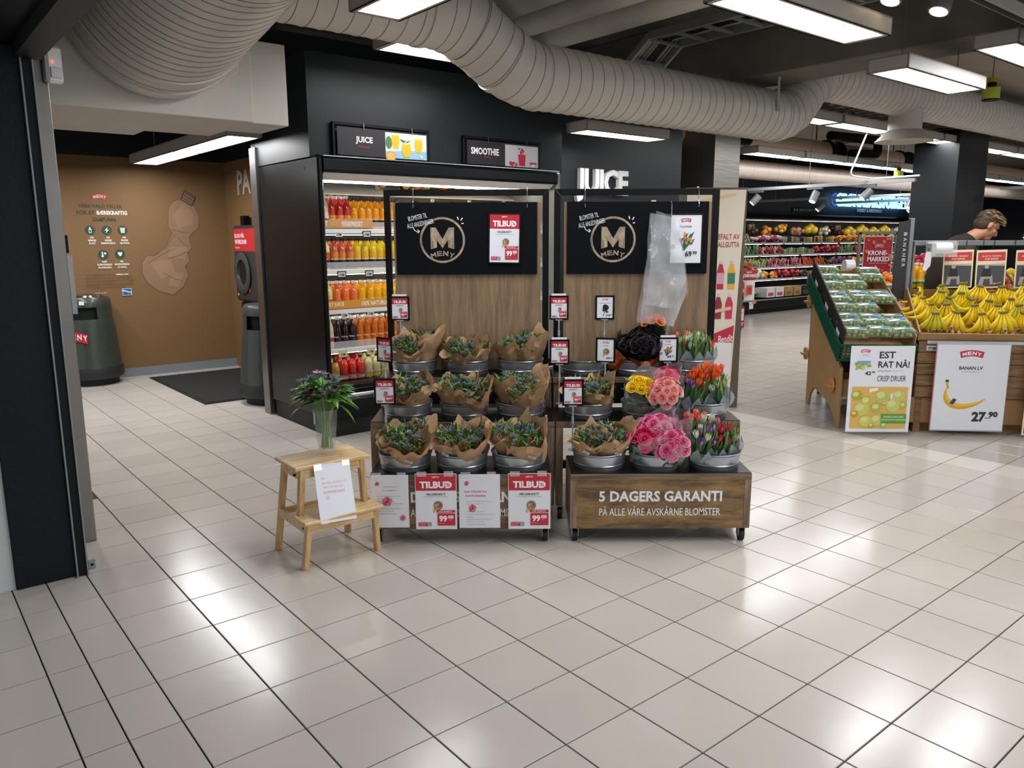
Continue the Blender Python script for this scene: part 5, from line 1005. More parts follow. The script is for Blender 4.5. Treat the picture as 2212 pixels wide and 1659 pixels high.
for p in ((-.003, .05, .45), (-.012, -.05, .21)): G().cyl((p[0], p[1], p[2]), (p[0] + .01, p[1], p[2]), .006, n=10).build('screw', BLACK, st)
s = Sheet(step=.0006, rough=.6); RD = 'dd9a9c'; s.rect(0, 0, .19, .26, 'e3e6ef')
s.text('HEI', .03, .197, .05, .208, RD).text('JEG SER KANSKJE LITT', .032, .172, .163, .184, RD).text('TRIST UT MEN JEG', .034, .15, .142, .162, RD).text('BLOMSTRER SNART', .036, .128, .148, .14, RD).ring(.052, .108, .0075, .009, RD, 18).disc(.049, .11, .001, RD, n=6).disc(.055, .11, .001, RD, n=6).line([(.048, .106), (.052, .104), (.056, .106)], .001, RD)
nt_ = thing('paper_note', 'white sheet with pale red handwriting taped to the step stool', 'paper', W(0, 0)); nt_.location = (-.985, 3.615, .238); nt_.rotation_euler = (math.radians(-6), math.radians(5), math.atan2(.615, .788) - .0)
nt_.location = Vector((-1.028, 3.601, 0)) + Matrix.Rotation(math.atan2(.615, .788), 4, 'Z') @ Vector((.058, -.104, .232)); nt_.rotation_euler = (math.radians(-20), math.radians(4), math.atan2(.615, .788))
G().box(0, 0, 0, .19, .0008, .285).build('sheet', M('dfe2ec', .6, name='note_paper'), nt_); s.build('handwriting', nt_, (0, -.0002, .012)); G().box(.0, -.002, .25, .04, -.0015, .29).box(.15, -.002, .26, .19, -.0015, .295).box(.005, -.002, -.004, .04, -.0015, .03).build('clear_tape', GLASS, nt_)
# vase
vs_ = thing('glass_vase', 'tall tapered glass vase of water with stems on the step stool', 'vase', (-.943, 3.845, .5005))
VG = M('e6efee', .02, alpha=.07, spec=1.0, name='vase_glass', coat=1); G().lathe([(0, 0), (.038, 0), (.042, .004), (.048, .08), (.064, .235), (.062, .235), (.046, .08), (.040, .03), (.036, .026), (0, .026)], 36).build('glass', VG, vs_, smooth=40)
G().lathe([(0, .028), (.0385, .032), (.0455, .08), (.0515, .14), (0, .14)], 30).build('water', M('a9b98a', .03, alpha=.14, spec=.6, name='vase_water'), vs_, smooth=40)
for k in range(4): G().box(-.052 + .005 * k, -.03, .16, -.05 + .005 * k, -.029, .22).build('engraving', WHITE, vs_) if k < 2 else None
r = random.Random(4); fb = thing('flower_bunch', 'bunch of thistles and mauve alstroemeria in the glass vase', 'bouquet', (-.943, 3.845, .53))
g = G()
for i in range(22):
    a = r.uniform(0, 6.28); b_ = a + r.uniform(-.6, .6); q = r.uniform(.005, .03); R = r.uniform(.02, .05); e = Vector((R * math.cos(b_) * 1.9, R * math.sin(b_) * 1.9, r.uniform(.25, .33))); g.tube([(q * math.cos(a), q * math.sin(a), .0), (q * math.cos(b_) * .7, q * math.sin(b_) * .7, .12), (R * .9 * math.cos(b_), R * .9 * math.sin(b_), .2), e], .0028, 6)
g.build('stems', M('6f8f45', .4, name='flower_stem'), fb, smooth=60)
g = G()
for i in range(150):
    d = rv(r, -.35, .8); c = Vector((d.x * r.uniform(.02, .085), d.y * r.uniform(.02, .085), .27 + .06 * d.z)); leaf(g, c, Vector((d.x, d.y, r.uniform(-.1, .7))), Vector((0, 0, 1)), r.uniform(.06, .11), r.uniform(.026, .042), r.choice((0, 1, 1)), r.uniform(.1, .5), 4)
for c, d in (((.07, -.02, .23), (1, -.2, -.5)), ((-.07, -.02, .24), (-1, -.3, -.3)), ((-.08, 0, .26), (-1, .1, -.1)), ((.06, .0, .25), (.9, .3, -.2))): leaf(g, Vector(c), Vector(d), Vector((0, 0, 1)), .12, .026, 1, .35, 5)
o = g.build('leaves', [M('2f5a22', .4, name='vase_leaf_dark'), M('58902f', .4, name='vase_leaf')], fb, smooth=60); o['kind'] = 'stuff'
for i in range(16):
    a = r.uniform(0, 6.28); q = .115 * math.sqrt(r.random()); o = put('thistle', THI[i % 2], fb, (q * math.cos(a) * 1.1, q * math.sin(a), .36 - q * .35 + r.uniform(-.01, .02))); o.rotation_euler = (math.sin(a) * -.6, math.cos(a) * .6, a); k = r.uniform(1, 1.35); o.scale = (k, k, k)
def alst():
    g = G()
    for i in range(6): a = i * 1.047; leaf(g, Vector((0, 0, 0)), Vector((math.cos(a), math.sin(a), 1.1)), Vector((0, 0, 1)), .03, .016, i % 2, .35, 3)
    for i in range(5): a = i * 1.256; g.cyl((0, 0, 0), (.006 * math.cos(a), .006 * math.sin(a), .026), .0006, n=3, mi=1)
    return g.mesh('alstroemeria_bloom', [M('b06a94', .5, name='petal_mauve'), M('c999b4', .5, name='petal_mauve_pale')], 60)
AM = alst()
for x, y, z in ((-.035, -.09, .275), (-.02, -.1, .29), (.03, -.09, .295), (.07, -.07, .3), (-.03, .0, .38), (.0, .02, .37), (.085, -.03, .29), (-.05, -.08, .26), (.045, -.02, .36), (-.065, -.06, .3)):
    o = put('alstroemeria_bloom', AM, fb, (x, y, z)); o.rotation_euler = (-.9 * y * -6, x * 6, r.uniform(0, 3))
g = G()
for i in range(12): a = r.uniform(2.2, 4.4); q = r.uniform(.07, .12); g.ell((q * math.cos(a), q * math.sin(a), .29 + r.uniform(-.02, .05)), (.005, .005, .012), 6, 4)
g.build('buds', M('8fa052', .5, name='green_bud'), fb, smooth=60)
# ============================================================ GRAPE STAND
CARD = M('a07c50', .7, name='brown_cardboard', noise_s=10, noise_a=.1); CARDD = M('1c1a1a', .6, name='black_cardboard'); GCR = M('0f5a42', .4, name='green_crate_plastic'); MDF = M('a98758', .6, name='mdf_board', noise_s=14, noise_a=.09)
gs = thing('grape_stand', 'slotted fibreboard stand carrying sloping green crates of grapes', 'display stand', (2.72, 6.37, 0), math.radians(-7))
pf = [(0, 0), (.09, 0), (.13, .09), (.3, .16), (.8, .2), (.92, .12), (.97, 0), (1.06, 0), (1.08, .95), (.98, .95), (0, .51)]
Xs = Matrix(((0, 0, 1, 0), (1, 0, 0, 0), (0, 1, 0, 0), (0, 0, 0, 1)))
for x in (0, .5): G().prism(pf, x, x + .022, X=Xs).build('side_panel', MDF, gs, bevel=.002)
for y, z in ((.1, .3), (.45, .3)): G().box(.022, y, z - .05, .5, y + .02, z + .1).build('cross_board', MDF, gs)
for y, z in ((1.08, .98), (1.08, .48), (.16, .34)):
    G().cyl((-.03, y, z), (-.012, y, z), .06, n=20).box(-.06, y - .045, z - .012, -.0, y + .045, z + .006).build('wedge_tab', M('b98a4a', .6, name='plywood_tab'), gs)
SL = math.radians(25); XS = Matrix.Translation((-.05, -.04, .575)) @ Matrix.Rotation(SL, 4, 'X')
def onslope(o): o.matrix_local = XS @ o.matrix_local; return o
def green_crate(k, label):
    t = thing('green_crate', label, 'crate', (0, 0, 0), group='green grape crates'); L0 = k * .42; D = .415; Wd = .6; g = G(); h = .16
    for z0, z1 in ((0, .022), (.135, .16)): g.box(0, L0, z0, .012, L0 + D, z1).box(Wd - .012, L0, z0, Wd, L0 + D, z1).box(0, L0, z0, Wd, L0 + .012, z1).box(0, L0 + D - .012, z0, Wd, L0 + D, z1)
    for i in range(15): y = L0 + D * i / 14.6; g.box(0, y, 0, .01, y + .008, h).box(Wd - .01, y, 0, Wd, y + .008, h)
    for i in range(21): x = Wd * i / 20.6; g.box(x, L0, 0, x + .008, L0 + .01, h).box(x, L0 + D - .01, 0, x + .008, L0 + D, h)
    for z in (.05, .08, .108): g.box(.002, L0, z, .008, L0 + D, z + .006).box(Wd - .008, L0, z, Wd - .002, L0 + D, z + .006).box(0, L0 + .002, z, Wd, L0 + .008, z + .006)
    g.box(.01, L0 + .01, 0, Wd - .01, L0 + D - .01, .012).box(-.02, L0, .15, Wd + .02, L0 + D, .158) if False else g.box(.01, L0 + .01, 0, Wd - .01, L0 + D - .01, .012)
    g.build('crate_basket', GCR, t); t.matrix_world = gs_m @ XS; return t
gs_m = Matrix.Translation((2.72, 6.37, 0)) @ Matrix.Rotation(math.radians(-7), 4, 'Z')
for k, l in enumerate(('front green plastic crate above the EST RAT poster', 'middle green plastic crate of the grape slope', 'rear green plastic crate at the top of the grape slope')): green_crate(k, l)
for k in range(3):
    t = thing('grape_carton', ('front open fruit carton with black side and brown flaps', 'middle open fruit carton with black side and brown flaps', 'rear open fruit carton with black side and empty brown corner')[k], 'carton'); L0 = k * .42 + .015; D = .39
    G().box(.03, L0, .02, .57, L0 + D, .03).build('carton_floor', CARD, t); G().box(.02, L0, .02, .03, L0 + D, .29).build('black_side', CARDD, t); G().box(.57, L0, .02, .58, L0 + D, .24).build('brown_side', CARD, t)
    G().prism([(.03, .02), (.57, .02), (.57, .22), (.4, .22), (.36, .19), (.22, .19), (.18, .22), (.03, .22)], L0 + D - .006, L0 + D, X=Matrix(((1, 0, 0, 0), (0, 0, 1, 0), (0, 1, 0, 0), (0, 0, 0, 1)))).build('brown_end', CARD, t)
    G().box(.0185, L0 + .12, .12, .0198, L0 + .22, .19).build('white_label', PAPER, t); t.matrix_world = gs_m @ XS
def punnet_mesh():
    r = random.Random(2); w_, d, h = .185, .118, .062
    shell = G().add([(-w_ / 2 + .01, -d / 2 + .01, 0), (w_ / 2 - .01, -d / 2 + .01, 0), (w_ / 2 - .01, d / 2 - .01, 0), (-w_ / 2 + .01, d / 2 - .01, 0), (-w_ / 2, -d / 2, h * .7), (w_ / 2, -d / 2, h * .7), (w_ / 2, d / 2, h * .7), (-w_ / 2, d / 2, h * .7), (-w_ / 2 + .012, -d / 2 + .012, h), (w_ / 2 - .012, -d / 2 + .012, h), (w_ / 2 - .012, d / 2 - .012, h), (-w_ / 2 + .012, d / 2 - .012, h)],
        [(0, 3, 2, 1), (0, 1, 5, 4), (1, 2, 6, 5), (2, 3, 7, 6), (3, 0, 4, 7), (4, 5, 9, 8), (5, 6, 10, 9), (6, 7, 11, 10), (7, 4, 8, 11), (8, 9, 10, 11)]).mesh('clear_box', M('f2f7f4', .05, alpha=.1, spec=.8, name='clear_punnet', bump=.5, bump_s=30), bevel=.003)
    g = G()
    for i in range(52):
        x, y = r.uniform(-w_ / 2 + .02, w_ / 2 - .02), r.uniform(-d / 2 + .018, d / 2 - .018); z = r.choice((.016, .034, .044)); k = r.uniform(.0115, .0145); g.ell((x, y, z), (k, k, k * 1.1), 8, 5, r.choice((0, 0, 1)))
    gr = g.mesh('grapes', [M('7f9a3a', .25, name='green_grape', sss=.1), M('a3b054', .25, name='pale_grape', sss=.2)], 60)
    s = Sheet(step=.0003, rough=.3); s.rect(-.07, -.028, .07, .03, 'b4cbb8').rect(-.02, -.026, .068, .028, '3f7cc8').poly([(-.06, -.02), (-.0, -.01), (.03, .014), (-.01, .02), (-.06, .0)], 'eaf1f6').poly([(-.02, -.026), (.068, -.026), (.068, -.008), (.02, -.012)], 'a9c64e').rect(-.062, .004, -.03, .02, '4a66b0'); lb = s.mesh('lid_label')
    return shell, gr, lb
PUN = punnet_mesh(); r = random.Random(8); n_ = 0
for c_, rowsn in ((0, 9), (1, 9), (2, 9)):
    for k in range(rowsn):
        if c_ == 1 and k == 8 or (c_ == 2 and k in (3, 6)) : continue
        yy = .075 + .133 * k; zz = .2 + r.uniform(-.004, .012) - (.03 if k in (2, 5) else 0); t = thing('grape_punnet', f'green grape punnet, {ORD[k]} from the front in the {("column by the black side", "centre column", "column by the bananas")[c_]}', 'punnet', group='punnets of green grapes')
        put('clear_box', PUN[0], t); o = put('grapes', PUN[1], t); o['kind'] = 'stuff'; lo = put('lid_label', PUN[2], t, (0, 0, .0625), (-math.pi / 2, 0, 0))
        t.matrix_world = gs_m @ XS @ Matrix.Translation((.122 + .18 * c_ + r.uniform(-.006, .006), yy, zz)) @ Matrix.Rotation(r.uniform(-.1, .1), 4, 'Z') @ Matrix.Rotation(-.22 + r.uniform(-.06, .06), 4, 'X') @ Matrix.Scale(1.06, 4)
t = thing('grape_poster', 'white EST RAT NÅ poster with grape picture hanging in front of the grape crates', 'poster', (2.69, 6.13, .03), math.radians(-2)); s = Sheet(step=.0006, rough=.4)
w_, h_ = .5, .7; s.rect(0, 0, w_, h_, 'e6e7ee'); s.arcband(.115, .655, .075, .022, .006, 'c22f44', 'MENY'); s.text('DRUER', .09, .622, .14, .632, '7a7c84').line([(.07, .615), (.16, .615)], .001, '9a9ca4')
for i in range(26): a, b = r.uniform(.045, .175), r.uniform(.515, .565); s.disc(a, b, .012, r.choice(('a9b85a', 'c2cf86', '94a548')), n=9); s.l -= .8
s.l += 1; s.rect(.06, .56, .16, .58, '6fa3dd'); s.text('42', .12, .465, .17, .495, '33353e', .03).text('90', .175, .48, .2, .497, '33353e', .03)
s.text('EST', .225, .6, .35, .655, '33353e', .02).text('RAT NÅ!', .22, .525, .465, .592, '33353e', .02); s.line([(.22 + .02 * i, .495 + .008 * (i % 2)) for i in range(6)], .004, '5f9e58').line([(.32 + .02 * i, .495 + .008 * (i % 2)) for i in range(6)], .003, 'c9cbd2').text('CRISP DRUER', .22, .415, .445, .46, '33353e', -.004)
s.rect(.03, .03, .47, .37, 'd9b25c')
for i in range(8): s.poly([(x0 := r.uniform(.03, .4), z0 := r.uniform(.2, .33)), (x0 + .07, z0 + .02), (x0 + .06, z0 + .04), (x0 - 0, z0 + .03)], r.choice(('f0d9a8', 'a8672c', 'f4ecd2', 'b98a3a')))
for x, z, k, c_ in ((.07, .3, .045, 'b3a637'), (.15, .25, .05, 'bdb94e'), (.27, .29, .06, 'b9bd62'), (.4, .3, .05, 'c2c476'), (.11, .19, .06, 'c9c862'), (.23, .2, .045, 'b0b352'), (.36, .22, .058, 'c4c76e'), (.44, .22, .03, 'aeb04a'), (.15, .09, .05, 'cdc95a'), (.24, .1, .052, 'c2c468'), (.06, .15, .03, 'c98f2c'), (.3, .055, .025, 'a9ba6a'), (.2, .055, .024, 'b8a63a')): s.disc(x, z, k, c_, k * .92, n=20); s.disc(x - k * .2, z + k * .25, k * .55, 'd6d694', k * .45, n=14)
s.rect(.27, .075, .47, .15, '5a9a3c').text('SUPER SPRØ OG DELIKAT SMEKK!', .29, .12, .45, .135, 'eaf3e2').text('SØTE MED ET HINT AV KARDEMOMME', .275, .095, .465, .11, 'eaf3e2'); s.build('print', t); G().add([(0, .002, 0), (w_, .002, 0), (w_, .002, h_), (0, .002, h_)], [(3, 2, 1, 0)]).build('backing_sheet', PAPER, t); G().add([(.0, -.012, .41), (.2, -.012, .41), (.2, -.012, .7), (0, -.012, .7)], [(0, 1, 2, 3)]) if False else None
# ============================================================ BANANA STAND
bs_m = Matrix.Translation((3.27, 6.22, 0)) @ Matrix.Rotation(math.radians(-9), 4, 'Z'); BRD = wood('6a4c2e', '8f6d48', 'crate_board', (.8, 6, 6), .6, 5); BW = 1.75
b_ = thing('banana_stand', 'slatted wooden fruit stand with sloping cardboard tray of bananas', 'display stand'); b_.matrix_world = bs_m
for k in range(5): G().box(0, 0, .3 + .092 * k, BW, .025, .386 + .092 * k).build('slat', BRD, b_)
for x in (.02, BW - .06): G().box(x, .026, 0, x + .05, .076, .74).build('post', BRD, b_); G().box(x, .8, 0, x + .05, .85, 1.0).build('post', BRD, b_)
for k in range(7): G().box(0, .077, .3 + .09 * k, .02, .8, .38 + .09 * k).build('slat', BRD, b_) if k < 5 else None
G().box(.06, -.008, .735, BW, -.0, .76).build('tag_rail', M('c9cdd2', .3, .5, name='tag_rail'), b_); G().box(.0, .02, .74, BW, .85, .755, X=Matrix.Translation((0, 0, 0))).build('tray_floor', BLACK, b_)
tr = thing('banana_tray', 'wide brown cardboard tray holding the banana heap', 'carton'); tr.matrix_world = bs_m @ Matrix.Translation((0, 0, .76)) @ Matrix.Rotation(math.radians(17), 4, 'X')
G().box(0, 0, 0, BW, .9, .01).build('tray_bottom', CARD, tr); G().box(0, 0, 0, BW, .012, .06).build('front_wall', CARD, tr); G().add([(-.012, 0, 0), (.0, 0, 0), (.14, .9, 0), (.128, .9, 0), (-.012, 0, .07), (0, 0, .07), (.14, .9, .13), (.128, .9, .13)], [(0, 3, 2, 1), (4, 5, 6, 7), (0, 1, 5, 4), (1, 2, 6, 5), (2, 3, 7, 6), (3, 0, 4, 7)]).build('end_wall', CARD, tr); G().box(0, .89, 0, BW, .9, .1).build('rear_wall', CARD, tr)
def banana(g, ang, tilt, L=.17, R=.0165, mi=0):
    pts = []; rs = []; n = 9
    for i in range(n):
        t_ = i / (n - 1); c = (t_ - .0) * 1.15; x = .095 * math.sin(c) * 1.1; z = -.165 * t_ + .0; y = .05 * math.sin(math.pi * t_)
        pts.append(Vector((0, -y, z))); rs.append((.0045, .006, .0125, R, R * 1.04, R * 1.02, R * .9, R * .6, .004)[i])
    X = Matrix.Rotation(ang, 4, 'Y') @ Matrix.Rotation(tilt, 4, 'X'); g.tube(pts, rs, 7, mi, X); g.cyl(X @ Vector((0, 0, .006)), X @ Vector((0, 0, -.02)), .0055, n=6, mi=1); g.ell(X @ Vector((0, 0, -.166)), (.005, .005, .004), 6, 4, 2)
BY = [M('e2c21e', .42, name='banana_yellow', noise_s=20, noise_a=.08), M('b9b53a', .5, name='banana_stem'), M('3a3020', .6, name='banana_tip')]; BG_ = [M('c9c02a', .42, name='banana_greenish', noise_s=20, noise_a=.1), BY[1], BY[2]]
def one(mats, nm='banana'): g = G(); banana(g, 0, 0); return g.mesh(nm, mats, 60)
BM = (one(BY), one(BG_)); crown = G().box(-.03, -.012, -.012, .03, .012, .014).mesh('banana_crown', M('6d6030', .6, name='banana_crown'), bevel=.006)
STB = Sheet(step=.0004); STB.rect(-.009, -.012, .009, .012, 'e8eaf2').rect(-.007, -.01, .007, .004, '2a3f8c'); STB = STB.mesh('fruit_sticker'); r = random.Random(21); rowsb = ('front row', 'second row', 'third row', 'fourth row', 'rear row'); nb = 0
for j in range(5):
    for i in range(9):
        t = thing('banana_bunch', f'banana bunch, {ORD[i]} from the grape side in the {rowsb[j]} of the tray', 'bananas', group=f'banana bunches, {rowsb[j]}'); m_ = 1 if (i + j * 3) % 7 == 0 or (i == 1 and j == 4) else 0; n = r.choice((4, 5, 5, 6)); mode = r.random()
        for k in range(n):
            f = (k - (n - 1) / 2); o = put('banana', BM[m_], t, (f * .012, 0, 0)); o.rotation_euler = (r.uniform(-.1, .1), -f * .23 + r.uniform(-.04, .04), f * .1); s_ = r.uniform(1.06, 1.24); o.scale = (s_ * 1.1, s_ * 1.1, s_)
            if k == n // 2: put('fruit_sticker', STB, o, (0, -.066, -.085))
        put('banana_crown', crown, t, (0, .004, .0))
        rx = r.uniform(.5, 1.0); rz_ = r.uniform(-.6, .6)
        if mode > .62: rz_ += r.choice((-1.2, 1.3)); rx += .3
        t.matrix_world = bs_m @ Matrix.Translation((0, 0, .77)) @ Matrix.Rotation(math.radians(17), 4, 'X') @ Matrix.Translation((.1 + .025 * j + .172 * i + r.uniform(-.035, .035), .13 + .165 * j + r.uniform(-.02, .02), .155 + r.uniform(-.01, .03))) @ Matrix.Rotation(rz_, 4, 'Z') @ Matrix.Rotation(rx - .35, 4, 'X') @ Matrix.Rotation(r.uniform(-.15, .15), 4, 'Y')
bp = thing('banana_poster', 'white BANAN poster with a single banana and price 27 90 on the stand front', 'poster', (3.37, 6.12, .05), math.radians(-6)); s = Sheet(step=.0006, rough=.35); w_, h_ = .545, .69
s.rect(0, 0, w_, h_, 'dfe1e8'); s.arcband(w_ * .48, h_ * .88, .185, .05, .015, 'c2304a', 'MENY'); s.text('BANAN LV', w_ * .32, h_ * .71, w_ * .65, h_ * .75, '33353e', .03).text('COSTA RICA', w_ * .36, h_ * .675, w_ * .6, h_ * .695, '9a9ca6', 0)
top = []; bot = []
for i in range(15):
    f = i / 14; a = math.pi * (1.02 + .72 * f); top.append((w_ * .46 + .15 * math.cos(a) * (1 + .35 * f), h_ * .5 + .15 * math.sin(a) * (1 - .2 * f))); k = .045 * math.sin(math.pi * min(.98, .06 + .92 * f)) + .004; bot.append((w_ * .46 + (.15 + k) * math.cos(a) * (1 + .35 * f), h_ * .5 + (.15 + k * 1.1) * math.sin(a) * (1 - .2 * f)))
s.poly(top + bot[::-1], 'dba32a'); s.poly([(p[0], p[1]) for p in top] + [((p[0] + q[0]) / 2, (p[1] + q[1]) / 2) for p, q in zip(top, bot)][::-1], 'e9bd3e'); s.poly([(top[0][0] - .004, top[0][1]), (top[0][0] - .016, top[0][1] + .06), (top[0][0] + .0, top[0][1] + .065), (top[0][0] + .012, top[0][1])], 'c9a63a'); s.rect(top[0][0] - .02, top[0][1] + .055, top[0][0] + .006, top[0][1] + .072, '5a3a20')
s.poly([(w_ * .23, h_ * .315), (w_ * .285, h_ * .30), (w_ * .33, h_ * .36), (w_ * .28, h_ * .375)], '2a3f7c'); s.text('27', w_ * .56, h_ * .1, w_ * .76, h_ * .22, '2e3038', .05).text('90', w_ * .79, h_ * .155, w_ * .92, h_ * .225, '2e3038', .05).text('/KG', w_ * .74, h_ * .14, w_ * .82, h_ * .155, '2e3038', .02)
s.build('print', bp); G().box(-.006, .001, -.01, w_ + .004, .004, h_ + .02).build('clear_pocket', M('cfd3da', .15, alpha=.5, name='poster_pocket'), bp); G().box(-.01, .004, 0, -.004, .006, h_).build('red_edge', M('b3324a', .5, name='red_edge'), bp)
t = thing('banana_poster', 'poster with red top and sports photo cut off at the picture edge', 'poster', (4.03, 6.0, .03), math.radians(-9)); s = Sheet(step=.0006); s.rect(0, 0, .5, .7, 'e6ddc4').rect(.012, .52, .488, .69, 'bf3a46').rect(.012, .012, .488, .5, '55535a').poly([(.04, .1), (.12, .3), (.2, .28), (.16, .08)], 'c9c4bd').poly([(.3, .1), (.36, .3), (.44, .28), (.4, .08)], 'b9b4ad').poly([(.1, .28), (.4, .28), (.33, .46), (.16, .46)], '2b2a30').text('PÅ VEI TIL TRENING?', .05, .62, .45, .65, 'efe2dc', .02).text('HUSK BANAN!', .12, .565, .38, .6, 'efe2dc', .02); s.build('print', t); G().box(0, .001, 0, .5, .003, .7).build('backing_sheet', PAPER, t)
t = thing('stand_price_tag', 'small electronic price tag on the rail of the banana stand', 'price tag'); t.matrix_world = bs_m @ Matrix.Translation((.1, -.012, .7)); s = Sheet(); s.rect(-.045, -.02, .045, .02, 'c5c8c6').rect(-.035, -.013, .035, .013, '9ea39c').rect(.0, -.008, .03, .004, '3a3c3a').rect(-.03, .002, -.006, .008, '55585a'); s.build('tag_face', t)
t = thing('fruit_box', 'brown MENY cardboard box pushed under the slatted banana stand', 'carton'); t.matrix_world = bs_m; G().box(-.2, .03, .08, 1.5, .5, .29).build('box_body', CARD, t); s = Sheet(step=.0008); s.text('ME', .0, .22, .07, .265, 'a83c34', .03).text('SPAR', .0, .155, .14, .2, '4a3826', .03).text('LEV', .0, .1, .1, .14, '4a3826', .03); s.build('print', t, (-.14, .029, 0))
for x in (-.18, 1.4): caster(t, x, .05)
t = thing('fruit_box', 'low brown box beneath the fruit stand slats', 'carton'); t.matrix_world = bs_m; G().box(.1, .12, 0, 1.4, .7, .07).build('box_body', CARD, t)
# steel frame with hanging posters
FR = M('7d7f82', .35, .5, name='frame_steel'); P7 = Matrix.Translation((3.5, 6.98, 0)) @ Matrix.Rotation(math.radians(-6), 4, 'Z')
t = thing('poster_frame', 'grey steel frame above the bananas with hooks for posters', 'frame'); t.matrix_world = P7
G().box(0, 0, .3, .035, .05, 1.74).build('post', FR, t, bevel=.003); G().box(.045, .0, .3, .06, .05, 1.52).build('post', FR, t); G().box(.045, -.005, 1.5, 2.2, .045, 1.545).build('top_rail', FR, t, bevel=.003); G().box(2.17, 0, .3, 2.2, .05, 1.5).build('post', FR, t)
for x in (.4, .48, .62, .71, .88, 1.0): G().tube([(x, -.01, 1.545), (x, -.012, 1.5), (x - .02, -.014, 1.48), (x - .02, -.016, 1.45)], .0025, 5).build('hook', BLACK, t)
t = thing('banana_blade_sign', 'tall dark pointed blade sign lettered BANANER on the frame post', 'sign'); t.matrix_world = P7
G().prism([(-.1, 1.7), (-.01, 1.72), (-.01, 1.3), (-.02, 1.12), (-.06, 1.0), (-.11, 1.1), (-.115, 1.3)], -.012, 0, X=Matrix(((1, 0, 0, 0), (0, 0, 1, 0), (0, 1, 0, 0), (0, 0, 0, 1)))).build('blade', M('26272a', .5, name='blade_charcoal'), t)
s = Sheet(step=.001)
for i, c_ in enumerate('BANANER'): z = 1.6 - .045 * i; s.text(c_, -.055, z - .014, -.025, z + .014, 'a9abad', .02, rot=-math.pi / 2)
s.build('lettering', t, (0, -.013, 0))
for i, x in enumerate((.3, .575, .9)):
    t = thing('training_poster', ('cream edged PÅ VEI TIL TRENING poster nearest the bag roll', 'middle cream edged PÅ VEI TIL TRENING poster on the steel frame', 'PÅ VEI TIL TRENING poster cut by the picture edge')[i], 'poster', group='training posters'); t.matrix_world = P7 @ Matrix.Translation((x, -.02, 1.13)) @ Matrix.Rotation(-.03, 4, 'Y')
    s = Sheet(step=.0006); s.rect(0, 0, .25, .325, 'e2d5b4').rect(.012, .235, .238, .31, 'bf3d3c').rect(.012, .012, .238, .2, '4b4a50').poly([(.02, .2), (.012, .205), (.238, .21), (.238, .19)], 'b9ab94').text('PÅ VEI TIL TRENING?', .045, .27, .205, .285, 'ecd9cd', .02).text('HUSK BANAN!', .07, .245, .18, .26, 'ecd9cd', .02)
    s.poly([(.03, .03), (.045, .1), (.06, .11), (.1, .11), (.14, .11), (.15, .03), (.125, .03), (.12, .08), (.075, .085), (.065, .03)], '9d9aa0').poly([(.05, .1), (.13, .1), (.12, .17), (.06, .17)], '2b2a2f').disc(.09, .185, .018, 'a7a3a6', n=10).disc(.075, .085, .012, 'e0b83a', .004, n=8).disc(.095, .085, .01, 'c8953a', n=8).poly([(.16, .035), (.17, .04), (.215, .05), (.215, .042)], 'd9a93c').disc(.163, .038, .009, 'd9a93c', n=10)
    s.build('print', t); G().box(0, .0005, 0, .25, .003, .33).build('poster_board', M('dcd3bd', .5, name='cream_board'), t)
t = thing('bag_roll', 'clear roll of produce bags in an acrylic holder with a bag hanging down', 'bag roll'); t.matrix_world = P7 @ Matrix.Translation((.2, -.08, 1.48))
G().cyl((-.02, 0, 0), (.12, 0, 0), .05, n=24).build('plastic_roll', M('d9dbe2', .2, name='film_roll', coat=.5), t, smooth=50); G().box(-.06, -.06, -.07, -.02, .06, .05).build('holder_end', M('9aa09e', .3, name='holder_grey'), t, bevel=.01); G().box(-.061, -.062, -.075, .15, .065, .06).build('acrylic_case', GLASS, t); G().cyl((-.062, 0, -.01), (-.058, 0, -.01), .01, n=12).build('green_knob', M('1f6b4a', .4, name='green_knob'), t)
G().add([(-.1, -.05, -.03), (-.05, -.05, -.03), (-.06, -.06, -.15), (-.1, -.065, -.2), (-.12, -.06, -.18)], [(0, 1, 2, 3, 4)]).build('loose_bag', M('dfe4ea', .2, alpha=.7, name='loose_bag'), t)
# ---- crates of round fruit behind the stands
def ball_mesh(nm, h, k, sq=1): return G().ell((0, 0, 0), (k, k, k * sq), 14, 9).mesh(nm, M(h, .35, name=nm + '_skin', noise_s=30, noise_a=.08, rand=.1), 60)
def heap(M0, nx, ny, sp, rr, mesh, name, lbl, cat, grp, seed=0, z0=0, lay=2):
    r = random.Random(seed)
    for L_ in range(lay):
        for i in range(nx - L_):
            for j in range(ny - L_):
                t = put(name, mesh); tag(t, lbl, cat, grp); t.matrix_world = M0 @ Matrix.Translation(((i + .5 * L_ + .5) * sp + r.uniform(-.15, .15) * rr, (j + .5 * L_ + .5) * sp + r.uniform(-.15, .15) * rr, z0 + rr + L_ * rr * 1.35 + r.uniform(0, .1) * rr)) @ Matrix.Rotation(r.uniform(0, 3), 4, 'Z') @ Matrix.Rotation(r.uniform(-.4, .4), 4, 'X')
def crate(M0, w_, d, h, label, col='a07c50', name='fruit_crate', legs=.0, zb=0):
    t = thing(name, label, 'crate'); t.matrix_world = M0; m = M(col, .65, name='crate_' + col, noise_s=8, noise_a=.08)
    G().box(0, 0, 0, w_, d, .012).build('crate_floor', m, t); G().box(0, 0, .012, w_, .012, h).build('front_wall', m, t); G().box(0, d - .012, .012, w_, d, h).build('rear_wall', m, t); G().box(0, .012, .012, .012, d - .012, h).build('end_wall', m, t); G().box(w_ - .012, .012, .012, w_, d - .012, h).build('end_wall', m, t)
    return t
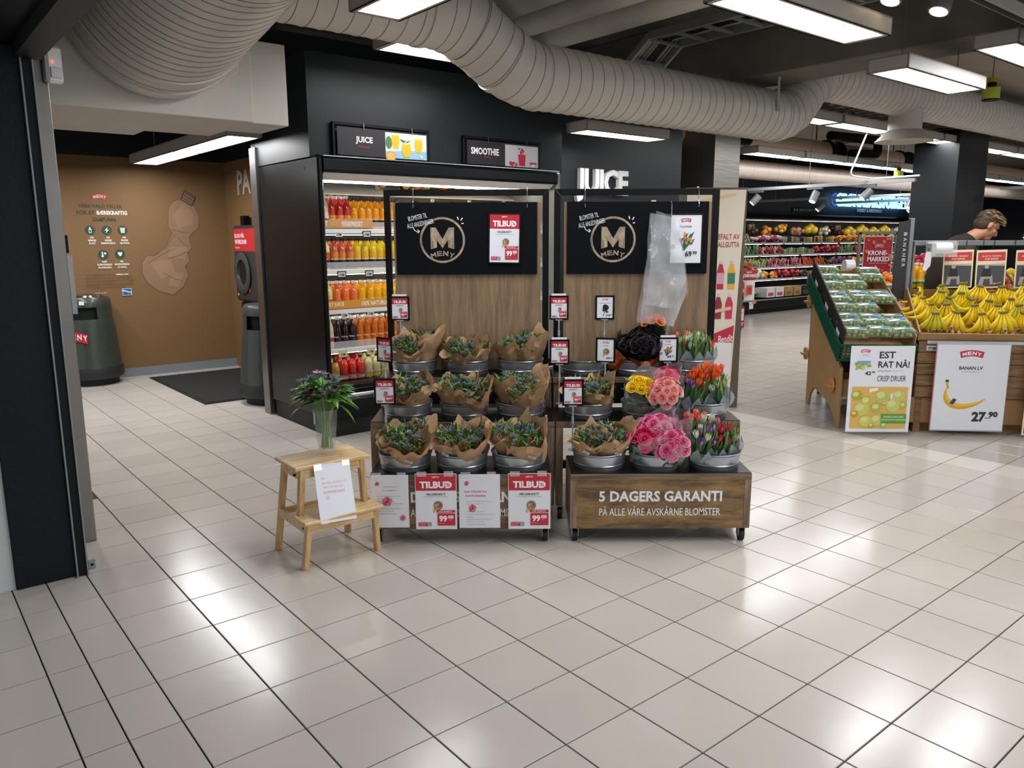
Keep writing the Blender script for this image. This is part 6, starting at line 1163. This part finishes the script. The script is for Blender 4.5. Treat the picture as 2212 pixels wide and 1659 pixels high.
def tbl(M0, w_, d, h, label, col='3a3a3c'):
    t = thing('produce_table', label, 'table'); t.matrix_world = M0; G().box(0, 0, h - .04, w_, d, h).build('table_top', M('8a8d90', .4, .3, name='table_grey'), t)
    G().box(.01, .02, .05, w_ - .01, .04, h - .04).build('front_board', M('8c2430', .5, name='red_board') if col == 'red' else M(col, .5, name='table_board'), t)
    for x in (.02, w_ - .06):
        for y in (.05, d - .09): G().box(x, y, 0, x + .04, y + .04, h - .04).build('leg', BLACK, t)
def TM(x, y, z, rz=0, rx=0): return Matrix.Translation((x, y, z)) @ Matrix.Rotation(math.radians(rz), 4, 'Z') @ Matrix.Rotation(math.radians(rx), 4, 'X')
OR = ball_mesh('orange', 'e8861c', .042); ON = ball_mesh('red_onion', '5a1830', .042, .85); TO = ball_mesh('net_onion', 'c9603a', .045, .85); AP = ball_mesh('red_apple', 'c8384a', .042, .9)
tbl(TM(3.12, 7.56, 0), .7, .38, 1.12, 'low produce table behind the grape crates'); crate(TM(2.98, 7.6, 1.121), .62, .33, .1, 'brown tray of melons behind the grape crates'); 
for i, (x, y, h, k, l) in enumerate(((3.12, 7.78, 'e0b81c', .075, 'large yellow melon in the tray behind the grapes'), (3.24, 7.84, 'e8c832', .06, 'smaller yellow melon beside the large one'), (3.36, 7.84, 'd9cbb0', .07, 'pale melon next to the yellow melons'), (3.47, 7.84, 'cfc0a4', .068, 'pale round melon at the end of the melon tray'), (3.06, 7.86, 'd8a02a', .06, 'orange yellow melon at the back of the melon tray'))):
    o = G().ell((0, 0, k * .8), (k * 1.25, k, k * .85), 18, 10).build('melon', M(h, .4, name='melon_' + h, noise_s=12, noise_a=.07), smooth=60, loc=(x, y, 1.133)); tag(o, l, 'melon')
t = thing('bag_roll', 'white roll of bags on a spindle behind the grape crates', 'bag roll', (3.3, 7.72, 1.30)); G().cyl((-.045, 0, 0), (.045, 0, 0), .06, n=24).build('plastic_roll', M('dcdde2', .3, name='bag_roll_white'), t, smooth=50); G().cyl((0, 0, -.16), (0, 0, -.06), .008, n=8).build('spindle', BLACK, t)
tbl(TM(3.55, 7.95, 0, -8), 1.0, .6, 1.0, 'produce table with red board under the oranges and onions', 'red')
crate(TM(3.56, 7.97, 1.001, -8, 8), .45, .5, .09, 'brown crate of oranges behind the grapes', 'b08a58'); heap(TM(3.57, 7.98, 1.04, -8, 8), 4, 4, .1, .042, OR, 'orange', 'orange fruit heaped beside the KRONEMARKED sign', 'orange', 'heap of oranges', 3)
crate(TM(4.02, 7.9, 1.001, -8, 8), .42, .5, .09, 'pale crate of red onions in front of the blade sign', 'b59468'); heap(TM(4.03, 7.92, 1.03, -8, 8), 4, 4, .1, .042, ON, 'red_onion', 'dark red onion in the crate beside the blade sign', 'onion', 'heap of red onions', 4)
tbl(TM(4.5, 8.35, 0, -8), .9, .7, .95, 'produce table under the netted onions', 'red')
crate(TM(4.5, 8.37, .951, -8, 28), .85, .65, .08, 'crate of netted onions and apples sloping behind the steel frame', 'a58358'); heap(TM(4.52, 8.39, .985, -8, 28), 8, 4, .1, .045, TO, 'onion', 'orange brown onion in the sloping crate behind the steel frame', 'onion', 'heap of brown onions', 5); heap(TM(4.52, 8.77, 1.18, -8, 28), 8, 3, .1, .042, AP, 'apple', 'bright red apple at the top of the sloping crate', 'apple', 'heap of red apples', 6)
t = thing('juice_box', 'black box holding yellow juice bottles behind the bananas', 'display box', (3.6, 7.1, .0)); G().box(0, 0, 0, .2, .22, 1.12).build('box_body', BLACK, t)
for i in range(4): put_bottle(kind('orange3'), (3.64 + .075 * (i % 2), 7.15 + .08 * (i // 2), 1.1205), 'yellow juice bottle standing on the black box behind the bananas', 'yellow bottles on the black box')
# KRONEMARKED frame
t = thing('market_sign', 'red KRONEMARKED sign in a grey frame among fruit pictures', 'sign', (4.0, 9.0, 0)); G().box(-.06, 0, .7, -.03, .03, 1.63).build('post', FR, t); G().box(.36, 0, .7, .39, .03, 1.63).build('post', FR, t); G().box(-.08, 0, 1.61, .41, .03, 1.64).build('top_rail', FR, t); G().box(-.08, -.1, .0, .41, .15, .7).build('base_box', M('8c2430', .5, name='red_board'), t)
s = Sheet(step=.001); s.rect(0, 1.08, .33, 1.59, 'd8c9c4').rect(.008, 1.088, .322, 1.582, 'b5263a'); r = random.Random(3)
for i in range(26):
    e = r.randrange(4); x, z = (r.uniform(.03, .3), r.uniform(1.52, 1.56)) if e == 0 else (r.uniform(.03, .3), r.uniform(1.1, 1.17)) if e == 1 else (r.choice((.03, .3)), r.uniform(1.1, 1.56)) if e == 2 else (r.uniform(.03, .3), r.uniform(1.17, 1.22)); k = r.uniform(.014, .022); s.disc(x, z, k, 'c9803c', n=12).disc(x, z, k * .6, 'e0a25a', n=10).disc(x, z, k * .25, '7c2a20', n=8)
s.arcband(.165, 1.475, .1, .035, .01, 'f0dcdc', None).arcband(.165, 1.475, .092, .028, .01, 'b5263a', 'MENY').text('KRONE-', .045, 1.375, .27, 1.43, 'f6ecec', .04).text('MARKED', .04, 1.305, .29, 1.36, 'f6ecec', .04).text('MER MAT FOR KRONENE', .06, 1.28, .27, 1.292, 'e8c8c8'); s.build('print', t, (0, -.002, 0)); G().box(0, 0, 1.08, .33, .004, 1.59).build('sign_board', PAPER, t)
# small brown sign, top right
t = thing('shelf_sign', 'brown KORT HOLDBARHET sign behind the reading man', 'sign', (5.55, 8.6, 1.0)); G().box(-.02, 0, 0, .45, .02, .62).build('dark_board', BLACK, t); s = Sheet(step=.001); s.rect(0, .5, .43, .61, 'b38c5c').text('KORT', .02, .57, .1, .595, 'f0ece4', .03).text('HOLDBARHET', .12, .57, .34, .595, '3f4a34', .03).text('LIKE GOD', .14, .525, .32, .55, '3f4a34', .03); s.build('print', t)
tbl(TM(5.1, 8.9, 0), 1.1, .7, 1.05, 'table of bagged fruit behind the reading man'); r = random.Random(9)
YP = ball_mesh('yellow_pepper', 'e8d21c', .05, 1.1)
heap(TM(5.15, 8.95, 1.05), 6, 2, .12, .05, YP, 'yellow_pepper', 'yellow pepper on the table behind the training posters', 'pepper', 'heap of yellow peppers', 7)
# ============================================================ BANNER STAND, BARREL, BIN
t = thing('banner_stand', 'tall cream cardboard banner stand with juice bottles behind the mixed flower rack', 'banner', (1.58, 7.2, 0)); G().box(0, 0, 0, .54, .35, 2.02).build('stand_body', M('5b4f40', .6, name='banner_side_brown'), t)
s = Sheet(step=.0012); s.poly([(.0, 0), (.46, 0), (.53, 2.0), (.0, 2.0)], 'd9d0bb')
for z in (1.86, .84):
    dx_ = 0 if z > 1 else -.05; s.line([(.05, z + .02), (.44, z + .1)], .03, 'd8bb8c').text('ANBEFALT AV', .2 + dx_, z - .3, .49 + dx_, z - .25, 'a83c44', .02).text('FOTBALLGUTTA', .2 + dx_, z - .37, .49 + dx_, z - .32, 'a83c44', .02)
    for i, (x, c_) in enumerate(((.33, 'b3263c'), (.43, 'e0a52c'))): s.poly([(x - .03, z - .75), (x + .03, z - .75), (x + .035, z - .6), (x + .015, z - .52), (x - .015, z - .52), (x - .035, z - .6)], c_).rect(x - .033, z - .7, x + .033, z - .6, ('c8a0a8', '2f7a5a')[i]).rect(x - .013, z - .52, x + .013, z - .49, 'c4b8d0')
    for i, (x, c_) in enumerate(((.32, '8c2438'), (.42, 'c22a55'))): s.poly([(x - .03, z - 1.02), (x + .03, z - 1.02), (x + .035, z - .88), (x + .015, z - .82), (x - .015, z - .82), (x - .035, z - .88)], c_).rect(x - .013, z - .82, x + .013, z - .79, 'c4b8d0')
    s.poly([(.0, z - 1.35), (.465, z - 1.25), (.475, z - 1.08), (.0, z - 1.28)], 'b3263c').text('Bendit', .33, z - 1.24, .47, z - 1.17, 'efe6e0', .01, .3, .12)
s.rect(0, 0, .46, .62, 'ddd9d8'); s.build('print', t, (0, -.001, 0))
bl = thing('barrel_table', 'black barrel with red M sign and juice bottles beside the steel column', 'barrel', (2.73, 9.9, 0)); G().lathe([(0, 0), (.17, 0), (.175, .02), (.185, .42), (.192, .44), (.185, .46), (.19, .8), (.2, .82), (.2, .84), (0, .84)], 32).build('barrel_body', M('202325', .4, name='barrel_black'), bl, smooth=40)
s = Sheet(step=.001); s.rect(-.02, 0, .15, .27, 'b32a34').text('M', .02, .09, .14, .24, 'f0eeee', .06).text('MENY', .01, .02, .145, .07, 'f0eeee', .04); s.build('logo_plate', bl, (.03, -.2, .47), (0, 0, .25))
for i in range(5): put_bottle(kind(('amber5', 'red1', 'orange4')[i % 3]), (2.62 + .065 * i, 9.82 + .04 * (i % 2), .8405), 'juice bottle standing on the black barrel', 'bottles on the black barrel')
t = thing('promotion_bin', 'white KRONEMARKED bin with red rim topped with sweet potatoes', 'bin', (4.85, 16.5, 0)); G().lathe([(.2, 0), (.2, .12), (0, .12)], 28).build('bin_foot', M('4a3a2c', .6, name='brown_foot'), t); G().lathe([(.25, .12), (.25, .72), (0, .72)], 32).build('bin_body', M('dfdfe2', .5, name='bin_white'), t); G().lathe([(.25, .72), (.29, .74), (.29, .92), (.26, .93), (0, .93)], 32).build('bin_rim', M('b3303a', .5, name='bin_red'), t)
s = Sheet(step=.003); s.text('KRONEMARKED', -.14, .78, .22, .85, 'f0e4e4', .05).text('MENY', -.02, .87, .1, .9, 'f0e4e4', .03).rect(.0, .42, .12, .62, 'd9692c').rect(.02, .44, .1, .58, 'c23a34').disc(.17, .28, .05, '9a5a34').disc(.17, .28, .038, 'd9b08a').text('25', .145, .26, .195, .3, '6a3420', .04); s.build('print', t, (0, -.3, 0))
r = random.Random(4)
for i in range(8): tag(G().ell((0, 0, 0), (.09, .05, .05), 10, 7).build('sweet_potato', M('a8542c', .6, name='sweet_potato_skin'), loc=(4.85 + r.uniform(-.16, .16), 16.5 + r.uniform(-.16, .16), .97 + .03 * (i % 3)), rot=(0, 0, r.uniform(0, 3)), smooth=60), 'sweet potato heaped on the white promotion bin', 'vegetable', 'sweet potatoes on the promotion bin')
# ============================================================ VEGETABLE CHILLER ALONG THE FAR WALL
vc = thing('vegetable_chiller', 'long black open vegetable chiller under the lit blue letters', 'chiller', F0, ANG)
G().box(9, 3.9, 0, 23, 4.25, .1).build('kick_plate', BLACK, vc); G().box(9, 3.86, .1, 23, 4.3, .27).build('front_apron', PAN, vc, bevel=.02); G().box(9, 3.85, .27, 23, 3.9, .3).build('bumper_rail', CHROME, vc)
G().box(9, 5.2, .27, 23, 5.28, 2.0).build('back_panel', M('2b2f2f', .6, name='dark_back'), vc); G().box(9, 4.2, 1.97, 23, 5.28, 2.1).build('canopy', PAN, vc, bevel=.03); G().box(9, 4.22, 1.95, 23, 4.28, 1.972).build('light_strip', WHITE, vc); G().box(9, 4.4, 1.955, 23, 4.44, 1.966).build('tube_light', EMS, vc)
VZ = (.3, .7, .95, 1.22, 1.48)
for i, z in enumerate(VZ[1:]):
    y0 = 4.15 + .06 * i; G().box(9, y0, z - .03, 23, 5.2, z - .01).build('shelf', M('3a3c3e', .5, name='shelf_dark'), vc); G().box(9, y0 - .02, z - .035, 23, y0, z + .005).build('shelf_lip', M('cfd3d6', .3, .4, name='shelf_lip_silver'), vc); G().box(9, y0 + .02, z - .042, 23, y0 + .04, z - .034).build('tube_light', M('fff6e8', .5, emit=6, name='shelf_tube_bright'), vc)
for k in range(60): a = 10.2 + .2 * k; z = VZ[1 + k % 4]; G().box(a, 4.1 + .06 * (k % 4), z - .045, a + .07, 4.125 + .06 * (k % 4), z - .005).build('price_tag', M('d8d8d4', .5) if k % 9 else M('b8303a', .5), vc)
def pack(seed, kind_, hs):
    r = random.Random(seed); g = G(); n = len(hs)
    if kind_ == 'bunch':
        for i in range(16): g.cyl((r.uniform(-.09, .09), r.uniform(-.05, .05), .0), (r.uniform(-.11, .11), r.uniform(-.05, .1), r.uniform(.12, .2)), r.uniform(.008, .016), r.uniform(.004, .012), 5, r.randrange(n))
    elif kind_ == 'balls':
        for i in range(14): k = r.uniform(.028, .045); g.ell((r.uniform(-.08, .08), r.uniform(-.05, .05), .03 + r.uniform(0, .1)), k, 8, 5, r.randrange(n))
    elif kind_ == 'big':
        for i in range(3): k = r.uniform(.055, .07); g.ell((-.08 + .08 * i, r.uniform(-.02, .02), .06 + .05 * (i == 1)), (k, k, k * 1.05), 10, 7, r.randrange(n))
    else:
        for i in range(3): g.box(-.1 + .068 * i, -.05, 0, -.045 + .068 * i, .05, .11 + .02 * r.random(), r.randrange(n), X=Matrix.Rotation(r.uniform(-.12, .12), 4, 'X'))
    return g.mesh('produce', [M(h, .4, name='produce_' + h) for h in hs], 50)
KD = [('spring_onions', 'bunch', ('d8d8c0', '6c8f48', '8fae5e')), ('radishes', 'balls', ('b8385a', 'd06a8a', 'e8dce0')), ('mushroom_pack', 'box', ('b99a4a', 'e0d3a8', '3a4878')), ('sliced_fruit', 'box', ('d9b43a', '3a3560', 'e8dcb0')), ('melons', 'big', ('d9b82c', 'c9a820', 'e0cc50')), ('peppers', 'balls', ('d8a02a', 'e0642a', 'd9c24a')), ('oranges', 'balls', ('e8892a', 'e09a3a', 'e8b04a')),
      ('herbs', 'bunch', ('4f7a48', '6f9460', '88a87a')), ('chillies', 'bunch', ('a82a3a', 'd8b8b8', 'c84a50')), ('salad_bag', 'box', ('7f9a68', 'a8b898', '5d7a4c')), ('meat_tomatoes', 'balls', ('b8303c', 'c84a48', '8c2030')), ('carrots', 'bunch', ('c9562e', 'd8784a', 'b8442a')), ('asparagus', 'bunch', ('9fae6a', 'c9c9a0', '7f9458')), ('rhubarb', 'bunch', ('8c2438', 'b34a5a', 'd8a8a8')), ('potato_bag', 'balls', ('b98a68', 'c9a488', '8f5f48')),
      ('red_cabbage', 'big', ('6a3560', '8c5080', '4a2a48')), ('cabbage', 'big', ('a3b886', '7f9a68', 'c4cfae')), ('lettuce', 'balls', ('9ab87a', '7ba05c', 'c9d8b0')), ('garlic', 'balls', ('d8d0c0', 'c0b4a4', 'e4ded2')), ('mushrooms_dark', 'balls', ('5a4a3a', '7a6a58', '3f342a')), ('apples', 'balls', ('b3303c', 'c9505a', 'd88a8a'))]
PM = {k[0]: [pack(i * 5 + j, k[1], k[2]) for j in range(2)] for i, k in enumerate(KD)}
ROW = {4: ['spring_onions'] * 5 + ['radishes'] * 5 + ['mushroom_pack'] * 4 + ['sliced_fruit'] * 5 + ['peppers'] * 3 + ['oranges'] * 3 + ['melons'] * 5 + ['garlic'] * 4 + ['radishes'] * 8, 3: ['herbs'] * 6 + ['chillies'] * 4 + ['salad_bag'] * 5 + ['meat_tomatoes'] * 5 + ['herbs'] * 3 + ['carrots'] * 6 + ['salad_bag'] * 5 + ['garlic'] * 6, 2: ['asparagus'] * 7 + ['rhubarb'] * 6 + ['carrots'] * 4 + ['mushrooms_dark'] * 2 + ['red_cabbage'] * 3 + ['melons'] * 2 + ['potato_bag'] * 6 + ['garlic'] * 8, 1: ['cabbage'] * 6 + ['oranges'] * 2 + ['meat_tomatoes'] * 4 + ['mushrooms_dark'] * 4 + ['herbs'] * 4 + ['potato_bag'] * 8 + ['apples'] * 6, 0: ['potato_bag'] * 2 + ['lettuce'] * 7 + ['apples'] * 6 + ['garlic'] * 5 + ['potato_bag'] * 6}
RN = ('bottom deck', 'lowest shelf', 'second shelf', 'third shelf', 'top shelf'); r = random.Random(31)
for lv, seq in ROW.items():
    for i, kd in enumerate(seq):
        a = 11.1 + (.245 if lv else .26) * i; o = put(kd.rstrip('0123456789'), PM[kd][i % 2]); tag(o, f'{kd.replace("_", " ")} on the {RN[lv]} of the far vegetable chiller', 'vegetable' if kd not in ('melons', 'oranges', 'apples', 'sliced_fruit') else 'fruit', f'{kd.replace("_", " ")} on the {RN[lv]}')
        p = W(a + r.uniform(-.02, .02), 4.3 + .06 * max(0, lv - 1) - (.13 if lv == 0 else 0), VZ[lv] - .008 + (.05 if lv == 0 else 0)); o.location = p; o.rotation_euler = (0, 0, ANG + r.uniform(-.2, .2)); o.scale = (1.15, 1.15, r.uniform(.9, 1.2))
for i in range(16):
    kd = ('garlic', 'mushrooms_dark', 'oranges', 'peppers', 'potato_bag', 'melons')[i % 6] if i not in (8, 9, 10) else 'melons'; o = put(kd, PM[kd][0]); tag(o, f'{kd.replace("_", " ")} hung above the top shelf of the far vegetable chiller', 'vegetable', f'{kd.replace("_", " ")} hanging above the top shelf'); o.location = W(12.0 + .62 * i, 4.75, 1.62 + .05 * (i % 2)); o.rotation_euler = (0, 0, ANG); o.scale = (1.8, 1.5, 1.5)
t = thing('hanging_rack', 'dark rear rack holding nets above the top vegetable shelf', 'rack', F0, ANG); G().box(10, 4.66, 1.59, 22.5, 5.18, 1.61).build('rack_board', M('3a3c3e', .5, name='shelf_dark'), t)
for i in range(7):
    t = thing('produce_carton', ('white carton hanging on the front rail of the bottom deck', 'brown carton hanging on the front rail of the bottom deck', 'black carton hanging on the front rail of the bottom deck')[min(2, i // 2)], 'carton', W(12.1 + .35 * i, 3.92, .32), ANG, group='cartons on the bottom deck'); G().box(0, 0, 0, .3, .3, .2).build('carton_body', M(('c9c9cc', 'c9c9cc', '9a7c48', '9a7c48', '1c1c1e', '1c1c1e', '1c1c1e')[i], .6), t); G().box(.05, -.003, .03, .25, 0, .1).build('carton_print', M(('b3484a', 'b3484a', '7a5c30', '7a5c30', '3a3a3c', '3a3a3c', '3a3a3c')[i], .6), t)
# lit letters
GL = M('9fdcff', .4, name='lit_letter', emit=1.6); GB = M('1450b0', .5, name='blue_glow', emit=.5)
t = raised('GRØNNSAKSTORGET', 15.22, 2.31, 18.85, 2.62, 4.22, GL, 'lit_sign', 'glowing blue white GRØNNSAKSTORGET letters on the slate wall', depth=.05, bold=-.0, spacing=1.0)
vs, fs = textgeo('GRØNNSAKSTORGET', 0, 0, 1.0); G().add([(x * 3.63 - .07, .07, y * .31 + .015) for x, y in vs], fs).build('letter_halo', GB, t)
raised('FERSKT & FRISTENDE', 16.4, 2.2, 17.65, 2.28, 4.3, M('b9bdc2', .5, name='pale_letter'), 'slogan_sign', 'small pale FERSKT & FRISTENDE lettering under the glowing letters', depth=.01, bold=.03)
for a in (13.5, 19.6, 21.3):
    t = thing('header_strip', 'thin black header strip with small white fruit icons over the vegetables', 'sign', W(a, 4.3, 2.14), ANG, group='header strips'); s = Sheet(step=.002); s.rect(0, 0, 1.25, .12, '14171a').text('FRUKT OG GRØNT', .3, .035, .85, .085, '9a9ca0', .02)
    for x in (.1, .2, .95, 1.08): s.disc(x, .06, .025, 'a9abad', n=7)
    s.build('print', t)
# ============================================================ THE MAN
SK = M('c08a6c', .5, name='skin', sss=.15); JK = M('2c2419', .75, name='olive_jacket', noise_s=30, noise_a=.12); TR = M('16181d', .8, name='dark_trousers')
pn = thing('person', 'man in a dark olive jacket bending over to read behind the bananas', 'person', (3.97, 7.3, 0), math.radians(-4)); pn.scale = (1.04, 1.04, 1.0)
def vox(g, name, mat, parent, size, sm=6, f=.6):
    o = g.build(name, mat, parent); m = o.modifiers.new('remesh', 'REMESH'); m.mode = 'VOXEL'; m.voxel_size = size; m.use_smooth_shade = True; s_ = o.modifiers.new('smooth', 'SMOOTH'); s_.factor = f; s_.iterations = sm; return o
def limb(g, pts, rs, n=12):
    pts = [Vector(p) for p in pts]
    for (p, a), (q, b) in zip(zip(pts, rs), zip(pts[1:], rs[1:])): g.cyl(p, q, a, b, n); 
    for p, a in zip(pts, rs): g.ell(p, a * 1.0, 12, 8)
g = G(); HC = Vector((.365, 0, 1.675)); HR = Matrix.Translation(HC) @ Matrix.Rotation(.62, 4, 'Y')
g.ell((-.012, 0, .03), (.098, .078, .098), 20, 14, X=HR); g.ell((.02, 0, -.035), (.078, .064, .085), 18, 12, X=HR); g.ell((.055, 0, -.085), (.042, .044, .038), 14, 10, X=HR); g.ell((.075, 0, .028), (.018, .05, .014), 12, 8, X=HR)
g.cyl(HR @ Vector((.088, 0, .02)), HR @ Vector((.115, 0, -.03)), .009, .015, 10); g.ell((.108, 0, -.032), (.016, .018, .012), 10, 8, X=HR); g.ell((.088, 0, -.062), (.014, .026, .007), 10, 8, X=HR); g.ell((.086, 0, -.078), (.014, .024, .008), 10, 8, X=HR)
for sy in (-1, 1): g.ell((-.01, sy * .08, -.008), (.018, .012, .034), 12, 8, X=HR); g.ell((.06, sy * .045, -.02), (.02, .018, .02), 10, 8, X=HR)
limb(g, [(.17, 0, 1.52), (.26, 0, 1.585), (.33, 0, 1.62)], [.062, .056, .056])
HAND = [((.36, -.2, 1.02), (.42, -.2, .985)), ((.36, .2, 1.04), (.42, .2, 1.0))]
for (w0, w1), sy in zip(HAND, (-1, 1)):
    w0, w1 = Vector(w0), Vector(w1); limb(g, [w0 - (w1 - w0) * .8, w0], [.028, .027]); g.ell((w0 + w1) / 2 + Vector((.01, 0, 0)), (.045, .018, .04), 12, 8)
    for k in range(4): b = w1 + Vector((.0, 0, .024 - .017 * k)); L_ = (.04, .045, .042, .033)[k]; limb(g, [b, b + Vector((L_ * .6, .004 * sy, -.008)), b + Vector((L_ * .95, .008 * sy, -.028))], [.009, .0085, .007], 8)
    limb(g, [w0 + Vector((.01, 0, .02)), w0 + Vector((.04, -.015 * sy, .045)), w0 + Vector((.065, -.012 * sy, .05))], [.011, .0095, .008], 8)
body = vox(g, 'body', SK, pn, .0058, 3, .5)
g = G(); limb(g, [(0, 0, .98), (.03, 0, 1.15), (.08, 0, 1.32), (.13, 0, 1.44)], [.15, .155, .165, .14], 18)
for sy in (-1, 1): limb(g, [(.12, sy * .1, 1.47), (.13, sy * .19, 1.44), (.16, sy * .25, 1.2), (.24, sy * .235, 1.09), (.33, sy * .2, 1.03)], [.085, .078, .062, .052, .044], 14)
limb(g, [(.14, 0, 1.5), (.2, 0, 1.53)], [.095, .082]); vox(g, 'jacket', JK, pn, .012, 5)
g = G(); g.lathe([(.07, 0), (.08, .02), (.082, .055), (.072, .06)], 24, X=Matrix.Translation((.185, 0, 1.5)) @ Matrix.Rotation(.75, 4, 'Y')).build('collar', M('15130f', .7, name='jacket_collar'), pn, smooth=60)
g = G(); limb(g, [(0, 0, .98), (0, 0, .9)], [.15, .15], 16)
for sy in (-1, 1): limb(g, [(0, sy * .08, .9), (.02, sy * .09, .5), (0, sy * .09, .1)], [.098, .07, .055], 14)
vox(g, 'trousers', TR, pn, .014, 5)
for sy in (-1, 1): G().ell((.06, sy * .09, .045), (.14, .05, .045), 14, 8).build('shoe', BLACK, pn, smooth=60)
r = random.Random(6); HAIR = M('4d3d2b', .6, name='brown_hair', noise_s=60, noise_a=.3); HL = M('97794f', .6, name='fair_hair_tips')
g = G(); g.ell((-.026, 0, .045), (.1, .0835, .094), 22, 14, 0, X=HR); g.ell((-.04, 0, .005), (.08, .078, .088), 20, 12, 0, X=HR); hb = vox(g, 'hair', HAIR, pn, .007, 8)
g = G()
for i in range(900):
    d = rv(r, -.75, 1)
    if d.z < .05 and d.x > -.3: continue
    if d.x > .75 and d.z < .5: continue
    p = HR @ Vector((-.028 + .097 * d.x, .081 * d.y, .04 + .09 * d.z)); fr = max(0, d.x + .2)
    t_ = HR.to_3x3() @ (Vector((.6 + .5 * fr, r.uniform(-.3, .3), .1)) + d * (.5 + .3 * fr)) if d.z > .15 else HR.to_3x3() @ Vector((-.25, d.y * .3, -1))
    leaf(g, p, t_, HR.to_3x3() @ d, r.uniform(.03, .05) * (1 + .5 * fr) * (1 if d.z > .15 else .45), .013, 1 if (r.random() < .25 + .5 * fr and d.z > .1) else 0, .25 if d.z > .15 else .05, 3)
g.build('hair_strands', [HAIR, HL], hb, smooth=60)
for sy in (-1, 1):
    G().ell((.079, sy * .034, .004), (.006, .012, .005), 10, 8, X=HR).build('eye', M('2a1c14', .2, name='eye_dark'), pn, smooth=60); G().box(.078, sy * .033 - .018, .022, .09, sy * .033 + .018, .027, X=HR).build('eyebrow', HAIR, pn, bevel=.002)
G().add([(.085, .0, .55), (.0, 0, 0), (0, 0, 0)], [(0, 1, 2)]) if False else None
t = thing('price_gun', 'white handheld label device on the rail before the reading man', 'device', (4.62, 7.0, 1.56)); G().box(-.1, -.02, 0, .08, .02, .012).box(.0, -.018, -.02, .05, .018, .03).build('device_body', WHITE, t, bevel=.004)
